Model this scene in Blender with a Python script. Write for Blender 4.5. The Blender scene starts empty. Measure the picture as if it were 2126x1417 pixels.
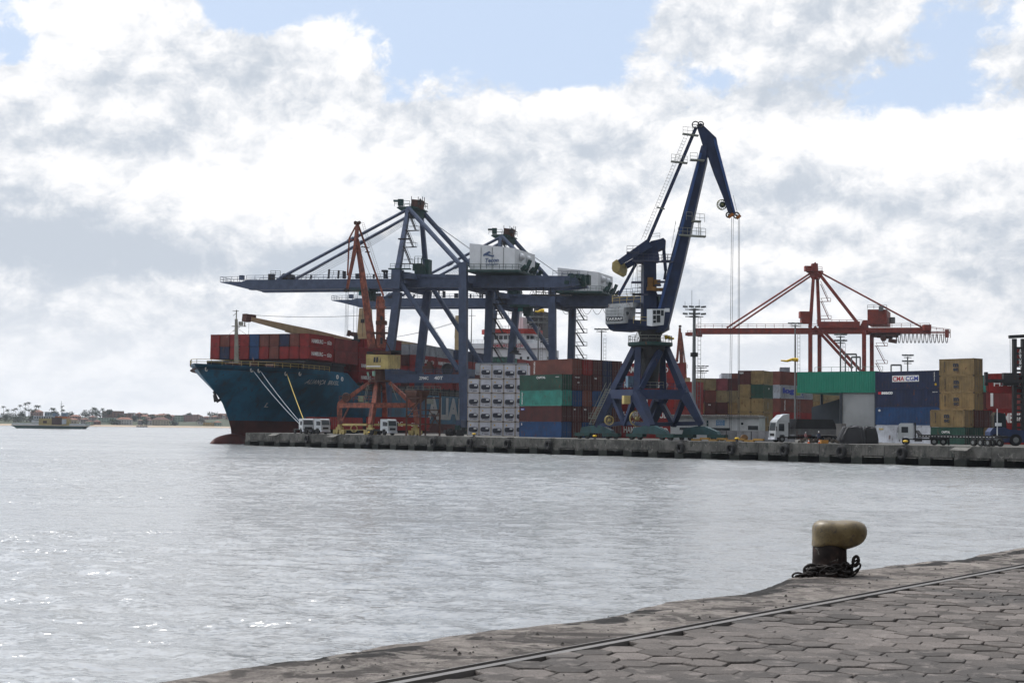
import bpy, bmesh, math, random
from mathutils import Vector, Matrix
R = math.radians
random.seed(7)
scene = bpy.context.scene
COL = scene.collection
V = Vector

# ------------------------------------------------------------------ camera
FPX = 2953.0; CW = 1063.0; CH = 708.5
PITCH = math.atan(180 / FPX); ROLL = R(0.733)
EYE = V((0, 0, 4.27)); QZ = 2.67
camd = bpy.data.cameras.new('camera'); cam = bpy.data.objects.new('camera', camd); COL.objects.link(cam)
camd.sensor_width = 36; camd.lens = 50.0; camd.clip_start = 0.1; camd.clip_end = 20000
CAMR = Matrix.Rotation(math.pi / 2 + PITCH, 3, 'X') @ Matrix.Rotation(ROLL, 3, 'Z')
cam.matrix_world = Matrix.Translation(EYE) @ CAMR.to_4x4()
scene.camera = cam
def ray(x, y):
    return CAMR @ V(((x - CW) / FPX, (CH - y) / FPX, -1))
def at(x, y, Y):                      # the point at depth Y seen at photo pixel x, y
    d = ray(x, y); return EYE + d * (Y / d.y)
def hz(x): return 888.6 + 0.0128 * (x - 1063)
class Plane:                          # vertical plane through p along direction b
    def __init__(s, p, b):
        s.p = V((p[0], p[1], 0)); s.b = V((b[0], b[1], 0)).normalized(); s.n = V((-s.b.y, s.b.x, 0))
    def __call__(s, x, y):
        d = ray(x, y); t = (s.p - EYE).dot(s.n) / d.dot(s.n); return EYE + d * t
    def shift(s, v): return Plane(s.p + V((v[0], v[1], 0)), s.b)

# ------------------------------------------------------------------ world
SUN_AZ = R(-44); SUN_EL = R(56)       # azimuth from +Y towards +X
world = bpy.data.worlds.new('World'); scene.world = world; world.use_nodes = True
wt = world.node_tree; wt.nodes.clear()
class NB:                             # tiny node builder
    def __init__(s, t): s.t = t
    def n(s, k, **kw):
        nd = s.t.nodes.new(k)
        for a, b in kw.items(): setattr(nd, a, b)
        return nd
    def put(s, sock, v):
        if isinstance(v, bpy.types.NodeSocket): s.t.links.new(v, sock)
        elif v is not None: sock.default_value = v
    def m(s, op, a, b=None, c=None, clamp=False):
        nd = s.n('ShaderNodeMath', operation=op, use_clamp=clamp)
        s.put(nd.inputs[0], a); s.put(nd.inputs[1], b); s.put(nd.inputs[2], c); return nd.outputs[0]
    def vec(s, a, b, c=0.0):
        nd = s.n('ShaderNodeCombineXYZ'); s.put(nd.inputs[0], a); s.put(nd.inputs[1], b); s.put(nd.inputs[2], c); return nd.outputs[0]
    def noise(s, v, scale, detail=5, rough=0.5, dist=0.0):
        nd = s.n('ShaderNodeTexNoise'); s.put(nd.inputs['Vector'], v); nd.inputs['Scale'].default_value = scale
        nd.inputs['Detail'].default_value = detail; nd.inputs['Roughness'].default_value = rough; nd.inputs['Distortion'].default_value = dist
        return nd.outputs['Fac']
    def ramp(s, f, a, b, lo=0.0, hi=1.0, smooth=True):
        nd = s.n('ShaderNodeMapRange'); nd.interpolation_type = 'SMOOTHSTEP' if smooth else 'LINEAR'
        s.put(nd.inputs['Value'], f)
        for k, v in (('From Min', a), ('From Max', b), ('To Min', lo), ('To Max', hi)): nd.inputs[k].default_value = v
        return nd.outputs['Result']
    def mix(s, f, a, b, mode='MIX'):
        nd = s.n('ShaderNodeMix', data_type='RGBA', blend_type=mode)
        s.put(nd.inputs[0], f)
        for k, v in ((6, a), (7, b)):
            s.put(nd.inputs[k], (v[0], v[1], v[2], 1) if isinstance(v, (tuple, list)) else v)
        return nd.outputs[2]
w = NB(wt)
tc = w.n('ShaderNodeTexCoord'); sep = w.n('ShaderNodeSeparateXYZ'); wt.links.new(tc.outputs['Generated'], sep.inputs[0])
az = w.m('ARCTAN2', sep.outputs[0], sep.outputs[1]); el = w.m('ARCSINE', sep.outputs[2])
elp = w.m('MULTIPLY', w.m('POWER', w.m('MAXIMUM', el, 0.0001), 0.85), 1.25)
P = w.vec(az, elp)
def gauss(x, y, sx, sy):
    d = ray(x, y).normalized(); a0 = math.atan2(d.x, d.y); e0 = math.asin(max(d.z, 0.0))
    dx = w.m('MULTIPLY', w.m('SUBTRACT', az, a0), FPX / sx); dy = w.m('MULTIPLY', w.m('SUBTRACT', el, e0), FPX / sy)
    r2 = w.m('ADD', w.m('MULTIPLY', dx, dx), w.m('MULTIPLY', dy, dy))
    return w.m('EXPONENT', w.m('MULTIPLY', r2, -1.0))
def total(lst, base):
    acc = base
    for A, x, y, sx, sy in lst:
        acc = w.m('MULTIPLY_ADD', gauss(x, y, sx, sy), A, acc)
    return acc
def puff(v, scale, detail=6, rough=0.62):
    nd = w.n('ShaderNodeTexVoronoi', feature='F1', voronoi_dimensions='2D'); wt.links.new(v, nd.inputs['Vector']); nd.inputs['Scale'].default_value = scale
    nd.inputs['Detail'].default_value = detail; nd.inputs['Roughness'].default_value = rough; nd.inputs['Lacunarity'].default_value = 2.1; nd.normalize = True
    return w.m('SUBTRACT', 1.0, nd.outputs['Distance'])
wn = w.n('ShaderNodeTexNoise'); wt.links.new(P, wn.inputs['Vector']); wn.inputs['Scale'].default_value = 14; wn.inputs['Detail'].default_value = 6; wn.inputs['Roughness'].default_value = .6
wv = w.n('ShaderNodeVectorMath', operation='MULTIPLY_ADD'); wt.links.new(wn.outputs['Color'], wv.inputs[0]); wv.inputs[1].default_value = (.045, .045, 0); wt.links.new(P, wv.inputs[2]); PW = wv.outputs[0]
def off(v, dx, dy):
    nd = w.n('ShaderNodeVectorMath', operation='ADD'); wt.links.new(v, nd.inputs[0]); nd.inputs[1].default_value = (dx, dy, 0); return nd.outputs[0]
p1 = puff(PW, 7.5); p2 = puff(off(PW, -.006, .018), 7.5)
n1 = w.m('MULTIPLY_ADD', p1, .62, w.m('MULTIPLY_ADD', w.noise(P, 5.0, 8, 0.58, 0.3), .75, -.33))
n2 = w.m('MULTIPLY_ADD', p2, .62, w.m('MULTIPLY_ADD', w.noise(off(P, -.006, .016), 5.0, 8, 0.58, 0.3), .75, -.33))
n3 = w.noise(w.vec(w.m('ADD', az, 5.0), elp), 30, 9, 0.65, 0.4)
n4 = w.noise(w.vec(w.m('ADD', az, 9.0), w.m('MULTIPLY', elp, 1.5)), 3.2, 4, 0.5, 0.2)
cover = total([(-0.44, 1000, 45, 260, 110), (-0.30, 850, 110, 130, 80), (-0.28, 1150, 120, 100, 60), (-0.55, 560, 10, 130, 55), (-0.20, 480, 20, 60, 40),
               (-0.30, 2010, 50, 160, 80), (-0.22, 1490, 160, 120, 45), (-0.20, 1190, 60, 120, 90), (-0.45, 15, 95, 70, 50), (-0.2, 1930, 190, 100, 50), (-0.18, 860, 205, 100, 30),
               (0.50, 670, 110, 95, 110), (0.35, 300, 160, 260, 160), (0.45, 1000, 330, 600, 110), (0.45, 1700, 400, 500, 160), (0.40, 1480, 60, 150, 60), (0.30, 1760, 60, 110, 60), (0.2, 1350, 150, 60, 60), (0.4, 200, 500, 500, 120), (0.5, 1250, 680, 1400, 170)],
              w.m('MULTIPLY_ADD', w.m('MULTIPLY_ADD', w.m('SUBTRACT', n3, 0.5), 0.28, n1), 1.7, -0.52))
mask = w.ramp(cover, 0.12, 0.30)
grey = total([(0.75, 400, 535, 560, 48), (0.40, 120, 500, 260, 60), (0.42, 190, 285, 170, 42), (0.34, 330, 160, 170, 36), (0.30, 1000, 290, 180, 60), (0.2, 950, 400, 300, 90),
              (0.42, 1660, 385, 130, 55), (0.36, 2060, 520, 170, 110), (0.34, 1540, 600, 300, 50), (0.25, 830, 520, 200, 70), (0.25, 1290, 330, 130, 90), (0.2, 1900, 240, 200, 40),
              (-0.5, 450, 400, 260, 60), (-0.45, 160, 340, 70, 55), (-0.4, 640, 320, 180, 70), (-0.40, 1750, 270, 260, 60), (-0.35, 1150, 215, 350, 30), (-0.4, 330, 60, 260, 60), (-0.3, 1880, 330, 200, 60), (-0.3, 680, 60, 100, 60)],
             w.m('MULTIPLY_ADD', n4, -1.3, 1.02))
relief = w.m('MULTIPLY', w.m('SUBTRACT', n2, n1), 4.8)
grey = w.m('ADD', grey, relief)
grey = w.m('MULTIPLY_ADD', w.m('SUBTRACT', n3, 0.5), 1.0, grey)
gs = w.ramp(grey, -0.08, 1.02)
lowband = w.ramp(el, 0.02, 0.11, 1.0, 0.0)
gs2 = w.m('MULTIPLY', gs, w.m('MULTIPLY_ADD', lowband, -0.35, 1.0))
SKYS = 0.1
cloud = w.mix(gs2, (9.3, 9.25, 9.3), (5.1, 5.6, 6.3))
cloud = w.mix(w.m('MULTIPLY', lowband, 0.6), cloud, (7.5, 7.8, 8.3))
sky = w.n('ShaderNodeTexSky', sky_type='NISHITA'); sky.sun_disc = False
sky.sun_elevation = SUN_EL; sky.sun_rotation = SUN_AZ; sky.air_density = 1.0; sky.dust_density = 1.5; sky.ozone_density = 1.0
blue = w.mix(0.8, sky.outputs[0], (5.7, 6.8, 8.6))
full = w.mix(mask, blue, cloud)
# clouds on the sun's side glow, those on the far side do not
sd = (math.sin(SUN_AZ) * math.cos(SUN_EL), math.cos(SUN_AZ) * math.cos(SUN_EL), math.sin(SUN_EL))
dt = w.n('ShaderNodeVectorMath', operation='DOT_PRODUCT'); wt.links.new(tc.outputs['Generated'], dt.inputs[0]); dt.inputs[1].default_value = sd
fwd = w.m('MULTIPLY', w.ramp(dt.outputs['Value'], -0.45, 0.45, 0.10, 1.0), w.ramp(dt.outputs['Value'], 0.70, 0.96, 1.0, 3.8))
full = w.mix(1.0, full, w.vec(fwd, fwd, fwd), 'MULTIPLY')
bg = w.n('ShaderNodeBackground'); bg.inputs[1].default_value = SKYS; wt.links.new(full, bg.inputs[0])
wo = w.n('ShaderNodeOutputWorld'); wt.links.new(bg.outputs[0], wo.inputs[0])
world.cycles.sampling_method = 'MANUAL'; world.cycles.sample_map_resolution = 512

sund = bpy.data.lights.new('sun', 'SUN'); sun = bpy.data.objects.new('sun', sund); COL.objects.link(sun)
sund.energy = 2.2; sund.angle = R(0.5); sund.color = (1.0, 0.95, 0.88)
sun.rotation_euler = V((-sd[0], -sd[1], -sd[2])).to_track_quat('-Z', 'Y').to_euler()
scene.view_settings.view_transform = 'Standard'; scene.view_settings.look = 'None'
scene.view_settings.exposure = 0.22; scene.view_settings.gamma = 1.0
scene.cycles.max_bounces = 5; scene.cycles.diffuse_bounces = 2; scene.cycles.glossy_bounces = 3; scene.cycles.transmission_bounces = 3
scene.cycles.volume_bounces = 0; scene.cycles.caustics_reflective = False; scene.cycles.caustics_refractive = False

# ------------------------------------------------------------------ materials
MATS = {}
def paint(name, rgb, rough=0.55, dirt=0.35, rust=0.0, scale=0.6, metal=0.0, bump=0.0, streak=True, sscale=(3.2, 3.2, 0.28), pale=None, tide=None, rustcol=(0.10, 0.035, 0.015)):
    if name in MATS: return MATS[name]
    m = bpy.data.materials.new(name); m.use_nodes = True; t = m.node_tree; b = NB(t)
    p = t.nodes['Principled BSDF']
    tcn = b.n('ShaderNodeTexCoord'); oi = b.n('ShaderNodeObjectInfo')
    add = b.n('ShaderNodeVectorMath', operation='ADD'); t.links.new(tcn.outputs['Object'], add.inputs[0])
    off = b.m('MULTIPLY', oi.outputs['Random'], 91.0)
    t.links.new(b.vec(off, off, off), add.inputs[1]); co = add.outputs[0]
    big = b.noise(co, scale, 6, 0.6)
    c = b.mix(b.ramp(big, 0.3, 0.7), tuple(x * (1 - dirt * .6) for x in rgb), tuple(min(1, x * (1 + dirt * .4)) for x in rgb))
    if streak:
        mp = b.n('ShaderNodeMapping'); t.links.new(co, mp.inputs[0]); mp.inputs['Scale'].default_value = sscale
        st = b.noise(mp.outputs[0], 1.0, 5, 0.6)
        c = b.mix(b.ramp(st, 0.52, 0.78, 0, dirt), c, (0.035, 0.032, 0.028))
    if rust > 0:
        mp2 = b.n('ShaderNodeMapping'); t.links.new(co, mp2.inputs[0]); mp2.inputs['Scale'].default_value = (1.6, 1.6, 0.8)
        rn = b.noise(mp2.outputs[0], 1.0, 8, 0.68, 0.3)
        c = b.mix(b.ramp(rn, 0.66 - rust * .25, 0.74 - rust * .2, 0, 0.85), c, rustcol)
    if pale:
        c = b.mix(b.ramp(b.noise(co, scale * 3.1, 7, 0.7, 0.8), 0.56, 0.66, 0, .75), c, pale)
    if tide:
        g_ = b.n('ShaderNodeNewGeometry'); sp_ = b.n('ShaderNodeSeparateXYZ'); t.links.new(g_.outputs['Position'], sp_.inputs[0])
        lv_ = b.m('ADD', sp_.outputs[2], b.m('MULTIPLY', b.m('SUBTRACT', big, .5), 1.6)); c = b.mix(b.ramp(lv_, tide, tide + .35, .85, 0), c, (.012, .016, .012))
    t.links.new(c, p.inputs['Base Color']); p.inputs['Metallic'].default_value = metal
    t.links.new(b.m('MULTIPLY_ADD', big, 0.25, rough - 0.12), p.inputs['Roughness'])
    p.inputs['Specular IOR Level'].default_value = 0.35
    if bump > 0:
        bn = b.noise(co, 9.0, 6, 0.65); bp = b.n('ShaderNodeBump'); bp.inputs['Strength'].default_value = bump; bp.inputs['Distance'].default_value = 0.03
        t.links.new(bn, bp.inputs['Height']); t.links.new(bp.outputs[0], p.inputs['Normal'])
    MATS[name] = m; return m
def glass(name='dark_glass', rgb=(0.02, 0.025, 0.03)):
    if name in MATS: return MATS[name]
    m = bpy.data.materials.new(name); m.use_nodes = True; p = m.node_tree.nodes['Principled BSDF']
    p.inputs['Base Color'].default_value = (*rgb, 1); p.inputs['Roughness'].default_value = 0.08
    MATS[name] = m; return m
crane_blue = paint('crane_blue', (0.054, 0.076, 0.134), 0.5, 0.4, 0.12)
takraf_blue = paint('portal_blue', (0.014, 0.026, 0.070), 0.5, 0.45, 0.1)
dark_green = paint('dark_green', (0.015, 0.05, 0.045), 0.6, 0.5, 0.2)
teal_paint = paint('teal_paint', (0.018, 0.060, 0.066), 0.5, 0.5, 0.3)
orange_rust = paint('orange_rust', (0.26, 0.080, 0.050), 0.7, 0.6, 0.75, 0.9, rustcol=(0.09, 0.035, 0.03))
crane_red = paint('crane_red', (0.21, 0.030, 0.016), 0.6, 0.5, 0.3)
white_paint = paint('white_paint', (0.66, 0.68, 0.70), 0.5, 0.12, 0.0, streak=False)
white_old = paint('white_old', (0.50, 0.52, 0.53), 0.6, 0.35, 0.42)
letter_white = paint('letter_white', (0.74, 0.74, 0.72), 0.6, 0.12, 0.0, streak=False)
letter_dark = paint('letter_dark', (0.03, 0.035, 0.05), 0.6, 0.1, streak=False)
letter_red = paint('letter_red', (0.45, 0.02, 0.03), 0.6, 0.1, streak=False)
letter_blue = paint('letter_blue', (0.03, 0.05, 0.3), 0.6, 0.1, streak=False)
grey_blue_letter = paint('grey_blue_letter', (0.08, 0.12, 0.22), 0.6, 0.1, streak=False)
steel_dark = paint('steel_dark', (0.03, 0.03, 0.032), 0.6, 0.4, 0.3)
steel_grey = paint('steel_grey', (0.16, 0.17, 0.17), 0.6, 0.3, 0.1)
rust_brown = paint('rust_brown', (0.085, 0.04, 0.03), 0.85, 0.5, 0.4)
yellow_old = paint('yellow_old', (0.42, 0.33, 0.13), 0.65, 0.45, 0.2)
yellow_bright = paint('yellow_bright', (0.65, 0.42, 0.02), 0.6, 0.3, 0.05)
beige = paint('beige', (0.42, 0.33, 0.19), 0.6, 0.25, 0.05)
rubber = paint('rubber', (0.012, 0.012, 0.012), 0.85, 0.3, streak=False)
tarp = paint('tarpaulin', (0.022, 0.022, 0.024), 0.5, 0.5, bump=0.6, streak=False)
rope_m = paint('rope', (0.30, 0.34, 0.38), 0.9, 0.2, streak=False)
rope_y = paint('rope_yellow', (0.5, 0.38, 0.1), 0.9, 0.2, streak=False)
wire = paint('wire', (0.05, 0.055, 0.065), 0.6, 0.1, streak=False)
rail_steel = paint('rail_grey', (0.22, 0.23, 0.20), 0.7, 0.2, streak=False)
concrete = paint('quay_concrete', (0.10, 0.096, 0.086), 0.9, 0.85, 0.45, 0.45, bump=0.5, rustcol=(0.025, 0.03, 0.026), pale=(.22, .21, .19), tide=.75)
concrete_dark = paint('dark_concrete', (0.05, 0.055, 0.05), 0.8, 0.6, 0.2, 0.5)  # darker concrete for the wall behind the pier openings
G1 = glass(); G2 = glass('teal_glass', (0.02, 0.25, 0.24))

# ------------------------------------------------------------------ mesh helpers
class MB:
    def __init__(s): s.v = []; s.f = []; s.mi = []; s.cur = 0; s.smooth = False; s.st = []
    def mat(s, i): s.cur = i; return s
    def add(s, vs, fs):
        s.st.append((len(s.v), len(s.f)))
        k = len(s.v); s.v += [V(p) for p in vs]
        for f in fs: s.f.append([k + i for i in f]); s.mi.append(s.cur)
        return s
    def hexa(s, p):                   # 8 points: bottom 4, top 4
        return s.add(p, [(0, 3, 2, 1), (4, 5, 6, 7), (0, 1, 5, 4), (1, 2, 6, 5), (2, 3, 7, 6), (3, 0, 4, 7)])
    def box(s, c, sx, sy, sz, rz=0.0):      # c = centre of the base
        co, si = math.cos(rz), math.sin(rz); ps = []
        for z in (0, sz):
            for x, y in ((-1, -1), (1, -1), (1, 1), (-1, 1)):
                X, Y = x * sx / 2, y * sy / 2
                ps.append((c[0] + X * co - Y * si, c[1] + X * si + Y * co, c[2] + z))
        return s.hexa(ps)
    def beam(s, p0, p1, w_, h_=None, w1=None, h1=None, side=None):
        p0 = V(p0); p1 = V(p1); h_ = h_ or w_; w1 = w1 or w_; h1 = h1 or h_
        d = (p1 - p0)
        if d.length < 1e-6: return s
        d.normalize()
        if side is None:
            side = d.cross(V((0, 0, 1)))
            if side.length < 0.05: side = V((1, 0, 0))
        side = (side - d * side.dot(d)).normalized(); up = side.cross(d).normalized()
        ps = [p0 - side * w_ / 2 - up * h_ / 2, p0 + side * w_ / 2 - up * h_ / 2, p0 + side * w_ / 2 + up * h_ / 2, p0 - side * w_ / 2 + up * h_ / 2,
              p1 - side * w1 / 2 - up * h1 / 2, p1 + side * w1 / 2 - up * h1 / 2, p1 + side * w1 / 2 + up * h1 / 2, p1 - side * w1 / 2 + up * h1 / 2]
        return s.hexa(ps)
    def cyl(s, p0, p1, r0, r1=None, n=12, cap=True):
        p0 = V(p0); p1 = V(p1); r1 = r0 if r1 is None else r1
        d = (p1 - p0).normalized(); a = d.cross(V((0, 0, 1)))
        if a.length < 0.05: a = V((1, 0, 0))
        a.normalize(); b = d.cross(a)
        ps = []
        for p, r in ((p0, r0), (p1, r1)):
            for i in range(n):
                t = 2 * math.pi * i / n; ps.append(p + a * r * math.cos(t) + b * r * math.sin(t))
        fs = [(i, (i + 1) % n, n + (i + 1) % n, n + i) for i in range(n)]
        if cap: fs += [tuple(range(n - 1, -1, -1)), tuple(range(n, 2 * n))]
        return s.add(ps, fs)
    def lathe(s, c, prof, n=16, axis=V((0, 0, 1))):
        a = axis.cross(V((0, 1, 0)));
        if a.length < .05: a = V((1, 0, 0))
        a.normalize(); b = axis.cross(a); ps = []; fs = []
        for r, h in prof:
            for i in range(n):
                t = 2 * math.pi * i / n; ps.append(V(c) + axis * h + a * r * math.cos(t) + b * r * math.sin(t))
        for k in range(len(prof) - 1):
            for i in range(n): fs.append((k * n + i, k * n + (i + 1) % n, (k + 1) * n + (i + 1) % n, (k + 1) * n + i))
        return s.add(ps, fs)
    def prism(s, pts, ext):           # polygon extruded by vector ext
        pts = [V(p) for p in pts]; n = len(pts); ext = V(ext)
        return s.add(pts + [p + ext for p in pts], [tuple(range(n - 1, -1, -1)), tuple(range(n, 2 * n))] + [(i, (i + 1) % n, n + (i + 1) % n, n + i) for i in range(n)])
    def rail(s, pts, h=1.1, t=0.06, step=2.0, mid=True):
        for a, b in zip(pts, pts[1:]):
            a = V(a); b = V(b); L = (b - a).length; k = max(1, int(L / step))
            for z in ((h, h * .5) if mid else (h,)): s.beam(a + V((0, 0, z)), b + V((0, 0, z)), t)
            for i in range(k + 1):
                p = a.lerp(b, i / k); s.beam(p, p + V((0, 0, h)), t)
        return s
    def torus(s, c, R_, r, axis, n=16, m=8):
        axis = V(axis).normalized(); a = axis.cross(V((0, 0, 1)))
        if a.length < .05: a = V((1, 0, 0))
        a.normalize(); b = axis.cross(a); ps = []; fs = []
        for i in range(n):
            t = 2 * math.pi * i / n; d = a * math.cos(t) + b * math.sin(t)
            for j in range(m):
                q = 2 * math.pi * j / m; ps.append(V(c) + d * (R_ + r * math.cos(q)) + axis * r * math.sin(q))
        for i in range(n):
            for j in range(m): fs.append((i * m + j, ((i + 1) % n) * m + j, ((i + 1) % n) * m + (j + 1) % m, i * m + (j + 1) % m))
        return s.add(ps, fs)
    def path(s, pts, r, n=6):
        for a, b in zip(pts, pts[1:]): s.cyl(a, b, r, r, n)
        return s
    def mesh(s, name, mats, off=V((0, 0, 0)), smooth=False, recalc=True):
        me = bpy.data.meshes.new(name); me.from_pydata([p - off for p in s.v], [], s.f)
        for m in (mats if isinstance(mats, (list, tuple)) else [mats]): me.materials.append(m)
        me.polygons.foreach_set('material_index', s.mi)
        if recalc:
            bm = bmesh.new(); bm.from_mesh(me); bmesh.ops.recalc_face_normals(bm, faces=bm.faces); bm.to_mesh(me); bm.free()
        if smooth:
            for p in me.polygons: p.use_smooth = True
        me.update(); return me
def tag(o, label=None, cat=None, group=None, kind=None):
    if label: o['label'] = label
    if cat: o['category'] = cat
    if group: o['group'] = group
    if kind: o['kind'] = kind
    return o
def link(name, me, parent=None):
    o = bpy.data.objects.new(name, me); COL.objects.link(o); o.parent = parent; return o
def solo(name, mb, mats, label=None, cat=None, group=None, kind=None, loc=None, smooth=False):
    loc = V(loc) if loc is not None else V((0, 0, 0))
    o = link(name, mb.mesh(name, mats, loc, smooth)); o.location = loc; return tag(o, label, cat, group, kind)
class Thing:
    def __init__(s, name, label, cat, loc, group=None):
        s.loc = V(loc); s.o = link(name, None); s.o.location = s.loc; s.o.empty_display_size = .5; tag(s.o, label, cat, group)
    def part(s, name, mb, mats, parent=None, label=None, smooth=False):
        o = link(name, mb.mesh(name, mats, s.loc, smooth), parent or s.o)
        if label: o['label'] = label
        return o
    def parts(s, name, mb, mats, parent=None, smooth=False, label=None):
        """every shape added to mb becomes a part of its own"""
        st = mb.st + [(len(mb.v), len(mb.f))]; out = []
        for (v0, f0), (v1, f1) in zip(st, st[1:]):
            q = MB(); q.v = mb.v[v0:v1]; q.f = [[i - v0 for i in f] for f in mb.f[f0:f1]]; q.mi = mb.mi[f0:f1]
            out.append(s.part(name, q, mats, parent, smooth=smooth, label=label))
        return out
    def clusters(s, name, mb, mats, parent=None, margin=.2):
        """one part for each run of touching shapes"""
        st = mb.st + [(len(mb.v), len(mb.f))]; pcs = []
        for (v0, f0), (v1, f1) in zip(st, st[1:]):
            vs = mb.v[v0:v1]; pcs.append(([min(p[k] for p in vs) - margin for k in range(3)], [max(p[k] for p in vs) + margin for k in range(3)], v0, v1, f0, f1))
        gid = list(range(len(pcs)))
        def find(i):
            while gid[i] != i: i = gid[i]
            return i
        for i in range(len(pcs)):
            for j in range(i):
                if all(pcs[i][0][k] <= pcs[j][1][k] and pcs[j][0][k] <= pcs[i][1][k] for k in range(3)): gid[find(i)] = find(j)
        for root in sorted({find(i) for i in range(len(pcs))}):
            q = MB()
            for i, (_, _, v0, v1, f0, f1) in enumerate(pcs):
                if find(i) == root:
                    k = len(q.v); q.v += mb.v[v0:v1]; q.f += [[a - v0 + k for a in f] for f in mb.f[f0:f1]]; q.mi += mb.mi[f0:f1]
            s.part(name, q, mats, parent)
    def text(s, name, txt, size, p, xdir, mat, parent=None, up=V((0, 0, 1)), **kw):
        me = text_mesh(txt, size, mat, **kw)
        o = link(name, me, parent or s.o); x = V(xdir).normalized(); z = V(up); z = (z - x * z.dot(x)).normalized(); n = x.cross(z)
        o.matrix_local = Matrix((( x.x, z.x, n.x, p[0] - s.loc.x), (x.y, z.y, n.y, p[1] - s.loc.y), (x.z, z.z, n.z, p[2] - s.loc.z), (0, 0, 0, 1)))
        return o
def copy_tree(o, parent=None):
    c = o.copy(); COL.objects.link(c); c.parent = parent
    for ch in list(o.children): copy_tree(ch, c)
    return c
TXT = {}
def text_mesh(txt, size, mat, sx=1.0, shear=0.0, bold=0.0, ext=0.01, spacing=1.0):
    k = (txt, size, mat.name, sx, shear, bold, spacing)
    if k in TXT: return TXT[k]
    cu = bpy.data.curves.new('lettering', 'FONT'); cu.body = txt; cu.size = size; cu.extrude = ext; cu.shear = shear; cu.offset = bold; cu.space_character = spacing
    cu.resolution_u = 3
    ob = bpy.data.objects.new('tmp', cu); COL.objects.link(ob)
    dg = bpy.context.evaluated_depsgraph_get(); me = bpy.data.meshes.new_from_object(ob.evaluated_get(dg))
    bpy.data.objects.remove(ob)
    for v in me.vertices: v.co.x *= sx
    me.materials.clear(); me.materials.append(mat); me.name = 'lettering'; TXT[k] = me; return me
def fit_text(txt, width, height, mat, **kw):       # mesh whose letters fill width x height, origin lower left
    me = text_mesh(txt, 1.0, mat, **kw).copy()
    xs = [v.co.x for v in me.vertices]; ys = [v.co.y for v in me.vertices]
    x0, y0 = min(xs), min(ys); fx = width / (max(xs) - x0); fy = height / (max(ys) - y0)
    for v in me.vertices: v.co.x = (v.co.x - x0) * fx; v.co.y = (v.co.y - y0) * fy
    return me
def put_text(parent, me, p, xdir, name='lettering', up=V((0, 0, 1))):
    """p is in the parent's space"""
    o = link(name, me, parent); x = V(xdir).normalized(); z = V(up); z = (z - x * z.dot(x)).normalized(); n = x.cross(z)
    o.matrix_local = Matrix(((x.x, z.x, n.x, p[0]), (x.y, z.y, n.y, p[1]), (x.z, z.z, n.z, p[2]), (0, 0, 0, 1))); return o
ORD = ['first', 'second', 'third', 'fourth', 'fifth', 'sixth', 'seventh', 'eighth', 'ninth', 'tenth', 'eleventh', 'twelfth']
# ------------------------------------------------------------------ water
def water_mat():
    m = bpy.data.materials.new('water'); m.use_nodes = True; t = m.node_tree; b = NB(t); p = t.nodes['Principled BSDF']
    tcn = b.n('ShaderNodeTexCoord')
    def mp(sx, sy, rz):
        q = b.n('ShaderNodeMapping'); t.links.new(tcn.outputs['Object'], q.inputs[0]); q.inputs['Scale'].default_value = (sx, sy, 1); q.inputs['Rotation'].default_value = (0, 0, R(rz)); return q.outputs[0]
    def cn(v, detail, rough):
        nd = b.n('ShaderNodeTexNoise'); t.links.new(v, nd.inputs['Vector']); nd.inputs['Scale'].default_value = 1.0; nd.inputs['Detail'].default_value = detail; nd.inputs['Roughness'].default_value = rough; nd.inputs['Distortion'].default_value = 0.35
        return nd.outputs['Color']
    patch = b.ramp(b.noise(mp(0.018, 0.05, 6), 1.0, 4, 0.55), 0.35, 0.68, 0.55, 1.35)
    patch2 = b.ramp(b.noise(mp(0.10, 0.45, -5), 1.0, 3, 0.55), 0.40, 0.75, 0.6, 1.6)
    acc = None
    for v, k, dt_, rg in ((mp(1.5, 4.2, 9), 1.4, 4, .68), (mp(.28, .85, -7), .2, 2, .5), (mp(6.5, 13, 16), 1.3, 2, .5)):
        sb_ = b.n('ShaderNodeVectorMath', operation='SUBTRACT'); t.links.new(cn(v, dt_, rg), sb_.inputs[0]); sb_.inputs[1].default_value = (.5, .5, .5)
        ml_ = b.n('ShaderNodeVectorMath', operation='MULTIPLY'); t.links.new(sb_.outputs[0], ml_.inputs[0]); ml_.inputs[1].default_value = (k * .75, k * 1.25, 0)
        if acc is None: acc = ml_.outputs[0]
        else:
            ad = b.n('ShaderNodeVectorMath', operation='ADD'); t.links.new(acc, ad.inputs[0]); t.links.new(ml_.outputs[0], ad.inputs[1]); acc = ad.outputs[0]
    pm_ = b.m('MULTIPLY', patch, patch2)
    sc_ = b.n('ShaderNodeVectorMath', operation='SCALE'); t.links.new(acc, sc_.inputs[0]); t.links.new(pm_, sc_.inputs['Scale'])
    geo = b.n('ShaderNodeNewGeometry'); ad = b.n('ShaderNodeVectorMath', operation='ADD'); t.links.new(sc_.outputs[0], ad.inputs[0]); t.links.new(geo.outputs['Normal'], ad.inputs[1])
    nm = b.n('ShaderNodeVectorMath', operation='NORMALIZE'); t.links.new(ad.outputs[0], nm.inputs[0]); t.links.new(nm.outputs[0], p.inputs['Normal'])
    p.inputs['Base Color'].default_value = (0.205, 0.212, 0.215, 1); p.inputs['Roughness'].default_value = 0.17; p.inputs['IOR'].default_value = 1.45
    return m
import numpy as np
wmat = water_mat()
wm = MB(); wm.add([(-3200, -200, -.3), (3500, -200, -.3), (3500, 3200, -.3), (-3200, 3200, -.3)], [(0, 1, 2, 3)])
solo('open_water', wm, wmat, kind='structure')
rs = [9.0]
while rs[-1] < 760: rs.append(rs[-1] + .05 + rs[-1] * .0026)
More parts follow.
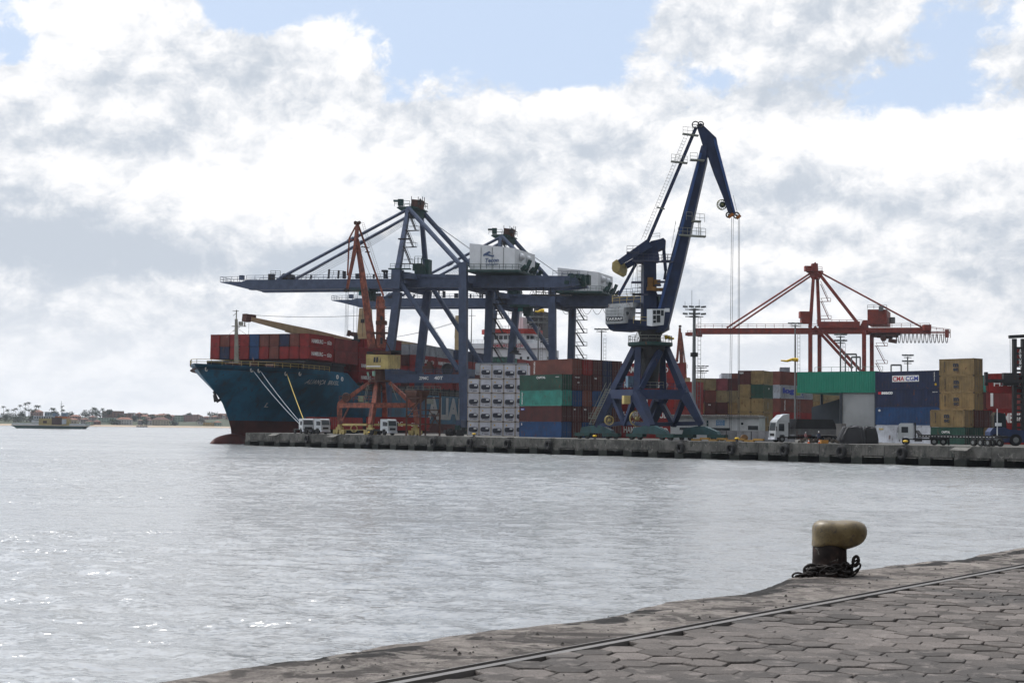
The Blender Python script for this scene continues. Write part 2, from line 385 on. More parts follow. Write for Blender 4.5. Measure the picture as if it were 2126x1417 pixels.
rs = np.array(rs); th = np.arange(-.80, .80, .0026); RR, TT = np.meshgrid(rs, th, indexing='ij')
XX = RR * np.sin(TT); YY = RR * np.cos(TT); ZZ = np.zeros_like(XX); rg_ = np.random.default_rng(11); DR = np.maximum(.05 + RR * .0026, RR * .0026)
for k in range(110):
    lam = .33 * (9 / .33) ** (k / 109.0); a_ = rg_.normal(0, .55) + .22; kx = math.sin(a_) * 2 * math.pi / lam; ky = math.cos(a_) * 2 * math.pi / lam
    amp = .0165 * lam / (2 * math.pi) * (1.35 if lam < 2.6 else .55) * rg_.uniform(.6, 1.4); ph = rg_.uniform(0, 6.28)
    fade = np.clip((lam / DR - 2.0) / 2.0, 0, 1)
    ZZ += amp * fade * np.sin(kx * XX + ky * YY + ph)
gust = .82 + .28 * np.sin(XX * .041 + YY * .057 + 1.3 * np.sin(XX * .013 + 1)) + .22 * np.sin(XX * -.027 + YY * .113 + 2 + np.sin(YY * .021))
edge = np.clip((760 - RR) / 60, 0, 1) * np.clip((.80 - np.abs(TT)) / .03, 0, 1) * np.clip((RR - 9) / 2, 0, 1)
ZZ = ZZ * gust * edge
nr_, nt_ = XX.shape; co = np.stack([XX, YY, ZZ], -1).reshape(-1, 3).astype(np.float32)
ii, jj = np.meshgrid(np.arange(nr_ - 1), np.arange(nt_ - 1), indexing='ij'); v0 = (ii * nt_ + jj).ravel()
fc = np.stack([v0, v0 + 1, v0 + nt_ + 1, v0 + nt_], -1).astype(np.int32)
me = bpy.data.meshes.new('water'); me.vertices.add(len(co)); me.vertices.foreach_set('co', co.ravel()); me.loops.add(fc.size); me.loops.foreach_set('vertex_index', fc.ravel())
me.polygons.add(len(fc)); me.polygons.foreach_set('loop_start', np.arange(0, fc.size, 4, dtype=np.int32)); me.polygons.foreach_set('use_smooth', np.ones(len(fc), bool))
me.materials.append(wmat); me.update(calc_edges=True); me.validate(); tag(link('water', me), kind='structure')

# ------------------------------------------------------------------ near quay
NE = V((-2.15, 8.78, 0)); ne = V((0.635, 0.772, 0)).normalized(); nn = V((ne.y, -ne.x, 0))    # nn points inland
def near(s, t, z=0.0): return NE + ne * s + nn * t + V((0, 0, QZ + z))
def hexmat():
    m = bpy.data.materials.new('paver_stone'); m.use_nodes = True; t = m.node_tree; b = NB(t); p = t.nodes['Principled BSDF']
    at_ = b.n('ShaderNodeAttribute'); at_.attribute_name = 'tone'
    tcn = b.n('ShaderNodeTexCoord')
    big = b.noise(tcn.outputs['Object'], 0.45, 5, 0.6); fine = b.noise(tcn.outputs['Object'], 60, 6, 0.7); mid = b.noise(tcn.outputs['Object'], 6, 6, 0.65, 0.4)
    c = b.mix(at_.outputs['Fac'], (0.050, 0.043, 0.038), (0.150, 0.130, 0.118))
    c = b.mix(b.ramp(big, 0.42, 0.66, 0, .8), c, (0.045, 0.042, 0.04))
    c = b.mix(b.ramp(mid, 0.50, 0.72, 0, 0.75), c, (0.20, 0.175, 0.16))
    c = b.mix(b.ramp(fine, 0.48, 0.68, 0, 0.75), c, (0.03, 0.026, 0.023))
    t.links.new(c, p.inputs['Base Color']); p.inputs['Roughness'].default_value = 0.85; p.inputs['Specular IOR Level'].default_value = 0.25
    bp = b.n('ShaderNodeBump'); bp.inputs['Strength'].default_value = 0.7; bp.inputs['Distance'].default_value = 0.012
    t.links.new(b.m('ADD', fine, b.m('MULTIPLY', mid, 2.0)), bp.inputs['Height']); t.links.new(bp.outputs[0], p.inputs['Normal'])
    return m
def kerbmat():
    m = bpy.data.materials.new('kerb_concrete'); m.use_nodes = True; t = m.node_tree; b = NB(t); p = t.nodes['Principled BSDF']
    tcn = b.n('ShaderNodeTexCoord'); at_ = b.n('ShaderNodeAttribute'); at_.attribute_name = 'tone'
    q = b.n('ShaderNodeMapping'); t.links.new(tcn.outputs['Object'], q.inputs[0]); q.inputs['Rotation'].default_value = (0, 0, -math.atan2(ne.y, ne.x)); q.inputs['Scale'].default_value = (0.7, 1.5, 1)
    big = b.noise(q.outputs[0], 1.0, 9, 0.66, 0.8); fine = b.noise(tcn.outputs['Object'], 45, 7, 0.75); mid = b.noise(tcn.outputs['Object'], 5, 7, 0.7, 0.6)
    c = b.mix(b.ramp(mid, 0.35, 0.7), (0.17, 0.148, 0.133), (0.37, 0.33, 0.295))
    c = b.mix(b.ramp(big, 0.50, 0.545, 0, 0.9), c, (0.080, 0.070, 0.064))
    c = b.mix(b.ramp(b.m('ADD', b.m('MULTIPLY_ADD', big, 1.6, -0.8), at_.outputs['Fac']), 0.26, 0.36, 0, 1.0), c, (0.034, 0.031, 0.029))
    c = b.mix(b.ramp(fine, 0.50, 0.70, 0, 0.75), c, (0.04, 0.035, 0.032)); c = b.mix(b.ramp(b.noise(tcn.outputs['Object'], 1.7, 9, .68, .9), .53, .60, 0, .7), c, (0.36, 0.325, 0.29)); c = b.mix(b.ramp(b.noise(tcn.outputs['Object'], 3.1, 9, .7, .6), .56, .63, 0, .8), c, (0.06, 0.053, 0.048))
    c = b.mix(b.ramp(b.noise(tcn.outputs['Object'], 13, 8, 0.8, 1.0), 0.68, 0.74, 0, 0.8), c, (0.42, 0.38, 0.34))
    t.links.new(c, p.inputs['Base Color']); p.inputs['Roughness'].default_value = 0.9; p.inputs['Specular IOR Level'].default_value = 0.2
    bp = b.n('ShaderNodeBump'); bp.inputs['Strength'].default_value = 1.0; bp.inputs['Distance'].default_value = 0.045
    t.links.new(b.m('ADD', fine, b.m('MULTIPLY', mid, 3.0)), bp.inputs['Height']); t.links.new(bp.outputs[0], p.inputs['Normal'])
    return m
from mathutils import noise as mn
hm = hexmat(); km = kerbmat()
# paving: hexagons laid one by one in a single sheet
fl = MB(); tones = []
hr = 0.165; ang0 = R(4)
e1 = V((math.cos(ang0), math.sin(ang0), 0)); e2 = V((-e1.y, e1.x, 0))
RT = 1.01                             # paving starts this far inland of the edge
for i in range(-30, 110):
    for j in range(-60, 110):
        c = V((-2, 5, 0)) + e1 * (i * hr * 1.5) + e2 * ((j + (i % 2) * .5) * hr * math.sqrt(3))
        rel = c - NE; s_ = rel.dot(ne); t_ = rel.dot(nn)
        if t_ < RT + 0.02 or t_ > 13 or s_ < -9 or s_ > 24: continue
        jx = mn.noise(c * 3.1) * 0.02; c = c + V((jx, mn.noise(c * 3.7 + V((9, 9, 9))) * 0.02, 0))
        dz = mn.noise(c * 1.3) * 0.014 + random.uniform(-.004, .004); tx = random.uniform(-.022, .022); ty = random.uniform(-.022, .022)
        rr = hr * random.uniform(.968, 1.005); rot = random.uniform(-.05, .05)
        ps = []
        for k, (f, z) in enumerate(((0.93, 0.0), (0.975, -0.003), (1.0, -0.012), (1.0, -0.06))):
            for a in range(6):
                an = ang0 + rot + math.pi / 3 * a
                wob = 1 + 0.09 * mn.noise(V((c.x * 9 + a * 3, c.y * 9, 1)))
                x = math.cos(an) * rr * f * wob; y = math.sin(an) * rr * f * wob
                tt = (c + V((x, y, 0)) - NE).dot(nn)
                q = c + V((x, y, 0))
                if tt < RT: q = q + nn * (RT - tt)
                ps.append(q + V((0, 0, QZ + dz + z + x * tx + y * ty)))
        fs = [tuple(range(6))]
        for k in range(3):
            for a in range(6): fs.append((k * 6 + a, (k + 1) * 6 + a, (k + 1) * 6 + (a + 1) % 6, k * 6 + (a + 1) % 6))
        fl.add(ps, fs); tones += [random.random()] * len(ps)
o = solo('quay_paving', fl, hm, kind='structure')
at_ = o.data.attributes.new('tone', 'FLOAT', 'POINT'); at_.data.foreach_set('value', tones)
gr = MB(); joint = paint('joint_dirt', (0.028, 0.024, 0.021), 0.95, 0.5, streak=False, bump=0.8, scale=3)
gr.add([near(-30, RT - .01, -.032), near(60, RT - .01, -.032), near(60, 60, -.032), near(-30, 60, -.032)], [(0, 1, 2, 3)])
solo('quay_ground', gr, joint, kind='structure')
# kerb strip with a broken edge
kb = MB(); kt = []; wd = None; NS = 900; cols = 26; s0, s1 = -9.0, 40.0
SB = (V((3.60, 16.1, 0)) - NE).dot(ne)
def kedge(s):
    v = 0.06 * mn.noise(V((s * .7, 0, 3))) + 0.05 * mn.noise(V((s * 2.6, 0, 7))) + 0.022 * mn.noise(V((s * 9, 1, 7)))
    big = mn.noise(V((s * .42 + 1.3, 5, 0)))
    if big > 0.12: v += (big - 0.12) * 0.16
    g_ = math.exp(-((s - SB) / 1.3) ** 2)
    return v * (1 - .8 * g_) - .19 * math.exp(-((s - SB) / 3.2) ** 2) - .17 * g_ - .07 - .20 * math.exp(-(s / 3.0) ** 2)
grid = []
for i in range(NS + 1):
    s = s0 + (s1 - s0) * (i / NS); row = []; ed = kedge(s)
    for j in range(cols + 1):
        f = j / cols; t = ed + (0.85 - ed) * (f ** 1.2)
        z = 0.007 * mn.noise(V((s * 3, t * 5, 0))) + 0.003 * mn.noise(V((s * 17, t * 17, 0)))
        dist = t - ed
        sp = max(0, mn.noise(V((s * .75 + 4, t * 1.6, 9))) * 1.3 + 0.14)
        depth = math.exp(-(dist / 0.13) ** 2) * (0.012 + 0.09 * sp)
        kq = 1 - math.exp(-((s - SB) / .55) ** 2); depth *= kq; sp *= kq; z -= depth; tone = min(1.0, (sp * 2.4 + .05) * math.exp(-(dist / .34) ** 2))
        p = near(s, t, z); row.append((p, tone))
    grid.append(row)
for row in grid:
    kb.v += [p for p, _ in row]; kt += [t for _, t in row]
n_ = cols + 1
for i in range(NS):
    for j in range(cols):
        kb.f.append([i * n_ + j, (i + 1) * n_ + j, (i + 1) * n_ + j + 1, i * n_ + j + 1]); kb.mi.append(0)
base = len(kb.v)
for i in range(NS + 1):
    s = s0 + (s1 - s0) * (i / NS); a = grid[i][0][0]
    for dz in (0.10, 0.4, 1.2, 3.3):
        kb.v.append(V((a.x, a.y, QZ - dz)) + nn * (0.03 + 0.03 * mn.noise(V((s * 5, dz * 4, 0))))); kt.append(.6)
for i in range(NS):
    ring0 = [i * n_] + [base + i * 4 + k for k in range(4)]; ring1 = [(i + 1) * n_] + [base + (i + 1) * 4 + k for k in range(4)]
    for k in range(4): kb.f.append([ring0[k], ring0[k + 1], ring1[k + 1], ring1[k]]); kb.mi.append(0)
o = solo('quay_kerb', kb, km, kind='structure', smooth=True)
at_ = o.data.attributes.new('tone', 'FLOAT', 'POINT'); at_.data.foreach_set('value', kt)
# grooved crane rail set in the quay
rm = paint('rail_steel', (0.13, 0.12, 0.112), 0.5, 0.35, 0.1, 1.5, metal=0.0, streak=False)
tr = Thing('crane_rail', 'long steel crane rail with a dark groove set flush in the near quay', 'rail', near(0, .9))
a = MB(); a.add([near(-9, .845, .002), near(40, .845, .002), near(40, .890, .010), near(-9, .890, .010), near(-9, .845, -.06), near(40, .845, -.06), near(40, .890, -.06), near(-9, .890, -.06)], [(0, 1, 2, 3), (4, 7, 6, 5), (0, 4, 5, 1), (3, 2, 6, 7)])
tr.part('edge_strip', a, rm)
a = MB(); a.add([near(-9, .962, .010), near(40, .962, .010), near(40, 1.005, .004), near(-9, 1.005, .004), near(-9, .962, -.06), near(40, .962, -.06), near(40, 1.005, -.06), near(-9, 1.005, -.06)], [(0, 1, 2, 3), (4, 7, 6, 5), (0, 4, 5, 1), (3, 2, 6, 7)])
tr.part('edge_strip', a, rm)
a = MB(); a.add([near(-9, .890, -.05), near(40, .890, -.05), near(40, .962, -.05), near(-9, .962, -.05)], [(0, 1, 2, 3)])
tr.part('groove', a, steel_dark)
# crumbs and pebbles
pb = MB(); pm = paint('pebble', (0.03, 0.026, 0.023), 0.9, 0.5, streak=False)
for i in range(420):
    s = random.uniform(-2, 20); t = random.choice([random.uniform(.1, .85), random.uniform(1.0, 7)]); r = random.choice([.006, .009, .012, .018 if random.random() < .3 else .008])
    c = near(s, t, r * .5 + .004)
    ps = [c + V((r * random.uniform(.7, 1.3) * math.cos(k * 1.047), r * random.uniform(.7, 1.3) * math.sin(k * 1.047), -r * .4)) for k in range(6)] + [c + V((random.uniform(-.3, .3) * r, 0, r * random.uniform(.5, .9)))]
    pb.add(ps, [(k, (k + 1) % 6, 6) for k in range(6)])
tag(solo('gravel_crumbs', pb, pm), 'dark gravel crumbs and grit scattered over the near quay', 'gravel', kind='stuff')

# ------------------------------------------------------------------ near bollard
BC = V((3.60, 16.1, QZ))
bd = Thing('mooring_bollard', 'big rusty iron bollard with worn ochre hooked head on the near quay edge', 'bollard', BC)
def superloop(cx, cy, rx, ry, z, n=28, p=2.6):
    out = []
    for i in range(n):
        t = 2 * math.pi * i / n; c_, s_ = math.cos(t), math.sin(t)
        out.append(BC + V((cx + rx * math.copysign(abs(c_) ** (2 / p), c_), cy + ry * math.copysign(abs(s_) ** (2 / p), s_), z)))
    return out
def loft(mb, loops, cap=True):
    n = len(loops[0]); k = len(mb.v); fs = []
    vs = [p for l in loops for p in l]
    for a in range(len(loops) - 1):
        for i in range(n): fs.append((a * n + i, a * n + (i + 1) % n, (a + 1) * n + (i + 1) % n, (a + 1) * n + i))
    if cap: fs += [tuple(range(n - 1, -1, -1)), tuple(range((len(loops) - 1) * n, len(loops) * n))]
    mb.add(vs, fs)
colm = bpy.data.materials.new('bollard_iron'); colm.use_nodes = True
b = NB(colm.node_tree); p_ = colm.node_tree.nodes['Principled BSDF']; tcn = b.n('ShaderNodeTexCoord')
q1 = b.noise(tcn.outputs['Object'], 4.0, 8, 0.7, .5); q2 = b.noise(tcn.outputs['Object'], 9.0, 8, 0.7, .6)
c = b.mix(b.ramp(q1, .4, .6), (0.014, 0.011, 0.010), (0.036, 0.023, 0.019)); c = b.mix(b.ramp(q2, .60, .66, 0, .9), c, (0.16, 0.155, 0.14))
colm.node_tree.links.new(c, p_.inputs['Base Color']); p_.inputs['Roughness'].default_value = .9; p_.inputs['Specular IOR Level'].default_value = .15
bp = b.n('ShaderNodeBump'); bp.inputs['Strength'].default_value = .6; bp.inputs['Distance'].default_value = .01; colm.node_tree.links.new(q2, bp.inputs['Height']); colm.node_tree.links.new(bp.outputs[0], p_.inputs['Normal'])
headm = bpy.data.materials.new('bollard_head_paint'); headm.use_nodes = True
b = NB(headm.node_tree); p_ = headm.node_tree.nodes['Principled BSDF']; tcn = b.n('ShaderNodeTexCoord')
q1 = b.noise(tcn.outputs['Object'], 5.0, 8, 0.7, .5); q2 = b.noise(tcn.outputs['Object'], 22.0, 8, 0.75, .3)
c = b.mix(b.ramp(q1, .35, .65), (0.080, 0.054, 0.018), (0.155, 0.112, 0.046)); c = b.mix(b.ramp(q2, .53, .62, 0, .9), c, (0.05, 0.035, 0.024)); c = b.mix(b.ramp(q1, .64, .70, 0, .5), c, (0.22, 0.17, 0.10))
headm.node_tree.links.new(c, p_.inputs['Base Color']); p_.inputs['Roughness'].default_value = .42
bp = b.n('ShaderNodeBump'); bp.inputs['Strength'].default_value = .4; bp.inputs['Distance'].default_value = .008; headm.node_tree.links.new(q2, bp.inputs['Height']); headm.node_tree.links.new(bp.outputs[0], p_.inputs['Normal'])
a = MB(); loft(a, [superloop(-.0, 0, r, r, z, 28, 2.0) for z, r in ((-.12, .24), (.0, .24), (.03, .235), (.06, .196), (.2, .189), (.38, .186))])
a.v = [v for v in a.v]
bd.part('column', a, colm, smooth=True)
a = MB(); HX = .115
prof = [(.315, .165, .135, -.01), (.325, .20, .165, .00), (.355, .27, .20, .075), (.40, .295, .215, .105), (.46, .305, .222, .112), (.52, .303, .22, .110), (.565, .285, .205, .105), (.598, .25, .175, .10), (.615, .19, .13, .09), (.620, .10, .07, .08)]
loft(a, [superloop(cx, 0, rx, ry, z, 32, 2.5) for z, rx, ry, cx in prof])
# saddle between the lobes and a drooping nose
for v in a.v:
    lx = v.x - BC.x
    if v.z - BC.z > .5: v.z -= .018 * math.exp(-((lx - .07) / .09) ** 2)
    if v.z - BC.z < .47 and lx > .1: v.z -= .028 * math.exp(-((lx - .19) / .12) ** 2) ; 
    if lx > .33: v.z += .02 * (lx - .33) / .1
hd = bd.part('head', a, headm, smooth=True)
ml = hd.modifiers.new('s', 'SUBSURF'); ml.levels = 1; ml.render_levels = 2
ch = MB(); chain_m = paint('chain_rust', (0.018, 0.014, 0.012), 0.8, 0.5, streak=False, bump=.6, scale=8)
def linkring(c, ax, el_, R_=.040, r=.0125):
    """one oval link"""
    ax = V(ax).normalized(); el_ = V(el_).normalized(); sd_ = ax.cross(el_); n = 14; m = 7; ps = []; fs = []
    for i in range(n):
        t = 2 * math.pi * i / n; d = el_ * math.cos(t) * 1.45 + sd_ * math.sin(t) * .85; dn = d.normalized()
        for j in range(m):
            q = 2 * math.pi * j / m; ps.append(V(c) + d * R_ + dn * r * math.cos(q) + ax * r * math.sin(q))
    for i in range(n):
        for j in range(m): fs.append((i * m + j, ((i + 1) % n) * m + j, ((i + 1) % n) * m + (j + 1) % m, i * m + (j + 1) % m))
    ch.add(ps, fs)
k = 0
for lay, zz in ((0, .035), (1, .075), (2, .115)):
    for i in range(22 if lay < 2 else 12):
        t = 2 * math.pi * i / 22 + lay * .2 + (3.6 if lay == 2 else 0); rr = .232 + .025 * math.sin(i * 2.1 + lay) - (.02 * lay)
        tan = V((-math.sin(t), math.cos(t), .15 * math.sin(i * 1.7))); rad = V((math.cos(t), math.sin(t), 0))
        linkring(BC + rad * rr + V((0, 0, zz + .012 * math.sin(i * 1.3))), (rad if i % 2 else V((0, 0, 1)) + rad * .3), tan)
for i, (x, y, z) in enumerate([(-.22, -.13, .05), (-.25, -.15, .03), (-.28, -.17, .015), (-.31, -.20, .01), (-.34, -.22, .005), (-.37, -.22, .012), (-.40, -.20, .012), (.25, -.10, .14), (.27, -.12, .10), (.25, -.16, .05)]):
    linkring(BC + V((x, y, z)), V((.2, .3, 1)) if i % 2 else V((0, 1, .2)), V((.85, -.4, .2 if i < 7 else 1)))
linkring(BC + V((-.245, -.14, .085)), V((0, 1, .1)), V((1, 0, .3)), .05, .017)
linkring(BC + V((.27, -.1, .17)), V((0, 1, .1)), V((.2, 0, 1)), .036, .02)
tag(solo('rusty_chain', ch, chain_m, loc=BC, smooth=True), 'heavy black rusty chain wound round the foot of the near bollard', 'chain')
# ------------------------------------------------------------------ far pier
Pa = at(515, 924.2, 1); Pa = EYE + ray(515, 924.2) * (-4.27 / ray(515, 924.2).z)
Pb = EYE + ray(1980, 968) * (-4.27 / ray(1980, 968).z)
pe = (Pb - Pa); pe.z = 0; pe.normalize(); pn = V((-pe.y, pe.x, 0))
if pn.y < 0: pn = -pn
SA = V((math.cos(R(70)), math.sin(R(70)), 0)); SR = V((SA.y, -SA.x, 0))     # ship / crane rail axis, and its right-hand side
P0 = V((Pa.x, Pa.y, 0)) - pe * 0.5
def pq(s, t, z=0.0): return P0 + pe * s + pn * t + V((0, 0, QZ + z))
def pq_at(x, t=0.0):                  # s along the quay face seen at photo column x
    n = V((ray(x, 900).x, ray(x, 900).y, 0)).normalized(); c = V((-n.y, n.x, 0))
    q = P0 + pn * t; return -q.dot(c) / pe.dot(c)
PL = 245
deck = MB()
pts = [pq(0, 0, -1.15), pq(PL, 0, -1.15), pq(PL, 500, -1.15), V((P0.x, P0.y, QZ - 1.15)) + SA * 520]
deck.prism(pts, V((0, 0, 1.15)))
solo('pier_deck', deck, concrete, kind='structure')
# face beam, lip and supports
fb = MB()
s = 0
i = 0
while s < PL - 6:
    fb.hexa([pq(s + .03, -.35, -1.5), pq(s + 5.07, -.35, -1.5), pq(s + 5.07, -.01, -1.5), pq(s + .03, -.01, -1.5), pq(s + .03, -.35, -.02), pq(s + 5.07, -.35, -.02), pq(s + 5.07, -.01, -.02), pq(s + .03, -.01, -.02)])
    fb.hexa([pq(s + .0, -.5, -3.3), pq(s + 1.7, -.5, -3.3), pq(s + 1.7, 6, -3.3), pq(s + .0, 6, -3.3), pq(s + .0, -.5, -1.51), pq(s + 1.7, -.5, -1.51), pq(s + 1.7, 6, -1.51), pq(s + .0, 6, -1.51)])
    fb.hexa([pq(s + 2.2, -.75, -1.75), pq(s + 4.9, -.75, -1.75), pq(s + 4.9, -.36, -1.75), pq(s + 2.2, -.36, -1.75), pq(s + 2.2, -.75, -1.6), pq(s + 4.9, -.75, -1.6), pq(s + 4.9, -.36, -1.6), pq(s + 2.2, -.36, -1.6)])
    s += 5.1
for q in range(20):                   # ship side
    a0 = P0 + SA * (q * 12 + .5) - SR * 0.3; fb.hexa([a0 + V((0, 0, -1)), a0 + SA * 8 + V((0, 0, -1)), a0 + SA * 8 + SR * .29 + V((0, 0, -1)), a0 + SR * .29 + V((0, 0, -1)), a0 + V((0, 0, 2.6)), a0 + SA * 8 + V((0, 0, 2.6)), a0 + SA * 8 + SR * .29 + V((0, 0, 2.6)), a0 + SR * .29 + V((0, 0, 2.6))])
solo('pier_face', fb, concrete, kind='structure')
bk = MB(); bk.hexa([pq(1, 6.1, -3.3), pq(PL, 6.1, -3.3), pq(PL, 7, -3.3), pq(1, 7, -3.3), pq(1, 6.1, -1.16), pq(PL, 6.1, -1.16), pq(PL, 7, -1.16), pq(1, 7, -1.16)])
solo('pier_back_wall', bk, concrete_dark, kind='structure')
# fender tyres, chutes, small yellow bollards
base_t = None
tw = [(637, 'at the corner foot of the mooring ropes'), (765, 'in front of the rusty crane leg'), (899, 'left of the white refrigerated boxes'), (975, 'below the white refrigerated boxes'), (1053, 'under the green container stack'), (1138, 'under the blue box of the middle stack'),
      (1412, 'in front of the blue crane right foot'), (1517, 'near the second yellow mooring post'), (1628, 'left of the parked tipper truck'), (1746, 'below the black tarpaulin heaps'), (1872, 'below the white tractor cab')]
for k, (x, wh) in enumerate(tw):
    s = pq_at(x, -.8); c = pq(s, -.75, -1.05)
    if k == 0:
        t = Thing('quay_fender', '', 'fender', c, 'tyre fenders along the far quay face')
        a = MB(); a.torus(c, .62, .30, pn * 1 + pe * .25, 18, 8); t.part('tyre', a, rubber, smooth=True)
        a = MB(); a.path([c + V((0, 0, .6)) - pe * .1, c + V((-.1, .2, 1.0)), c + pn * .9 + V((0, 0, 1.1))], .05); a.path([c + V((0, 0, .6)) + pe * .5, c + pe * .6 + V((0, .2, 1.0)), c + pn * .9 + pe * .6 + V((0, 0, 1.1))], .05)
        t.part('chain', a, steel_dark); base_t = t.o; o = t.o
    else:
        o = copy_tree(base_t); o.location = c
    o['label'] = 'black tyre fender on the far quay face ' + wh
yb = [(637, 'where the ship ropes are made fast'), (768, 'by the rusty crane wheels'), (984, 'below the white refrigerated boxes'), (1235, 'left of the blue crane'), (1530, 'in front of the white office hut'), (1880, 'in front of the white tractor unit')]
for k, (x, wh) in enumerate(yb):
    c = pq(pq_at(x, .7), .7, 0)
    if k == 0:
        t = Thing('quay_bollard', '', 'bollard', c, 'small yellow mooring bollards along the far quay')
        a = MB(); a.lathe(c, [(.30, 0), (.30, .05), (.17, .12), (.16, .38)], 12); t.part('post', a, steel_dark, smooth=True)
        a = MB(); a.lathe(c, [(.16, .38), (.34, .46), (.36, .55), (.25, .66), (.0, .68)], 12); t.part('cap', a, yellow_bright, smooth=True); base_y = t.o; o = t.o
    else: o = copy_tree(base_y); o.location = c
    o['label'] = 'small yellow mooring bollard on the far quay edge ' + wh
for k, (x, wh) in enumerate([(575, 'near the ship bow'), (697, 'under the rusty crane'), (2000, 'at the right end')]):
    s = pq_at(x); a = MB()
    a.hexa([pq(s - 1.2, -1.5, -.62), pq(s + 1.2, -1.5, -.62), pq(s + 1.4, 0, -.1), pq(s - 1, 0, -.1), pq(s - 1.2, -1.5, -.5), pq(s + 1.2, -1.5, -.5), pq(s + 1.4, 0, .02), pq(s - 1, 0, .02)])
    solo('concrete_ledge', a, concrete, 'sloping concrete ledge jutting from the far quay face ' + wh, 'ledge', 'sloping ledges on the far quay face')

# ------------------------------------------------------------------ container ship
ST = at(402, 757, 305); ST.z = 0; SBASE = V((ST.x, ST.y, 0))
def sh(d, o, z): return V((SBASE.x, SBASE.y, 0)) + SA * d + SR * o + V((0, 0, z))
ship = Thing('container_ship', 'large blue container ship moored bow first at the far pier, white bridge aft', 'ship', SBASE)
hull_blue = paint('hull_blue', (0.010, 0.098, 0.175), 0.5, 0.75, 0.30, 0.14, rustcol=(0.035, 0.025, 0.022), sscale=(.45, .45, .05)); boot = paint('hull_red', (0.085, 0.022, 0.018), 0.65, 0.6, 0.3, 0.2)
def stem(z):                          # how far aft the stem lies at height z
    T = [(-1, 16.5), (3, 16), (5.2, 14.8), (8.8, 12.2), (11, 9.4), (13, 6.2), (15, 3.0), (17.3, 0)]
    for (a0, b0), (a1, b1) in zip(T, T[1:]):
        if z <= a1: return b0 + (b1 - b0) * (z - a0) / (a1 - a0)
    return 0
HB = 15.0
def halfb(d, z):
    st = stem(z); x = d - st
    if x <= 0: return 0
    f = max(0, min(1, z / 17.3)); Lr = 50 - 18 * f; ex = 1.12 - .18 * f
    y = HB * min(1, (x / Lr)) ** ex
    if x < Lr: y = HB * math.sin(min(1, x / Lr) * math.pi / 2) ** ex
    if d > 205: y *= 1 - .25 * ((d - 205) / 30) ** 2
    return y
def sheer(d):
    if d < 43: return 17.3 - .35 * d / 43
    if d < 47: return 16.95 - (d - 43) / 4 * 4.0
    return 12.95
zs = [-1, 1.5, 3.4, 5.2, 7, 9, 11, 13, 15, 17.3]
ds = [0, .5, 1.2, 2.2, 3.5, 5, 6.5, 8, 10, 12, 14, 16, 19, 22, 26, 30, 35, 40, 43, 45, 47, 55, 70, 100, 140, 180, 205, 220, 235]
hl = MB(); side_idx = {}
for sd_ in (1, -1):
    g = {}
    for i in range(len(ds)):
        for j, z in enumerate(zs):
            zz = z if z < 12.9 else 12.9 + (z - 12.9) * max(0, (sheer(ds[i]) - 12.9)) / (17.3 - 12.9)
            st = stem(zz); d = st + ds[i] * (235 - st) / 235
            g[i, j] = len(hl.v); hl.v.append(sh(d, sd_ * halfb(d, zz), zz))
    for i in range(len(ds) - 1):
        for j in range(len(zs) - 1):
            hl.f.append([g[i, j], g[i + 1, j], g[i + 1, j + 1], g[i, j + 1]]); hl.mi.append(1 if zs[j + 1] <= 5.2 else 0)
    side_idx[sd_] = g
for j in range(len(zs) - 1):
    a_, b_ = side_idx[1], side_idx[-1]; i = len(ds) - 1
    hl.f.append([a_[i, j], b_[i, j], b_[i, j + 1], a_[i, j + 1]]); hl.mi.append(0)
hull = ship.part('hull', hl, [hull_blue, boot], smooth=False)
for p in hull.data.polygons: p.use_smooth = True
dk = MB(); deckm = paint('ship_deck', (0.09, 0.04, 0.03), 0.8, 0.4)
j = len(zs) - 1
for i in range(len(ds) - 1):
    def dp(sd_, i):
        v = hl.v[side_idx[sd_][i, j]]; return V((v.x, v.y, v.z - (1.1 if ds[i] < 47 else .02)))
    dk.add([dp(1, i), dp(1, i + 1), dp(-1, i + 1), dp(-1, i)], [(0, 1, 2, 3)])
dk.box((0, 0, 0), .01, .01, .01)
dk.v = dk.v[:-8]; dk.f = dk.f[:-6]; dk.mi = dk.mi[:-6]
ship.part('deck', dk, deckm)
# hatch coamings carrying the boxes
hc = MB(); CT = 19.3
for d0, d1, z0, z1 in ((25.5, 38.6, 16.2, CT - .15), (39.3, 46, 16.2, CT - .15)):
    for oo in (-12.5, -6, 0, 6, 12.5): hc.beam(sh(d0, oo, (z0 + z1) / 2), sh(d1, oo, (z0 + z1) / 2), .5, z1 - z0)
    hc.hexa([sh(d0, -12.8, z1 - .5), sh(d1, -12.8, z1 - .5), sh(d1, 13.2, z1 - .5), sh(d0, 13.2, z1 - .5), sh(d0, -12.8, z1), sh(d1, -12.8, z1), sh(d1, 13.2, z1), sh(d0, 13.2, z1)])
hc.hexa([sh(49, -12.8, 12.9), sh(178, -12.8, 12.9), sh(178, 13.0, 12.9), sh(49, 13.0, 12.9), sh(49, -12.8, 14.9), sh(178, -12.8, 14.9), sh(178, 13.0, 14.9), sh(49, 13.0, 14.9)])
for q in range(30): hc.beam(sh(49 + q * 4.3, 14.2, 12.9), sh(49 + q * 4.3, 14.2, 15.2), .3)
ship.part('hatch_coaming', hc, steel_dark)
blb = MB(); bl = []
for k in range(9):
    t = (k / 8) ** 2; r = 2.9 * math.sqrt(max(0, 1 - (1 - t) ** 2.4)) + .02; dd = 7.6 + 12 * t
    bl.append([sh(dd, r * .8 * math.cos(q * .3927), -.55 + r * math.sin(q * .3927)) for q in range(16)])
loft(blb, bl); ship.part('bulbous_bow', blb, boot, smooth=True)
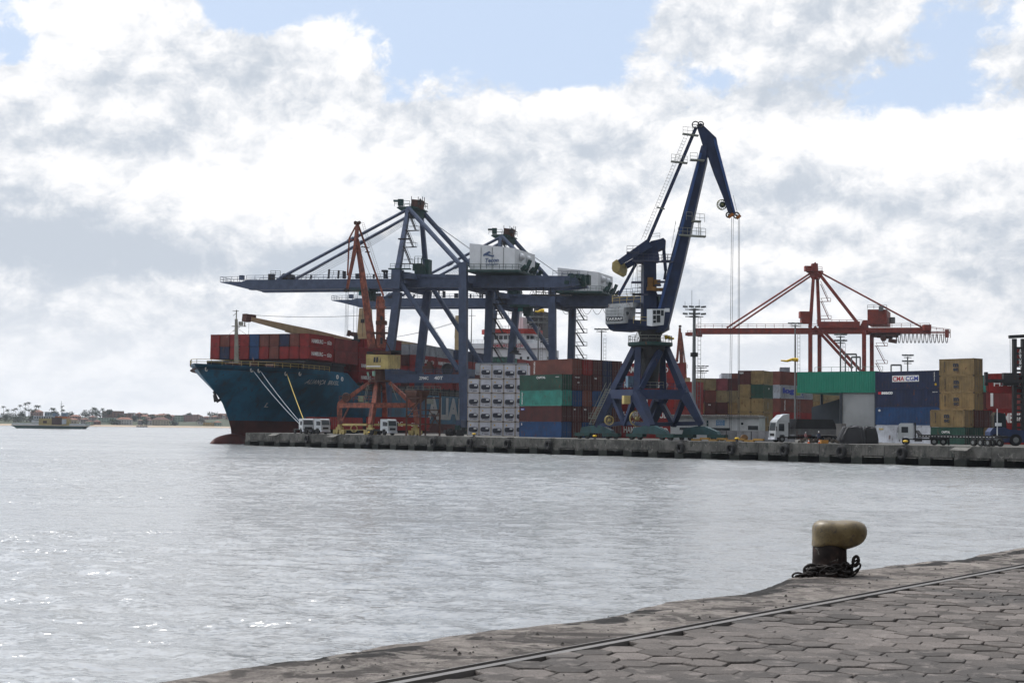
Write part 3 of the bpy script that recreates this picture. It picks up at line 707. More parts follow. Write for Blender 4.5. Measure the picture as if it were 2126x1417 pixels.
# anchor, fairleads, rails, windlass clutter
an = MB(); ac = sh(7.2, 3.6, 9.2)
an.beam(at(444, 812, 314), at(450.5, 829, 314), .5); an.beam(at(444, 819, 313.8), at(449, 833, 313.8), .3, .4, .8, .9); an.beam(at(458, 829, 314.2), at(449, 833, 314), .4, .5, .8, .8)
ship.part('anchor', an, steel_dark)
for d_, z_ in ((3, 16.2), (11.6, 16.35), (13.2, 16.3), (19.8, 15.9), (23.5, 16.0), (38, 15.8), (40.5, 15.4)):
    a = MB(); c = sh(d_, halfb(d_, z_) + .05, z_); a.torus(c, .42, .14, SR, 12, 6); ship.part('fairlead', a, letter_white, smooth=True)
a = MB(); a.rail([sh(1.2, 0, 17.2), sh(3, halfb(3, 17.3), 17.2), sh(7, halfb(7, 17.3), 17.1), sh(14, halfb(14, 17.3), 17.1), sh(22, halfb(22, 17.3), 17.0), sh(34, halfb(34, 17), 16.9)], 1.1, .09, 1.8)
a.rail([sh(1.2, 0, 17.2), sh(3, -halfb(3, 17.3), 17.2), sh(7, -halfb(7, 17.3), 17.1), sh(14, -halfb(14, 17.3), 17.1)], 1.1, .09, 1.8); ship.part('deck_rail', a, yellow_old)
a = MB(); a.rail([sh(48 + 4 * k, 14.8, 12.9) for k in range(32)], 1.2, .09, 2.0); ship.part('deck_rail', a, rail_steel)
a = MB(); a.box(sh(12, 2, 16), 2.4, 1.6, 1.9, .3); a.cyl(sh(13, 1, 17.4), sh(13, 4, 17.4), .8, n=10); a.box(sh(15, 6, 16), 1.5, 1.5, 2.2, .3); a.cyl(sh(17, 8, 17.2), sh(17, 10, 17.2), .7, n=10); a.beam(sh(14, 7, 17), sh(16, 5, 19.3), .15)
ship.parts('windlass', a, rust_brown)
# foremast
a = MB(); mp_ = at(491, 755, 316); mt = at(490.5, 662, 316)
a.beam(mp_, mt, .95, .95, .55, .55); a.beam(mt, at(491, 643, 316), .22)
a.beam(at(481, 677, 316), at(511, 677, 316), .18); a.beam(at(484, 688, 316), at(500, 676, 316), .1); a.box(at(500, 675, 316), .9, .9, .8); a.beam(at(483, 645.5, 316), at(496, 645.5, 316), .12); a.beam(at(484, 655, 316), at(490, 650, 316), .1)
a.beam(at(508, 678, 316), at(508, 668, 316), .25); a.path([at(490, 680, 316), at(470, 700, 320)], .03); a.path([at(491, 680, 316), at(517, 698, 322)], .03)
for k in range(14): a.beam(at(495.5, 668 + k * 6, 315.6), at(498, 668 + k * 6, 315.6), .05)
ship.part('foremast', a, paint('mast_grey', (.26, .25, .21), .6, .4, .2))
# name and big letters on the side
sl = 0.0
me = fit_text('ALIANÇA  BRASIL', 11.8, 1.25, letter_white, shear=.2, bold=.02, spacing=1.15)
def side_text(me, d, z, name, off=.12, vflare=True):
    for v in me.vertices:
        dd = d + v.co.x; zz = z + v.co.y; p = sh(dd, halfb(dd, zz) + off, zz) - ship.loc
        v.co = p
    o = link(name, me, ship.o); return o
side_text(me, 26.4, 13.6, 'lettering', .35)
me = fit_text('L', 0.9, 1.0, letter_white, bold=.02); side_text(me, 21.5, 8.3, 'lettering', .2)
me = fit_text('ALIANÇA', 44, 7.6, letter_white, bold=.045, spacing=1.0); side_text(me, 92, 5.0, 'lettering', .1)
# plate marks on the bulwark
# superstructure
U = 195
wht = paint('ship_white', (0.62, 0.64, 0.66), .5, .12, 0.03, .2)
lv = [(13, 30, 15), (30, 33.0, 15)]
a = MB(); a.hexa([sh(U, -14, 13), sh(U + 14, -14, 13), sh(U + 14, 14, 13), sh(U, 14, 13), sh(U, -14, 31.5), sh(U + 14, -14, 31.5), sh(U + 14, 14, 31.5), sh(U, 14, 31.5)])
a.hexa([sh(U - 1, -15.5, 31.6), sh(U + 5, -15.5, 31.6), sh(U + 5, 15.5, 31.6), sh(U - 1, 15.5, 31.6), sh(U - 1, -15.5, 33.4), sh(U + 5, -15.5, 33.4), sh(U + 5, 15.5, 33.4), sh(U - 1, 15.5, 33.4)])
sp = ship.part('superstructure', a, wht)
a = MB(); a.prism([sh(U - 1.5, -6.5, 33.4), sh(U - 1.5, 6.5, 33.4), sh(U + 1, 9, 33.4), sh(U + 8, 9, 33.4), sh(U + 8, -9, 33.4), sh(U + 1, -9, 33.4)], V((0, 0, 3.2))); br = ship.part('bridge', a, wht)
a = MB()
for k in range(7): a.beam(sh(U - 1.56, -5.9 + 1.7 * k, 35.3), sh(U - 1.56, -4.6 + 1.7 * k, 35.3), .12, 1.3)
for k in range(2): a.beam(sh(U - .9 + k * 1.1, 7.0 + k * 1.2, 35.3), sh(U + .0 + k * 1.1, 8.0 + k * 1.2, 35.3), .12, 1.3); a.beam(sh(U - .9 + k * 1.1, -7.0 - k * 1.2, 35.3), sh(U + k * 1.1, -8.0 - k * 1.2, 35.3), .12, 1.3)
for k in range(3): a.beam(sh(U + 2 + 2 * k, 9.05, 35.3), sh(U + 3.4 + 2 * k, 9.05, 35.3), .12, 1.3)
ship.parts('bridge_window', a, G1, br)
a = MB(); a.prism([sh(U - 2.2, -7, 36.6), sh(U - 2.2, 7, 36.6), sh(U + .6, 9.8, 36.6), sh(U + 8.6, 9.8, 36.6), sh(U + 8.6, -9.8, 36.6), sh(U + .6, -9.8, 36.6)], V((0, 0, 1.6))); ship.part('red_parapet', a, paint('parapet_red', (.33, .03, .02), .6, .3), br)
a = MB()
for r_ in range(4):
    for k in range(9): a.beam(sh(U - .05, -11 + 2.6 * k, 17.5 + r_ * 3.6), sh(U - .05, -10.2 + 2.6 * k, 17.5 + r_ * 3.6), .12, .9)
    for k in range(4): a.beam(sh(U + 1.5 + 3 * k, 14.05, 17.5 + r_ * 3.6), sh(U + 2.4 + 3 * k, 14.05, 17.5 + r_ * 3.6), .12, .9)
ship.parts('porthole', a, G1, sp)
a = MB(); a.rail([sh(U - 1, -15.4, 33.4), sh(U - 1, 15.4, 33.4), sh(U + 5, 15.4, 33.4)], 1.2, .1, 1.6); a.rail([sh(U - 2, -7, 38.2), sh(U - 2, 7, 38.2), sh(U + 8, 9, 38.2)], 1.1, .1, 1.6); ship.part('bridge_rail', a, wht)
put_text(ship.o, fit_text('HAMBURG HOLDING', 14, 1.0, letter_red, bold=.01), sh(U - 1.15, -6, 32.0) - ship.loc, SR)
a = MB(); a.box(sh(U + 9, 1, 36.5), 4.2, 4.2, 6.5, R(70)); a.box(sh(U + 9, 1, 43), 1.4, 1.4, 3.0, R(70))
for z_ in (40.5, 42.5, 44.5): a.beam(sh(U + 9, -2.6, z_), sh(U + 9, 4.6, z_), .35)
a.beam(sh(U + 9, 1, 43), sh(U + 9, 1, 50), .35); ship.part('radar_mast', a, wht)
a = MB(); a.box(sh(U + 18, 5.0, 31), 8, 6, 14.5, R(70)); a.cyl(sh(U + 18, 5.0, 45.5), sh(U + 18, 5.0, 48.5), 1.8, 1.6, 14); ship.part('funnel', a, steel_dark)
a = MB(); a.beam(sh(U - 1, -13, 33), sh(U - 1, -13, 47), .4, .4, .2, .2); a.beam(sh(U - 1, -14, 43), sh(U - 1, -11.5, 43), .15); ship.part('side_mast', a, steel_grey)
# ship cranes
def ship_crane(px, D, y_top, wpx, tip, root, Dt, second=None):
    Wm = wpx * D / FPX
    b0 = at(px, 760, D); b0.z = 13; b1 = at(px, y_top, D)
    a = MB(); hgt = b1.z
    a.beam(V((b1.x, b1.y, 13)), V((b1.x, b1.y, hgt - 7)), Wm * .95, Wm * .95, side=SR); a.beam(V((b1.x, b1.y, hgt - 7)), V((b1.x, b1.y, hgt)), Wm, Wm * 1.1, Wm * .8, Wm * .9, side=SR)
    ped = ship.part('crane_pedestal', a, beige)
    a = MB(); a.box(V((b1.x, b1.y, 13)) - SA * Wm * .56 + V((0, 0, hgt - 17)), 1.0, .1, 1.0, R(-20)); ship.part('hatch', a, steel_dark, ped)
    a = MB(); rt = at(root[0], root[1], D - 2.5); tp = at(tip[0], tip[1], Dt); q = rt.lerp(tp, .42)
    for oo in (0,):
        a.beam(rt, q, 1.4, 2.1, 1.4, 2.1); a.beam(q, tp, 1.4, 2.1, .9, .9)
    a.beam(rt.lerp(tp, .55) + V((0, 0, -.8)), rt.lerp(tp, .68) + V((0, 0, -.6)), 1.0, .9); bm_ = ship.part('crane_jib', a, beige)
    a = MB(); a.beam(tp, tp.lerp(rt, -.04), 1.5, 1.8); a.beam(tp + V((0, 0, .7)), tp.lerp(rt, .05) + V((0, 0, .9)), .8, .7); ship.part('sheave_head', a, rust_brown, bm_)
    a = MB()
    for k in (-.5, .5):
        top = V((b1.x, b1.y, hgt - 1.2 - abs(k) * 3)) + SR * k
        pts = [tp.lerp(top, i / 6) + V((0, 0, .9 - 6.0 * (i / 6) * (1 - i / 6) * .35)) for i in range(7)]; a.path(pts, .05, 4)
    a.path([tp, V((tp.x, tp.y, tp.z - 4.8))], .04, 4); ship.part('luffing_rope', a, wire, bm_)
ship_crane(759, 380, 640, 24, (517, 661), (745, 716), 345)
ship_crane(950.5, 442, 655, 9.5, (812, 707), (938, 735), 405)
a = MB(); a.beam(at(722, 691, 392), at(748, 697, 392), .8, .9, 1.3, 1.6); a.beam(at(721, 691, 392), at(727, 692, 392), 1.5, 1.6); ship.part('crane_jib', a, rust_brown)
# mooring ropes
def rope(p0, p1, m, lbl, sag=1.0, r=.06):
    a = MB(); pts = [p0.lerp(p1, i / 12) + V((0, 0, -sag * 4 * (i / 12) * (1 - i / 12))) for i in range(13)]; a.path(pts, r, 5)
    solo('mooring_rope', a, m, lbl, 'rope', 'mooring ropes from the bow to the quay', loc=p0)
rb = pq(pq_at(637, .7), .7, .5)
rope(sh(11.6, halfb(11.6, 16.35) + .4, 16.2), rb, rope_m, 'left one of the two pale mooring ropes from the ship bow', .5)
rope(sh(13.2, halfb(13.2, 16.3) + .4, 16.2), rb + V((.3, 0, 0)), rope_m, 'right one of the two pale mooring ropes, next to the yellow rope', .45)
rope(sh(19.8, halfb(19.8, 15.9) + .3, 15.8), rb + V((.2, .1, .1)), rope_y, 'single yellow mooring rope, steeper than the two pale ones', .2, .07)

# ------------------------------------------------------------------ ship-to-shore gantry cranes
def zigzag(a, base, top, out, w_=1.6, run=2.6, step=3.6, m=None):
    """stair tower: landings and flights going up from base to top, running along `out`"""
    z = base.z; k = 0; side = V((-out.y, out.x, 0))
    while z < top.z - .5:
        f = (z - base.z) / max(.01, top.z - base.z); c = base.lerp(top, f)
        p0 = c + out * .4; p1 = c + out * (.4 + run); 
        a.beam(c, p1 + out * .8, .9, .16)
        q0, q1 = (p1, p0 + V((0, 0, step))) if k % 2 == 0 else (p1, p0 + V((0, 0, step)))
        a.beam(q0 + side * .4, q1 + side * .4, .08, .2); a.beam(q0 - side * .4, q1 - side * .4, .08, .2)
        for i in range(1, 8): t_ = q0.lerp(q1, i / 8); a.beam(t_ - side * .4, t_ + side * .4, .2, .05)
        for s_ in (-.45, .45):
            a.beam(q0 + side * s_ + V((0, 0, 1.1)), q1 + side * s_ + V((0, 0, 1.1)), .07)
            a.beam(p1 + out * .8 + side * s_, p1 + out * .8 + side * s_ + V((0, 0, 1.1)), .07); a.beam(p0 + side * s_ + V((0, 0, 1.1)), p1 + out * .8 + side * s_ + V((0, 0, 1.1)), .07)
        z += step; k += 1
WS = 17.0
Nn = at(826, 603, 350); PLN = Plane(Nn, -SR)
def SP(f): return PLN.shift(SA * WS * f)
N_ = SP(0); F_ = SP(1); C1 = SP(.3); C2 = SP(.7); M1 = SP(.33); M2 = SP(.62)
gz = QZ
def gnd(p): return V((p.x, p.y, gz))
cr = Thing('gantry_crane', 'nearer blue ship-to-shore gantry crane with white machinery house and lettering', 'crane', gnd(Nn), 'blue ship-to-shore gantry cranes')
SRn = SR
def leg(parts, pts, w0, w1, name='leg'):
    a = MB()
    for p, q in zip(pts, pts[1:]): a.beam(p, q, w0, w1, w0, w1, side=SA)
    return cr.part(name, a, crane_blue)
def down(pl, x, y, z=QZ + 1.6):
    p = pl(x, y); return V((p.x, p.y, z))
leg(cr, [N_(823, 590), N_(826, 606), N_(806, 762), down(N_, 803, 800)], 1.3, 2.0)
l2 = leg(cr, [N_(962, 545), N_(962, 760), down(N_, 966, 800)], 1.3, 2.0)
leg(cr, [F_(885, 590), F_(888, 604), F_(871, 762), down(F_, 869, 800)], 1.3, 2.0)
l4 = leg(cr, [F_(1019, 560), F_(1013, 760), down(F_, 1012, 800)], 1.3, 2.0)
for pl, x0, x1 in ((N_, 803, 972), (F_, 866, 1018)):
    a = MB(); a.beam(pl(x0, 785.5), pl(x1, 785.5), 1.2, 2.1, side=SA); a.rail([pl(x0 + 10, 776), pl(x1, 776)], 1.1, .09, 2.2)
    a.beam(pl(x0 + 10, 792), pl(x0 + 2, 806), 1.0, 1.0); a.beam(pl(x1 - 14, 792), pl(x1 - 4, 806), 1.0, 1.0)
    pb_ = cr.part('portal_beam', a, crane_blue)
    if pl is N_: pbn = pb_
p = N_(873, 782) ; 
put_text(pbn, fit_text('ZPMC', 2.5, .75, letter_white, bold=.03), V((0, 0, 0)) + (N_(872, 788) - SA * .62) - cr.loc, SR)
put_text(pbn, fit_text('40T', 2.3, .85, letter_white, bold=.03), (N_(903.5, 788) - SA * .62) - cr.loc, SR)
a = MB(); c = N_(919, 765) + SA * 3; a.torus(c, 1.35, .3, -SA, 20, 6); a.cyl(c, c + SA * .8, 1.2, n=18); cr.part('cable_reel', a, steel_dark)
a = MB(); a.box(N_(879, 772) + SA * 3, 2.6, 1.4, 1.6, R(-20)); a.box(N_(882, 762) + SA * 3, 1.2, 1, 1.5, R(-20)); cr.part('cable_winch', a, rust_brown)
for q in ((N_(831, 586), N_(952, 768)), (F_(893, 590), F_(1006, 766))):
    a = MB(); a.cyl(q[0], q[1], .62, n=10); a.rail([q[0].lerp(q[1], .3) + V((0, 0, .6)), q[0].lerp(q[1], .75) + V((0, 0, .6))], .7, .06, 3, False); cr.part('brace', a, crane_blue)
for x in (824, 962):                  # tie beams along the rails, top and bottom
    for y in (592, 772):
        p = N_(x if y < 700 else (804 if x == 824 else 964), y); a = MB(); a.beam(p, p + SA * WS, 1.1, 1.7); cr.part('tie_beam', a, crane_blue)
for p in (down(N_, 803, 800), down(N_, 966, 800)):
    a = MB(); a.beam(V((p.x, p.y, 5.2)) - SA * 4, V((p.x, p.y, 5.2)) + SA * (WS + 4), 1.4, 1.8); cr.part('sill_beam', a, crane_blue)
    for s_ in (-1, WS + 1):
        a = MB(); c = V((p.x, p.y, QZ)) + SA * s_; a.beam(c + V((0, 0, 1.6)) - SA * 4, c + V((0, 0, 1.6)) + SA * 4, 1.0, 1.1)
        for k in range(8): a.cyl(c + SA * (-3.9 + 1.1 * k) - SR * .3 + V((0, 0, .45)), c + SA * (-3.9 + 1.1 * k) + SR * .3 + V((0, 0, .45)), .42, n=12)
        cr.part('bogie', a, dark_green)
# boom and girder
for C, nm in ((C1, 0), (C2, 1)):
    dx = 0 if nm == 0 else SA.dot(V((0, 0, 0)))
    a = MB(); O = SA * (WS * .4 * nm)
    q = [C1(470, 587), C1(520, 581), C1(520, 601), C1(500, 597)]
    a.prism([v + O - SA * .6 for v in (C1(484, 592), C1(515, 581), C1(822, 579), C1(822, 597.5), C1(520, 601))], SA * 1.2)
    a.beam(C1(520, 601) + O + V((0, 0, -.05)), C1(822, 598) + O + V((0, 0, -.05)), 1.7, .14)
    a.rail([C1(515, 581) + O - SA * .8, C1(822, 578.5) + O - SA * .8], 1.1, .09, 2.4)
    bo = cr.part('boom_girder', a, crane_blue)
    a = MB(); a.prism([v + O - SA * .65 for v in (C1(822, 571), C1(1198, 573), C1(1204, 592), C1(1170, 597), C1(822, 597.5))], SA * 1.3)
    a.beam(C1(822, 572) + O, C1(960, 574) + O, 1.7, .8)
    a.rail([C1(1150, 572.5) + O - SA * .9, C1(1206, 573) + O - SA * .9], 1.1, .09, 2.0)
    cr.part('main_girder', a, crane_blue)
a = MB(); t0 = C1(500, 588); a.prism([C1(456, 584.5), C1(459, 586.5), C1(484, 592), C1(515, 586), C1(500, 584.5)], SA * WS * .4)
a.rail([C1(457, 585), C1(505, 584)], 1.3, .09, 1.6); a.rail([C1(457, 585), C1(457, 585) + SA * WS * .4, C1(505, 584) + SA * WS * .4], 1.3, .09, 1.6); a.box(C1(502, 581), 1.1, 1, 1.2, R(-20)); cr.part('boom_tip', a, crane_blue)
a = MB()
for k in range(9):
    p = C1(540 + k * 33, 583); a.beam(p, p + SA * WS * .4, .5, .6)
for k in range(10):
    p = C1(840 + k * 36, 578); a.beam(p, p + SA * WS * .4, .6, .8)
cr.parts('cross_beam', a, crane_blue)
a = MB()
for x, y0, y1, w_ in ((564, 569, 581, 1.6), (682, 559, 578, .4), (702, 561, 578, .4), (714, 563, 578, .7), (716, 563, 578, .6), (743, 568, 578, 1.2), (645, 571, 579, .4), (776, 569, 578, .5), (798, 562, 578, .5), (803, 562, 578, .5)):
    a.beam(C1(x, y1), C1(x + (1.5 if w_ == .4 else 0), y0), w_, w_)
a.beam(C1(794, 562.5), C1(804, 562.5), 1.2, .5); a.rail([C1(562, 571), C1(582, 572)], 1.2, .09, 1.2); a.rail([C1(682, 571), C1(714, 572)], 1.2, .09, 1.2)
a.cyl(C1(590, 574), C1(590, 574) + SA * 2, .9, n=12); a.cyl(C1(600, 574), C1(600, 574) + SA * 2, .8, n=12)
cr.parts('boom_fitting', a, steel_dark)
# masthead and stays
AP = M1(848, 432); AQ = M2(874, 436)
for q0, q1 in (((N_, 826, 562), AP), ((F_, 885, 566), AQ)):
    b0 = q0[0](q0[1], q0[2]); a = MB(); a.beam(b0, q1, 1.25, 1.25, .95, .95); cr.part('mast', a, crane_blue)
a = MB(); a.beam(N_(824, 600), N_(826, 560), 2.4, 2.4, side=SA); a.prism([N_(828, 563), N_(850, 565), N_(853, 578), N_(828, 578)], SA * 5); a.beam(F_(884, 600), F_(885, 564), 2.2, 2.2, side=SA); cr.parts('mast_footing', a, crane_blue)
a = MB(); e = (AQ - AP); e.z = 0; c0 = AP + V((0, 0, -.5))
a.prism([M1(823, 431), M1(832, 437), M1(848, 436), M1(868, 432), M1(866, 429.5), M1(828, 428)], SA * 6.5)
a.beam(AP + V((0, 0, -1)), AQ + V((0, 0, -1)), 2.4, 3.0, 2.4, 2.4); a.rail([M1(819, 428), M1(850, 428)], 1.4, .1, 1.4); a.rail([M1(819, 428) + SA * 6, M1(868, 427) + SA * 6, M1(868, 427)], 1.4, .1, 1.4)
a.beam(M1(818, 417), M1(836, 417), .8, .5); a.box(M1(832, 427), 1.4, 1.4, 1.6)
hd_ = cr.part('masthead', a, dark_green)
a = MB(); a.beam(M1(850, 421) + SA * 2, M1(871, 423) + SA * 2, 2.0, 2.2); cr.part('sheave_housing', a, rust_brown, hd_)
a = MB()
for x, y in ((851, 406), (865, 407), (869, 410), (878, 408), (874, 407)): a.beam(M1(x, 424) + SA, M1(x, y) + SA, .16)
a.beam(M1(869.5, 424) + SA, M1(869.5, 412) + SA, .5); cr.parts('antenna', a, steel_dark, hd_)
for q0, q1 in ((AP + V((0, 0, -.2)), C1(581, 577)), (AP.lerp(AQ, .5) + V((0, 0, -.9)), C1(581, 577) + SA * WS * .4 + SR * 0)):
    a = MB(); a.cyl(q0, q1, .42, n=8); m_ = q0.lerp(q1, .42); a.cyl(m_, q0.lerp(q1, .46), .6, n=8); a.beam(q1, q1 + V((0, 0, -1.0)), 1.4, 1.2); cr.part('forestay', a, crane_blue)
for q0, q1 in ((AP, N_(958, 552)), (AQ, F_(1014, 592))):
    a = MB(); a.cyl(q0, q1, .62, n=8); cr.part('backstay', a, crane_blue)
a = MB()
for k in range(5):
    q0 = AP.lerp(AQ, .1 + k * .12) + V((0, 0, -2.0)); q1 = C1(600 + k * 3, 577) + SA * (1.5 + k * 1.2)
    a.path([q0.lerp(q1, i / 6) + V((0, 0, -1.6 * 4 * (i / 6) * (1 - i / 6) * .5)) for i in range(7)], .045, 4)
for k in range(2): a.path([AQ + V((0, 0, -1)), C1(1045, 571) + SA * (3 + k * 3), ], .045, 4)
cr.part('boom_rope', a, wire)
# stairs by the mast, stair tower on the far right leg
a = MB(); zigzag(a, N_(834, 548), M1(850, 450), SR, run=2.0, step=4.4); a.beam(N_(828, 496), N_(850, 496), 1.0, .3); cr.part('mast_stair', a, steel_dark)
a = MB(); q0 = down(F_, 1016, 700, 6.0) + SR * .8; zigzag(a, q0, F_(1024, 602), SR, run=2.4, step=3.7); cr.part('stair_tower', a, steel_dark)
a = MB()
for x, y, w_, h_, d_ in ((864, 572, 1.6, 3.2, 2), (872, 572, 2.4, 2.2, 3), (855, 560, 1.0, 1.6, 1), (882, 572, 1.2, 4.2, 2)):
    a.box(C1(x, y) + SA * 2, w_, d_, h_, R(-20))
a.rail([C1(861, 541), C1(876, 541), C1(876, 541) + SA * 2], 1.1, .09, 1.0)
for x in (861, 868, 876): a.beam(C1(x, 572), C1(x, 534), .15); a.beam(C1(x, 572) + SA * 2, C1(x, 534) + SA * 2, .15)
a.rail([N_(810, 557), N_(850, 557)], 1.2, .09, 1.2); a.beam(N_(808, 558), N_(852, 558), 1.2, .3); a.beam(N_(815, 561), N_(815, 575), .5)
cr.part('winch_platform', a, dark_green)
# machinery house
H1 = N_.shift(SA * 1.0)
fl_, fr_, flb, frb = H1(975, 505), H1(1068.5, 515), H1(975, 559), H1(1068.5, 560)
BV = SA * 15.0
a = MB(); a.hexa([flb, frb, frb + BV, flb + BV, fl_, fr_, fr_ + BV + V((0, 0, .2)), fl_ + BV])
hs = cr.part('machinery_house', a, white_paint)
a = MB()
for t_, y in ((.28, 3.2), (.62, 3.0)):
    c = frb.lerp(frb + BV, t_) + V((0, 0, 3.6)) + SR * .02
    a.lathe(c, [(.95, 0), (.95, .25), (.7, .75), (.3, 1.0), (0, 1.05)], 12, axis=SR)
cr.parts('vent_hood', a, white_paint, hs)
a = MB()
for k in range(1, 4): q = flb.lerp(frb, k / 4); a.beam(q - SA * .05, q - SA * .05 + V((0, 0, 5.4)), .10)
cr.parts('panel_seam', a, steel_grey, hs)
put_text(hs, fit_text('Tecon', 3.5, 1.0, grey_blue_letter, shear=.2, bold=.03), H1(1007.5, 544.5) - SA * .12 - cr.loc, SR)
put_text(hs, fit_text('Salvador', 3.4, .62, grey_blue_letter, shear=.2), H1(1008, 551) - SA * .12 - cr.loc, SR)
a = MB()
for poly in ([(1003.5, 532), (1004, 527.5), (1016, 521), (1020, 525), (1017, 525), (1008, 530.5)], [(1006, 529.5), (1011, 526), (1023, 530.5), (1026, 528.5), (1025.5, 533), (1021, 533)]):
    a.prism([H1(x, y) - SA * .1 for x, y in poly], -SA * .03)
cr.parts('logo', a, grey_blue_letter, hs)
a = MB(); a.prism([v + V((0, 0, -.7)) for v in (flb - SR * .5 - SA * 1.4, frb + SR * 1.6 - SA * 1.4, frb + BV + SR * 1.6, flb + BV - SR * .5)], V((0, 0, .55)))
a.rail([flb - SA * 1.3, frb - SA * 1.3 + SR * 1.5, frb + BV + SR * 1.5], 1.15, .1, 1.6)
for k in range(5): a.beam(frb + SR * 1.2 + BV * (.1 + k * .2), frb + SR * 2.4 + BV * (.1 + k * .2) + V((0, 0, 1.2 + (k % 2) * 1.6)), .4, .9)
cr.part('house_platform', a, dark_green)
a = MB()
for k in range(9): a.box(C1(1178 + k * 4, 590 - (k * 37 % 14)) + SA * (k % 3) * 2, 1.2, 1.6, .8 + (k % 3) * .8, R(-20))
a.rail([C1(1172, 597), C1(1214, 599)], 1.2, .09, 1.2); a.rail([C1(1176, 588) - SA, C1(1210, 594) - SA], 1.2, .09, 1.2); a.rail([C1(1168, 575), C1(1200, 575)], 1.2, .09, 1.2)
for k in range(5): a.cyl(C1(1182 + k * 6, 572 + k * 4) + SA * 1, C1(1182 + k * 6, 572 + k * 4) + SA * 2.5, .8, n=10)
cr.part('trolley_winch', a, dark_green)
a = MB()
for k in range(3): a.beam(C1(1113 + k * 15, 572), C1(1113 + k * 15, 612), .25); a.beam(C1(1113, 578 + k * 14), C1(1150, 580 + k * 14), .22)
a.rail([C1(1106, 611), C1(1158, 612)], 1.1, .08, 1.4); a.beam(C1(1104, 612), C1(1186, 612.5), 1.6, .3); cr.part('girder_stair', a, steel_dark)
a = MB()
for k in range(7):
    x0 = 985 + k * 24; a.path([C1(x0 + 24 * i / 8, 599 + 17 * 4 * (i / 8) * (1 - i / 8) ) for i in range(9)], .06, 4)
cr.part('festoon_cable', a, wire)
# trolley cab, ropes, spreader
def trolley(x, dy, rope_bottom):
    a = MB(); a.beam(C1(x - 18, 600) + SA * WS * .1, C1(x + 26, 600) + SA * WS * .1, 5.0, .7); a.box(C1(x + 12, 622) + SA * WS * .2, 2.2, 2.2, 2.7, R(-20)); tb = cr.part('trolley', a, dark_green)
    a = MB(); a.box(C1(x - 3, 611) + SA * WS * .2 , 1.5, 2.0, 1.5, R(-20)); cr.part('operator_cab', a, G2, tb)
    a = MB(); bx = C1(x - 40, rope_bottom) + SA * 3
    for i in range(4):
        q0 = C1(x - 26 + i * 6, 600) + SA * (1.5 + (i % 2) * 3.5); q1 = V((q0.x, q0.y, bx.z + 1)) 
        a.path([q0, q1], .05, 4)
    cr.part('hoist_rope', a, wire, tb)
    a = MB(); c = C1(x - 17, rope_bottom) + SA * 3.2; a.beam(c - SR * 1.0, c + SR * 1.0, 1.0, .7); a.beam(c - SA * 4 + V((0, 0, -.5)), c + SA * 4 + V((0, 0, -.5)), .7, .4); a.box(c + V((0, 0, .3)), 1, 1.2, 1.0); cr.part('spreader', a, steel_dark, tb)
    return tb
trolley(744, 0, 705)
# second crane of the same make, farther along the quay
c2 = copy_tree(cr.o); PK1 = M1(853, 425); PK2 = at(1045.5, 484, PK1.y / .877)
c2.location = cr.o.location + V((PK2.x - PK1.x, PK2.y - PK1.y, 0)); c2['label'] = 'farther blue ship-to-shore gantry crane, half hidden behind the nearer blue one'
for ch_ in c2.children:
    if ch_.name.startswith('trolley') and not ch_.name.startswith('trolley_winch'): ch_.location += SR * 19
# ------------------------------------------------------------------ red gantry crane far behind
RD = 480
RN = Plane(at(1682.5, 880, RD), -SR)
def RP(f): return RN.shift(SA * 16 * f)
R0, R1, RC = RP(0), RP(1), RP(.5)
rc = Thing('gantry_crane', 'red ship-to-shore gantry crane with its boom down, behind the teal shed', 'crane', gnd(R0(1682.5, 880)))
def rp(name, a, m=None, parent=None): return rc.part(name, a, m or crane_red, parent)
# the portal reads from four leg columns
def legx(x, D):
    t = at(x, 690, D); a = MB(); a.beam(V((t.x, t.y, QZ)), t, 1.5, 1.25, 1.5, 1.25, side=SA); rp('leg', a); return t
T1 = legx(1682.5, 478); T2 = legx(1701.5, 494); T3 = legx(1794, 472); T4 = legx(1810, 488)
for q in ((T1, T2), (T3, T4)):
    a = MB(); a.beam(q[0], q[1], 1.1, 1.6); rp('tie_beam', a)
GP = Plane(at(1690, 690, 484), V((T1.x - T3.x, T1.y - T3.y, 0)))
a = MB(); a.prism([GP(1444, 681), GP(1930, 679.5), GP(1930, 690), GP(1444, 691)], SA * 1.2); a.prism([v + SA * 6 for v in (GP(1444, 681), GP(1930, 679.5), GP(1930, 690), GP(1444, 691))], SA * 1.2)
a.rail([GP(1446, 680.5), GP(1930, 679)], 1.3, .12, 3.0); rp('main_girder', a)
a = MB(); a.beam(GP(1426, 694), GP(1452, 693), 5, 1.0); a.prism([GP(1444, 683), GP(1452, 683), GP(1450, 697), GP(1442, 697)], SA * 6); a.rail([GP(1427, 693), GP(1442, 693)], 1.2, .12, 1.2); rp('boom_tip', a)
a = MB(); a.beam(GP(1700, 674), GP(1785, 674), 1.4, 2.2); a.rail([GP(1696, 671), GP(1790, 671)], 1.2, .12, 2.4); rp('upper_walkway', a)
AR = GP(1686, 562); AR2 = GP(1700, 562)
for q0, q1 in ((GP(1682, 680), GP(1689, 573)), (GP(1701, 676), GP(1693.5, 573) + SA * 4)):
    a = MB(); a.beam(q0, q1, 1.15, 1.15, .95, .95); rp('mast', a)
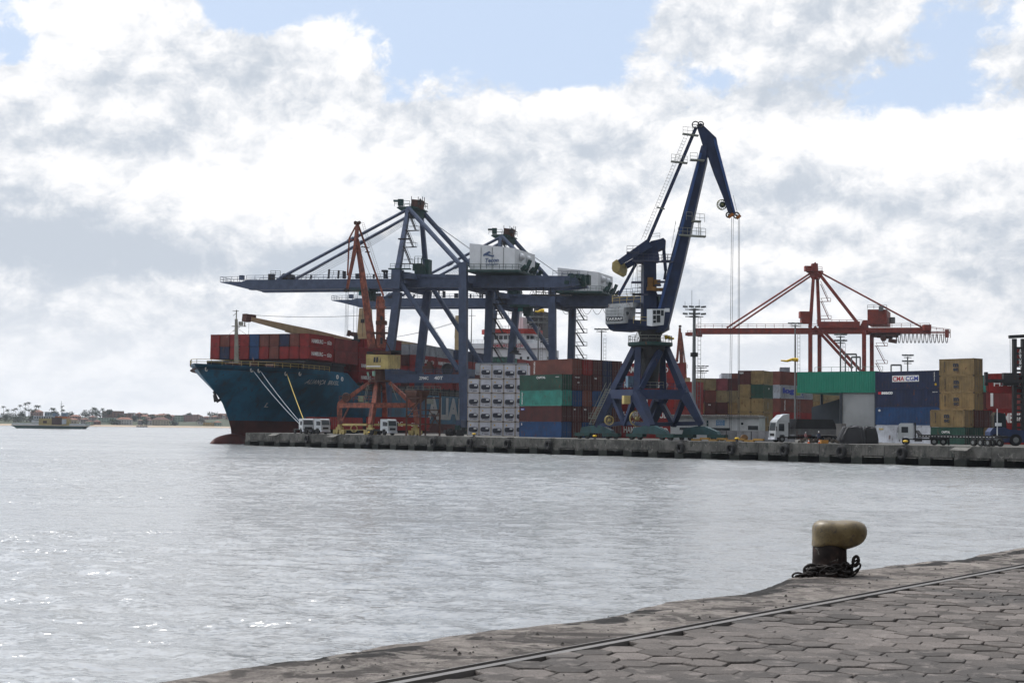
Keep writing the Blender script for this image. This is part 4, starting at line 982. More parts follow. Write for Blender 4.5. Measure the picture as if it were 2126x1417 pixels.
a = MB(); a.prism([GP(1672, 563), GP(1707, 561), GP(1704, 567), GP(1698, 578), GP(1684, 578), GP(1680, 567)], SA * 4); a.rail([GP(1672, 563), GP(1707, 562)], 1.3, .12, 1.4); a.box(GP(1678, 563), 2.5, 2, 1.8); a.box(GP(1691, 563), 2, 2, 2.6); a.beam(GP(1691.5, 560), GP(1691.5, 548), .4); a.beam(GP(1691, 547), GP(1694, 545), .5); a.rail([GP(1680, 578), GP(1700, 578)], 1.2, .1, 1.4)
rp('masthead', a)
for q0, q1, r in ((GP(1684, 566), GP(1509, 680), .33), (GP(1686, 566) + SA * 4, GP(1513, 680) + SA * 6, .33)):
    a = MB(); a.cyl(q0, q1, r, n=8); rp('forestay', a)
a = MB(); a.cyl(GP(1700, 567), GP(1782, 672), .55, n=8); rp('backstay', a)
a = MB(); a.cyl(GP(1704, 566), GP(1914, 679), .3, n=8); rp('backstay', a)
for q0, q1 in ((GP(1691, 678), GP(1770, 764)), (GP(1712, 690), GP(1790, 772))):
    a = MB(); a.cyl(q0, q1, .5, n=8); rp('brace', a)
a = MB(); c = GP(1802, 672); H_ = GP(1801.5, 673); a.hexa([GP(1801, 673), GP(1841, 673), GP(1841, 673) + SA * 14, GP(1801, 673) + SA * 14, GP(1801, 642), GP(1841, 642), GP(1841, 642) + SA * 14, GP(1801, 642) + SA * 14]); mh = rp('machinery_house', a)
a = MB(); a.beam(GP(1825, 640), GP(1834, 640), 2, 1.6); a.rail([GP(1801, 641), GP(1841, 641)], 1.3, .12, 2); a.box(GP(1849, 668) + SA * 6, 1.5, 2, 2); rp('roof_fitting', a, steel_grey, mh)
a = MB(); a.prism([GP(1784, 679), GP(1792, 664), GP(1800, 664), GP(1800, 682), GP(1784, 682)], SA * 5); a.box(GP(1672, 672), 3, 3, 2.4); a.box(GP(1672, 660), 4, 3, 2.2); rc.parts('girder_box', a, crane_red)
a = MB()
for k in range(12): a.box(GP(1816 + k * 4, 694 + (k * 5) % 9) + SA * 2, 2.2, 2, 1.2)
a.beam(GP(1845, 706), GP(1862, 709), 2, 1.2); a.beam(GP(1840, 695), GP(1860, 697), 3, .5); a.cyl(GP(1834, 702), GP(1834, 702) + SA, 1, n=10); a.beam(GP(1861, 697), GP(1861, 710), .3); rp('trolley', a, rust_brown)
a = MB()
for k in range(13):
    x0 = 1864 + k * 8.2; a.path([GP(x0 + 6 * i / 6, 693 + 18 * min(1, 4 * (i / 6) * (1 - i / 6) * 1.2)) for i in range(7)], .13, 4)
rp('festoon_cable', a, steel_dark)
a = MB(); a.rail([GP(1918, 701), GP(1973, 701)], 2.2, .14, 2.0); a.rail([GP(1930, 683), GP(1973, 688)], .8, .14, 2.0); a.beam(GP(1924, 674), GP(1924, 686), 2.4, 2.4); a.beam(GP(1962, 692), GP(1970, 692), 1.6, 2.6); a.beam(GP(1930, 690), GP(1973, 690), .5, .5); a.beam(GP(1973, 686), GP(1973, 701), .16); rp('rear_walkway', a)
a = MB(); zigzag(a, GP(1699, 660) + SA * 4, GP(1697, 595) + SA * 4, SR, run=2.6, step=6); zigzag(a, V((T4.x, T4.y, 10)) + SR, T4 + SR, SR, run=3.0, step=6); rc.clusters('stair', a, crane_red)
# ------------------------------------------------------------------ blue level-luffing crane
tk = Thing('portal_crane', 'tall dark blue luffing crane on the quay, hooked jib raised and white cab', 'crane', gnd(at(1350, 895, 231)))
def D(x, y, dd): return at(x, y, dd)
feet = {'L': (1241, 887, 240), 'M': (1352, 885, 228), 'R': (1457, 882, 230), 'B': (1352, 883, 246)}
nod = {'a': (1271, 818, 239), 'b': (1322, 818, 231), 'c': (1423, 819, 231), 'd': (1377, 818, 240)}
fv = {k: D(*v) for k, v in feet.items()}; nv = {k: D(*v) for k, v in nod.items()}
for f, n_ in (('L', 'a'), ('M', 'b'), ('R', 'c'), ('B', 'd')):
    a = MB(); a.beam(fv[f], nv[n_], 1.0, 1.0, 1.7, 1.7); tk.part('leg', a, takraf_blue)
v1 = D(1298, 881, 235); v2 = D(1399, 883, 236)
for q0, q1 in ((nv['a'], v1), (nv['b'] + V((-.3, 0, -.5)), v1), (nv['c'], v2), (D(1368, 826, 238), v2), (D(1362, 828, 236), D(1338, 884, 243))):
    a = MB(); a.beam(q0, q1, .85, .85, .7, .7); tk.part('brace', a, takraf_blue)
for q in (('a', 'b'), ('b', 'c'), ('c', 'd'), ('d', 'a')):
    a = MB(); q0, q1 = nv[q[0]], nv[q[1]]; a.beam(q0, q1, 1.2, 1.55); a.rail([q0 + V((0, 0, .8)), q1 + V((0, 0, .8))], 1.0, .08, 1.6); tk.part('ring_beam', a, takraf_blue)
for q0, q1 in ((fv['L'], v1), (v1, fv['M']), (fv['M'], v2), (v2, fv['R'])):
    a = MB(); a.beam(q0 + V((0, 0, .3)), q1 + V((0, 0, .3)), .5, .65); tk.part('tie_rod', a, takraf_blue)
SC = D(1350, 716, 235)                # slewing centre
for p0, x in ((nv['a'], 1319), (nv['b'], 1325), (nv['c'], 1382), (nv['d'], 1375)):
    q = D(x, 722, 235 + (0 if x in (1319, 1382) else (-2 if x == 1325 else 2))); a = MB(); a.beam(p0, q, 1.15, 1.15, 1.0, 1.0); tk.part('upper_leg', a, takraf_blue)
a = MB(); a.beam(D(1370, 728, 233), D(1329, 806, 231), .9, .9); tk.part('brace', a, takraf_blue)
def atz(c, y): return V((c.x, c.y, at(1350, y, c.y).z))
a = MB(); zc = lambda y: at(1350, y, 235).z - SC.z
a.lathe(SC, [(.1, zc(806)), (1.3, zc(806)), (1.7, zc(745)), (2.5, zc(724)), (2.5, zc(716)), (1.9, zc(711)), (1.75, zc(700)), (2.2, zc(686)), (.1, zc(686))], 20); tk.part('slewing_column', a, steel_dark, smooth=False)
a = MB(); a.lathe(SC, [(.1, zc(719)), (3.5, zc(719)), (3.72, zc(717)), (3.72, zc(711.5)), (3.4, zc(711)), (.1, zc(711))], 28)
dk_ = tk.part('slewing_deck', a, dark_green)
a = MB(); cp_ = [SC + V((3.6 * math.cos(t * .349), 3.6 * math.sin(t * .349), zc(711.5))) for t in range(19)]; a.rail(cp_, 1.1, .07, 3); tk.part('deck_rail', a, rail_steel, dk_)
a = MB(); a.rail([SC + V((-2.4, -2, zc(806))), SC + V((2, -2.4, zc(806)))], 1, .07, 1); tk.part('inspection_rail', a, rail_steel)
ladder = MB(); q0, q1 = D(1320, 707, 233), D(1327, 688, 233)
for s_ in (-.3, .3): ladder.beam(q0 + V((s_, 0, 0)), q1 + V((s_, 0, 0)), .08)
for k in range(8): t_ = q0.lerp(q1, k / 8); ladder.beam(t_ - V((.3, 0, 0)), t_ + V((.3, 0, 0)), .06)
q0, q1 = D(1228, 880, 238), D(1263, 806, 236)
for s_ in (-.35, .35): ladder.beam(q0 + V((s_, 0, 0)), q1 + V((s_, 0, 0)), .1); ladder.beam(q0 + V((s_, 0, 1)), q1 + V((s_, 0, 1)), .06)
for k in range(22): t_ = q0.lerp(q1, k / 22); ladder.beam(t_ - V((.35, 0, 0)), t_ + V((.35, 0, 0)), .08)
ladder.beam(D(1222, 868, 238), D(1236, 868, 238), .9, .12); ladder.rail([D(1222, 868, 238), D(1236, 868, 238)], .9, .06, .8)
tk.clusters('ladder', ladder, rail_steel)
# bogies
rd_ = pe
for k, (f, sg) in enumerate((('L', 0), ('M', 0), ('R', 0), ('B', 0))):
    c = fv[f]; c = V((c.x, c.y, QZ)); a = MB()
    a.prism([c - rd_ * 3.6 + V((0, 0, 1.0)) - pn * .45, c + rd_ * 3.6 + V((0, 0, .9)) - pn * .45, c + rd_ * 3.2 + V((0, 0, 1.5)) - pn * .45, c + rd_ * .8 + V((0, 0, 2.3)) - pn * .45, c - rd_ * .8 + V((0, 0, 2.3)) - pn * .45, c - rd_ * 3.3 + V((0, 0, 1.9)) - pn * .45], pn * .9)
    bg_ = tk.part('bogie', a, teal_paint)
    a = MB()
    for s_ in (-3.1, 3.1):
        a.box(c + rd_ * s_ + V((0, 0, .45)), 3.4, 1.0, .55, math.atan2(rd_.y, rd_.x)); 
    tk.parts('bogie_frame', a, dark_green, bg_)
    a = MB()
    for s_ in (-4.0, -2.3, 2.3, 4.0): a.cyl(c + rd_ * s_ - pn * .25 + V((0, 0, .36)), c + rd_ * s_ + pn * .25 + V((0, 0, .36)), .36, n=12)
    tk.parts('wheel', a, steel_dark, bg_)
# hanging box, reels, small cabinet
a = MB(); a.box(D(1300, 838, 231), 1.1, 1.0, 1.35, .3); tk.part('control_cabinet', a, yellow_old)
a = MB(); a.box(D(1309, 803, 234), 1.3, 1.1, 1.8, .3); tk.part('electrical_cabinet', a, paint('pale_blue', (.10, .16, .22), .6, .3))
def reel(x, y, dd, r, m, name='cable_reel', spokes=12):
    c = D(x, y, dd); a = MB(); ax = V((.3, -1, 0)).normalized(); a.torus(c, r, .07, ax, 22, 5); a.torus(c + ax * .35, r, .05, ax, 22, 5); a.cyl(c - ax * .1, c + ax * .5, r * .25, n=12); u = ax.cross(V((0, 0, 1)))
    for k in range(spokes):
        t = 2 * math.pi * k / spokes; a.beam(c, c + (u * math.cos(t) + V((0, 0, 1)) * math.sin(t)) * r, .06)
    return tk.part(name, a, m)
reel(1264, 872, 236, .75, yellow_old); reel(1322, 868, 232, 1.25, yellow_old); reel(1498, 425, 233, .82, paint('reel_green', (.16, .17, .08), .6, .3))
a = MB(); cc = D(1499, 425, 233.2); a.cyl(cc, cc + V((.1, -.3, 0)), .5, n=14); tk.part('reel_drum', a, dark_green)
# revolving superstructure
a = MB(); q = [(1257, 671), (1266, 684.5), (1304, 686.5), (1324, 684), (1368, 690), (1384, 681), (1384, 668), (1300, 662)]
a.prism([D(x, y, 233) for x, y in q], V((.9, 3.6, 0))); a.prism([D(x, y, 232.6) for x, y in [(1320, 674), (1343, 676), (1360, 677), (1385, 679), (1385, 670), (1340, 665), (1318, 668)]], V((0, .3, 0)))
tk.part('machinery_deck', a, takraf_blue)
a = MB(); a.hexa([D(1257, 672.5, 231.5), D(1294.5, 671, 231.0), D(1318, 668, 236), D(1280, 670, 237), D(1256.5, 639.5, 231.5), D(1294.5, 638, 231.0), D(1320, 637, 236), D(1280, 640, 237)])
mh_ = tk.part('machinery_house', a, white_old)
a = MB(); a.hexa([D(1263, 638.4, 232), D(1314, 637, 232), D(1330, 636.5, 236), D(1282, 638, 237), D(1263, 631, 232), D(1314, 627.5, 232), D(1332, 628, 236), D(1282, 631, 237)])
tk.part('roof_housing', a, white_old, mh_)
a = MB()
for k in range(5): a.beam(D(1257, 643 + k * 6.6, 231.35), D(1294, 642 + k * 6.5, 230.85), .12, .12)
tk.part('cladding_rib', a, white_old, mh_)
a = MB(); a.beam(D(1258, 662, 231.3), D(1293, 661, 230.8), .1, .62); tk.part('name_board', a, letter_dark, mh_)
put_text(mh_, fit_text('TAKRAF', 2.6, .42, letter_white, bold=.05, spacing=1.2), D(1258.8, 664.6, 231.2) - tk.loc, D(1293, 661, 230.8) - D(1258, 662, 231.3))
a = MB(); a.cyl(D(1301.5, 650, 232.3), D(1301.5, 650, 232.3) + V((.1, -.2, 0)), .28, n=12); tk.part('porthole', a, G1, mh_)
a = MB(); a.rail([D(1272, 630, 232), D(1330, 627, 232)], 1.0, .07, 1.1); a.rail([D(1271, 626, 236), D(1318, 620, 236)], 1.0, .07, 1.1); a.rail([D(1315, 671, 231), D(1345, 672, 231)], 1.1, .07, 1); tk.clusters('roof_rail', a, yellow_old, mh_)
a = MB(); a.hexa([D(1343, 675.5, 230), D(1354.5, 677, 229.5), D(1378, 674, 231.5), D(1368, 673, 233), D(1343, 641.5, 230), D(1354.5, 641, 229.5), D(1381, 641, 231.5), D(1370, 641, 233)])
cb = tk.part('operator_cab', a, white_paint)
a = MB()
for x0, x1, y0, y1 in ((1355.8, 1362, 644, 652), (1356, 1362, 654.5, 662.5), (1356, 1362, 664.5, 670), (1363.3, 1371, 643.5, 652), (1363.3, 1371, 654, 669), (1372.3, 1378, 643.5, 655)):
    f0 = (x0 - 1354.5) / 26; f1 = (x1 - 1354.5) / 26; d0 = 229.5 + 2 * f0 - .06; d1 = 229.5 + 2 * f1 - .06
    a.add([D(x0, y1, d0), D(x1, y1, d1), D(x1, y0, d1), D(x0, y0, d0), D(x0, y1, d0 + .03), D(x1, y1, d1 + .03), D(x1, y0, d1 + .03), D(x0, y0, d0 + .03)], [(0, 1, 2, 3), (4, 7, 6, 5), (0, 4, 5, 1), (1, 5, 6, 2), (2, 6, 7, 3), (3, 7, 4, 0)])
tk.parts('cab_window', a, G1, cb)
a = MB(); a.beam(D(1380, 643.5, 229.5), D(1390, 643.5, 229.5), .3, .55); tk.part('sign_plate', a, white_paint)
# tower and head
a = MB(); a.beam(D(1347, 686, 234.5), D(1347, 543, 234.5), 2.35, 2.6, 2.0, 2.4, side=V((1, .1, 0))); a.beam(D(1362, 660, 235.3), D(1354, 610, 235.3), 1.2, 2, .9, 1.6); tk.part('tower', a, takraf_blue)
a = MB(); a.prism([D(x, y, 233.2) for x, y in [(1317, 524), (1343, 507), (1352, 500), (1370, 496), (1377, 493.5), (1382, 498), (1381, 513), (1375, 516), (1366, 520), (1369, 535), (1366, 543), (1334, 545), (1320, 545), (1314, 536)]], V((.3, 2.2, 0))); hd2 = tk.part('tower_head', a, takraf_blue)
a = MB(); a.beam(D(1348, 505, 232.2), D(1286, 545, 232.2), .9, 1.5, .7, .95); a.beam(D(1330, 535, 236), D(1300, 552, 236), .9, 1.0); tk.parts('counterweight_arm', a, takraf_blue)
a = MB(); cw = [(1270, 557), (1271, 545), (1279.5, 538.5), (1287, 540.5), (1287.5, 553), (1285, 563), (1278.5, 567.5), (1272, 563)]
a.prism([D(x, y, 232.5) for x, y in cw], V((1.6, 4.8, -.1))); tk.part('counterweight', a, yellow_old)
a = MB(); a.beam(D(1320, 548, 233.5), D(1284.5, 613, 233.5), .5); tk.part('push_rod', a, takraf_blue)
a = MB(); a.beam(D(1377.5, 512, 234), D(1382, 562, 234), .45, .5); a.beam(D(1382, 562, 234), D(1379, 580, 234), .35); tk.part('luffing_rod', a, takraf_blue)
a = MB()
for x0, x1, y, dd in ((1301, 1326, 524, 232), (1313, 1367, 541, 231.8), (1359, 1398, 543, 231.5), (1374, 1398, 541, 236)): a.beam(D(x0, y, dd), D(x1, y + .5, dd), 1.0, .22); a.rail([D(x0, y, dd) - V((0, .5, 0)), D(x1, y, dd) - V((0, .5, 0))], 1.05, .06, .8)
for x0, x1, y in ((1311, 1333, 586), (1364, 1379, 585), (1359, 1372, 592), (1313, 1331, 611), (1313, 1345, 611), (1364, 1372, 613)): a.beam(D(x0, y, 233), D(x1, y, 233), 1.1, .28)
a.rail([D(1313, 611, 232.5), D(1333, 611, 232.5)], 1.05, .06, .7); a.rail([D(1288, 613, 233.5), D(1313, 612, 233.5)], 1.05, .06, .9); a.rail([D(1350, 497, 233), D(1370, 495, 233)], .9, .05, .8)
tk.clusters('walkway', a, paint('walkway_blue', (.05, .055, .09), .6, .4, .2))
a = MB()
for x in (1323, 1331):
    a.beam(D(x, 610, 233), D(x, 548, 233), .06)
for k in range(22): a.beam(D(1323, 548 + k * 2.9, 233), D(1331, 548 + k * 2.9, 233), .05)
for k in range(5): a.beam(D(1333, 552 + 11 * k, 233), D(1326, 552 + 11 * k, 233), .3, .07)
a.path([D(1318, 548, 233), D(1308, 612, 233.5)], .03, 4); a.path([D(1322, 548, 233), D(1318, 612, 233.5)], .03, 4); tk.part('ladder', a, rail_steel)
a = MB(); a.box(D(1352, 603, 232.4), 1.4, 1, .6, 0); a.box(D(1350, 596, 233), .9, .9, 1.6); a.box(D(1368, 604, 232.8), 1.6, 1, .5); a.box(D(1364, 592, 233), 1.1, .8, .9); tk.parts('winch', a, paint('winch_rust', (.17, .085, .02), .7, .5, .3))
# boom
a = MB(); L_ = [(1367, 636), (1390.5, 541), (1409, 470), (1446, 337), (1457, 299)]; Rr = [(1384, 684), (1412, 569), (1432, 494), (1465, 335), (1466, 318)]
a.prism([D(x, y, 232.2) for x, y in [(1364, 652), (1367, 636), (1390.5, 541), (1412.6, 460), (1456, 302), (1468, 300), (1466, 335), (1449, 410), (1420, 540), (1408, 590), (1386, 678), (1378, 688), (1366, 684), (1362, 672)]], V((.5, 2.0, .1)))
bm2 = tk.part('boom', a, takraf_blue)
a = MB(); a.beam(D(1366, 650, 231.95), D(1416, 470, 231.95), .5, .4); a.beam(D(1416, 470, 231.95), D(1455, 318, 231.95), .5, .4); tk.part('boom_web', a, paint('web_blue', (.03, .07, .20), .5, .3), bm2)
a = MB()
for x0, x1, y in ((1433, 1462, 332), (1410, 1465, 488), (1436, 1455, 459)):
    a.beam(D(x0, y, 231.6), D(x1, y + (x1 - x0) * .06, 231.6), 1.2, .22)
a.rail([D(1433, 331, 231), D(1448, 332, 231)], 1.15, .06, .7); a.rail([D(1436, 486, 231), D(1465, 489, 231)], 1.15, .06, .7); a.rail([D(1408, 486, 231), D(1437, 488, 231)], 1.15, .06, .7); a.rail([D(1443, 459, 231), D(1463, 461, 231)], 1.3, .06, .7); a.rail([D(1425, 456, 231), D(1437, 457, 231)], 1.3, .06, .7)
for k in range(10): a.beam(D(1450, 462 + 2.7 * k, 231.4), D(1454, 462 + 2.7 * k, 231.4), .05)
for x in (1450, 1454): a.beam(D(x, 460, 231.4), D(x, 488, 231.4), .06)
a.rail([D(1403, 466, 232), D(1395, 514, 232)], .6, .05, 1.2, False)
tk.clusters('boom_walkway', a, rail_steel, bm2)
# fly jib
a = MB(); a.prism([D(x, y, 232.6) for x, y in [(1446, 261), (1455, 255), (1487, 285.5), (1489, 297), (1505, 360), (1527, 441), (1523, 449), (1511, 439.5), (1501, 409), (1482, 362), (1469.5, 326), (1459, 303)]], V((.3, 1.4, 0))); fj = tk.part('fly_jib', a, takraf_blue)
a = MB(); a.prism([D(x, y, 232.3) for x, y in [(1486, 286), (1489, 296), (1527, 441), (1524, 444), (1483, 296), (1482, 288)]], V((0, .2, 0))); tk.part('jib_flange', a, paint('web_blue', (0, 0, 0)), fj)
for x, y, r in ((1444, 259, .55), (1455, 258, .45)):
    a = MB(); a.torus(D(x, y, 232.2), r, .1, V((0, 1, 0)), 16, 6); a.beam(D(x, y, 232.2) - V((r, 0, 0)), D(x, y, 232.2) + V((r, 0, 0)), .08); tk.part('sheave', a, steel_dark, fj, smooth=False)
for x, y, r in ((1513, 446, .42), (1529, 447, .48)):
    a = MB(); a.torus(D(x, y, 232.2), r, .12, V((0, 1, 0)), 16, 6); a.cyl(D(x, y, 232.4), D(x, y, 231.9), .2, n=8); tk.part('sheave', a, steel_dark, fj)
a = MB(); a.beam(D(1513, 451, 232), D(1522, 444, 232), .5, .5); a.beam(D(1530, 453, 232), D(1537, 447, 232), .5, .5); tk.parts('rope_guard', a, paint('guard_orange', (.35, .12, .02), .6, .4, .2), fj)
a = MB(); q0, q1 = D(1445.5, 264, 233), D(1343, 506, 233.6); a.beam(q0, q1, .5, .55); tr2 = tk.part('top_tie', a, takraf_blue)
a = MB()
for s_ in (0, .55):
    a.beam(D(1428, 282, 232.6) + V((-s_, 0, 0)), D(1338, 498, 233) + V((-s_, 0, 0)), .045)
for k in range(34): t_ = D(1428, 282, 232.6).lerp(D(1338, 498, 233), k / 34); a.beam(t_, t_ + V((-.55, 0, .15)), .045); 
for k in range(12): t_ = D(1428, 282, 232.6).lerp(D(1338, 498, 233), k / 12); a.beam(t_ + V((-.28, -.5, 0)), t_ + V((-.55, 0, .15)), .04)
for x0, x1, y in ((1417, 1450, 278), (1393, 1427, 335), (1363, 1380, 430)):
    a.beam(D(x0, y, 232.6), D(x1, y + 4, 232.6), .9 if y < 400 else .3, .2)
a.rail([D(1418, 277, 232.2), D(1438, 279, 232.2)], 1.15, .05, .6); a.rail([D(1394, 334, 232.2), D(1410, 336, 232.2)], 1.15, .05, .6); a.rail([D(1412, 337, 232.2), D(1427, 339, 232.2)], 1.15, .05, .6)
tk.part('tie_ladder', a, rail_steel, tr2)
a = MB()
for x in (1519, 1522.5, 1533, 1535.5):
    q0 = D(x, 452, 232.2); q1 = V((q0.x - (.25 if x < 1530 else -.05), q0.y, QZ + 1.4)); a.path([q0, q1], .035, 4)
a.path([D(1522, 405, 232.2), D(1532, 446, 232.2)], .03, 4); tk.part('hoist_rope', a, wire)
# ------------------------------------------------------------------ rusty orange crane
oc = Thing('portal_crane', 'old rusty orange luffing crane with yellowish cabin in front of the ship', 'crane', gnd(at(783, 898, 277)))
OD = 277
def O(x, y, dd=OD): return at(x, y, dd)
a = MB(); a.beam(O(741, 497), O(751, 560), .42, .8, .9, 1.1); a.beam(O(751, 560), O(773, 722), .9, 1.1, 1.5, 1.6); oc.part('boom', a, orange_rust)
a = MB(); a.beam(O(742, 465, 277), O(738.5, 510, 276.6), .45, .7, .6, .8); a.beam(O(738.5, 510, 276.6), O(720.5, 600, 276.6), .6, .8, .45, .5); jb = oc.part('jib', a, orange_rust)
a = MB(); a.cyl(O(719, 602, 276.4), O(719, 602, 277.2), .45, n=10); a.beam(O(714, 603), O(726, 603), .7, .5); oc.part('sheave_head', a, steel_dark, jb)
a = MB(); a.beam(O(735, 463, 276.6), O(747, 463, 276.6), .8, .5); a.cyl(O(738, 462, 276.4), O(738, 462, 277.2), .35, n=8); a.cyl(O(746, 462, 276.4), O(746, 462, 277.2), .35, n=8); oc.part('top_sheaves', a, rust_brown, jb)
a = MB(); a.beam(O(738, 470), O(725, 495), .28); a.beam(O(725, 495), O(721.5, 572), .28); a.beam(O(725, 495), O(734, 499), .14); oc.part('guy_frame', a, orange_rust, jb)
a = MB(); a.beam(O(744, 468, 277.6), O(796, 614, 277.6), .3, .38); tt = oc.part('top_tie', a, orange_rust)
a = MB()
for s_ in (.35, .8): a.beam(O(747, 462, 277.6) + V((s_, 0, 0)), O(786, 585, 277.6) + V((s_, 0, 0)), .04)
for k in range(30): t_ = O(747, 462, 277.6).lerp(O(786, 585, 277.6), k / 30); a.beam(t_ + V((.35, 0, 0)), t_ + V((.8, 0, 0)), .035)
a.beam(O(750, 512), O(766, 514), .5, .15); a.beam(O(758, 523), O(768, 523), .5, .15); oc.part('ladder', a, rust_brown, tt)
a = MB(); a.beam(O(746, 517, 276), O(770, 575, 276), .06); oc.part('luffing_rope', a, wire)
a = MB(); a.beam(O(790, 722), O(790, 640), 1.75, 1.75, 1.5, 1.5, side=V((1, .2, 0))); a.beam(O(790, 640), O(790, 622), 1.6, 1.6); a.beam(O(790, 640), O(789, 615), 2.0, 1.8, 1.0, 1.2); a.beam(O(783, 638), O(801, 638), 1.8, .3); tw_ = oc.part('tower', a, orange_rust)
a = MB(); a.beam(O(792, 656, 276.05), O(792, 664, 276.05), .45, .25); a.beam(O(792, 700, 276.05), O(792, 714, 276.05), .45, .25); oc.parts('doorway', a, steel_dark, tw_)
a = MB(); a.beam(O(781, 670), O(803, 670), 2.1, .7); a.beam(O(774, 691), O(805, 691), 2.3, .3); a.rail([O(795, 691, 276), O(806, 691, 276)], 1.1, .05, .7); a.beam(O(775, 730), O(812, 733), 2.6, .6)
for k in range(20): a.beam(O(800, 625 + k * 5), O(802, 625 + k * 5), .05)
a.beam(O(797, 700), O(813, 732), .2); oc.part('walkway', a, rust_brown)
a = MB(); a.hexa([O(760, 765.5, 275.5), O(806, 765.5, 274.6), O(831, 764.5, 279), O(790, 764.5, 281), O(760, 735, 275.5), O(806, 736.5, 274.6), O(831.5, 737, 279), O(790, 736, 281)]); ch_ = oc.part('cabin', a, yellow_old)
a = MB()
for x0 in (775, 780.5, 786):
    a.add([O(x0, 751.5, 275.0), O(x0 + 4, 751.5, 274.9), O(x0 + 4.5, 741, 274.9), O(x0 + 1.2, 741, 275.0)], [(0, 1, 2, 3)])
oc.parts('cabin_window', a, G1, ch_)
a = MB(); a.beam(O(761, 760, 275.3), O(790, 760, 274.8), .06, .25); oc.part('painted_stripe', a, letter_white, ch_)
a = MB()
for k in range(6): a.box(O(808 + k * 4, 735.5, 277), 1, 1, .4 + (k % 2) * .4)
a.box(O(770, 735, 277), 1.5, 1.2, .5); oc.part('roof_fitting', a, steel_dark, ch_)
a = MB(); a.cyl(O(788, 793), O(788, 766), 1.15, 1.0, 14); a.lathe(O(788, 793), [(.1, 0), (2.2, 0), (2.2, .4), (.1, .4)], 18); oc.part('slewing_column', a, rust_brown)
a = MB(); a.beam(O(782, 838, 278), O(782, 795, 278), 1.6, 1.4); oc.part('centre_post', a, paint('post_rust', (.09, .035, .028), .8, .5, .3))
ft = [(705, 880, 279), (770, 880, 273), (799, 880, 281), (866, 880, 275)]
kn = [(705, 838, 279), (776, 838, 273.5), (799, 838, 280.5), (860, 842, 275)]
tp_ = [(767, 794, 277.5), (781.5, 794, 276), (797, 794, 278), (809, 794, 276.5)]
for f, k_, t_ in zip(ft, kn, tp_):
    a = MB(); a.beam(O(*f), O(*k_), .9, .9, .95, .95); oc.part('lower_leg', a, orange_rust)
    a = MB(); a.beam(O(*k_), O(*t_), .85, .85, .6, .6); oc.part('upper_leg', a, orange_rust)
a = MB(); a.beam(O(703, 841, 279), O(776, 841, 273.5), .8, .95); a.rail([O(704, 834, 278.6), O(776, 834, 273)], 1.1, .06, 1.2); oc.part('ring_beam', a, orange_rust)
a = MB(); a.beam(O(776, 841, 273.5), O(860, 841, 275), .8, .95); oc.part('ring_beam', a, orange_rust)
a = MB(); a.beam(O(711, 873, 278.5), O(724, 845, 278), .3); oc.part('knee_brace', a, orange_rust)
a = MB(); a.beam(O(766, 798, 276), O(757, 838, 276), .1); a.beam(O(763, 798, 276), O(754, 838, 276), .1); a.beam(O(825, 830, 276), O(812, 797, 276), .12); oc.part('ladder', a, rail_steel)
a = MB(); a.torus(O(719, 825, 277), .8, .15, V((.3, 1, 0)), 18, 6); a.cyl(O(719, 825, 277), O(719, 825, 277.4), .6, n=14); oc.part('cable_reel', a, rust_brown)
a = MB(); a.box(O(749, 834, 277), 1.0, .8, 1.2); a.box(O(762, 838, 275), .5, .5, .4); oc.part('electrical_cabinet', a, paint('pale_green', (.2, .27, .17), .6, .4, .2))
a = MB(); a.beam(O(763, 772, 275.5), O(765, 780, 275.5), .35); a.cyl(O(776, 780, 275), O(776, 770, 275), .3, n=8); oc.part('hook_block', a, paint('block_green', (.2, .32, .26), .6, .3))
for k, (x, dd) in enumerate(((705, 279), (769, 273), (862, 275))):
    a = MB(); c = O(x, 897, dd); c.z = QZ
    for s_ in (-1, 1):
        a.box(c + pe * s_ * .95 + V((0, 0, .35)), 1.5, .6, .6, math.atan2(pe.y, pe.x))
    a.box(c + V((0, 0, .9)), 1.7, .6, .5, math.atan2(pe.y, pe.x)); a.box(c + V((0, 0, 1.3)), .7, .6, .7, math.atan2(pe.y, pe.x)); bo_ = oc.part('bogie', a, yellow_old)
    a = MB()
    for s_ in (-1.4, -.6, .6, 1.4): a.cyl(c + pe * s_ - pn * .32 + V((0, 0, .28)), c + pe * s_ + pn * .2 + V((0, 0, .28)), .28, n=10)
    oc.parts('wheel', a, yellow_old, bo_)
a = MB(); q0, q1 = O(712, 881, 278.5), O(762, 881, 273.8); a.beam(q0, q1, .3, .42); a.beam(q0.lerp(q1, .1) + V((0, 0, -1)), q0.lerp(q1, .9) + V((0, 0, -1)), .12); a.torus(O(735, 889, 276), .65, .12, V((.2, 1, 0)), 14, 5); a.beam(O(776, 881, 273.4), O(868, 881, 275), .3, .42); oc.part('tie_bar', a, yellow_old)
a = MB()
for dx in (0, 2.5): a.path([O(718 + dx, 605, 276.6), V((O(718 + dx, 605, 276.6).x, O(718 + dx, 605, 276.6).y, O(718, 700).z))], .03, 4)
oc.part('hoist_rope', a, wire)
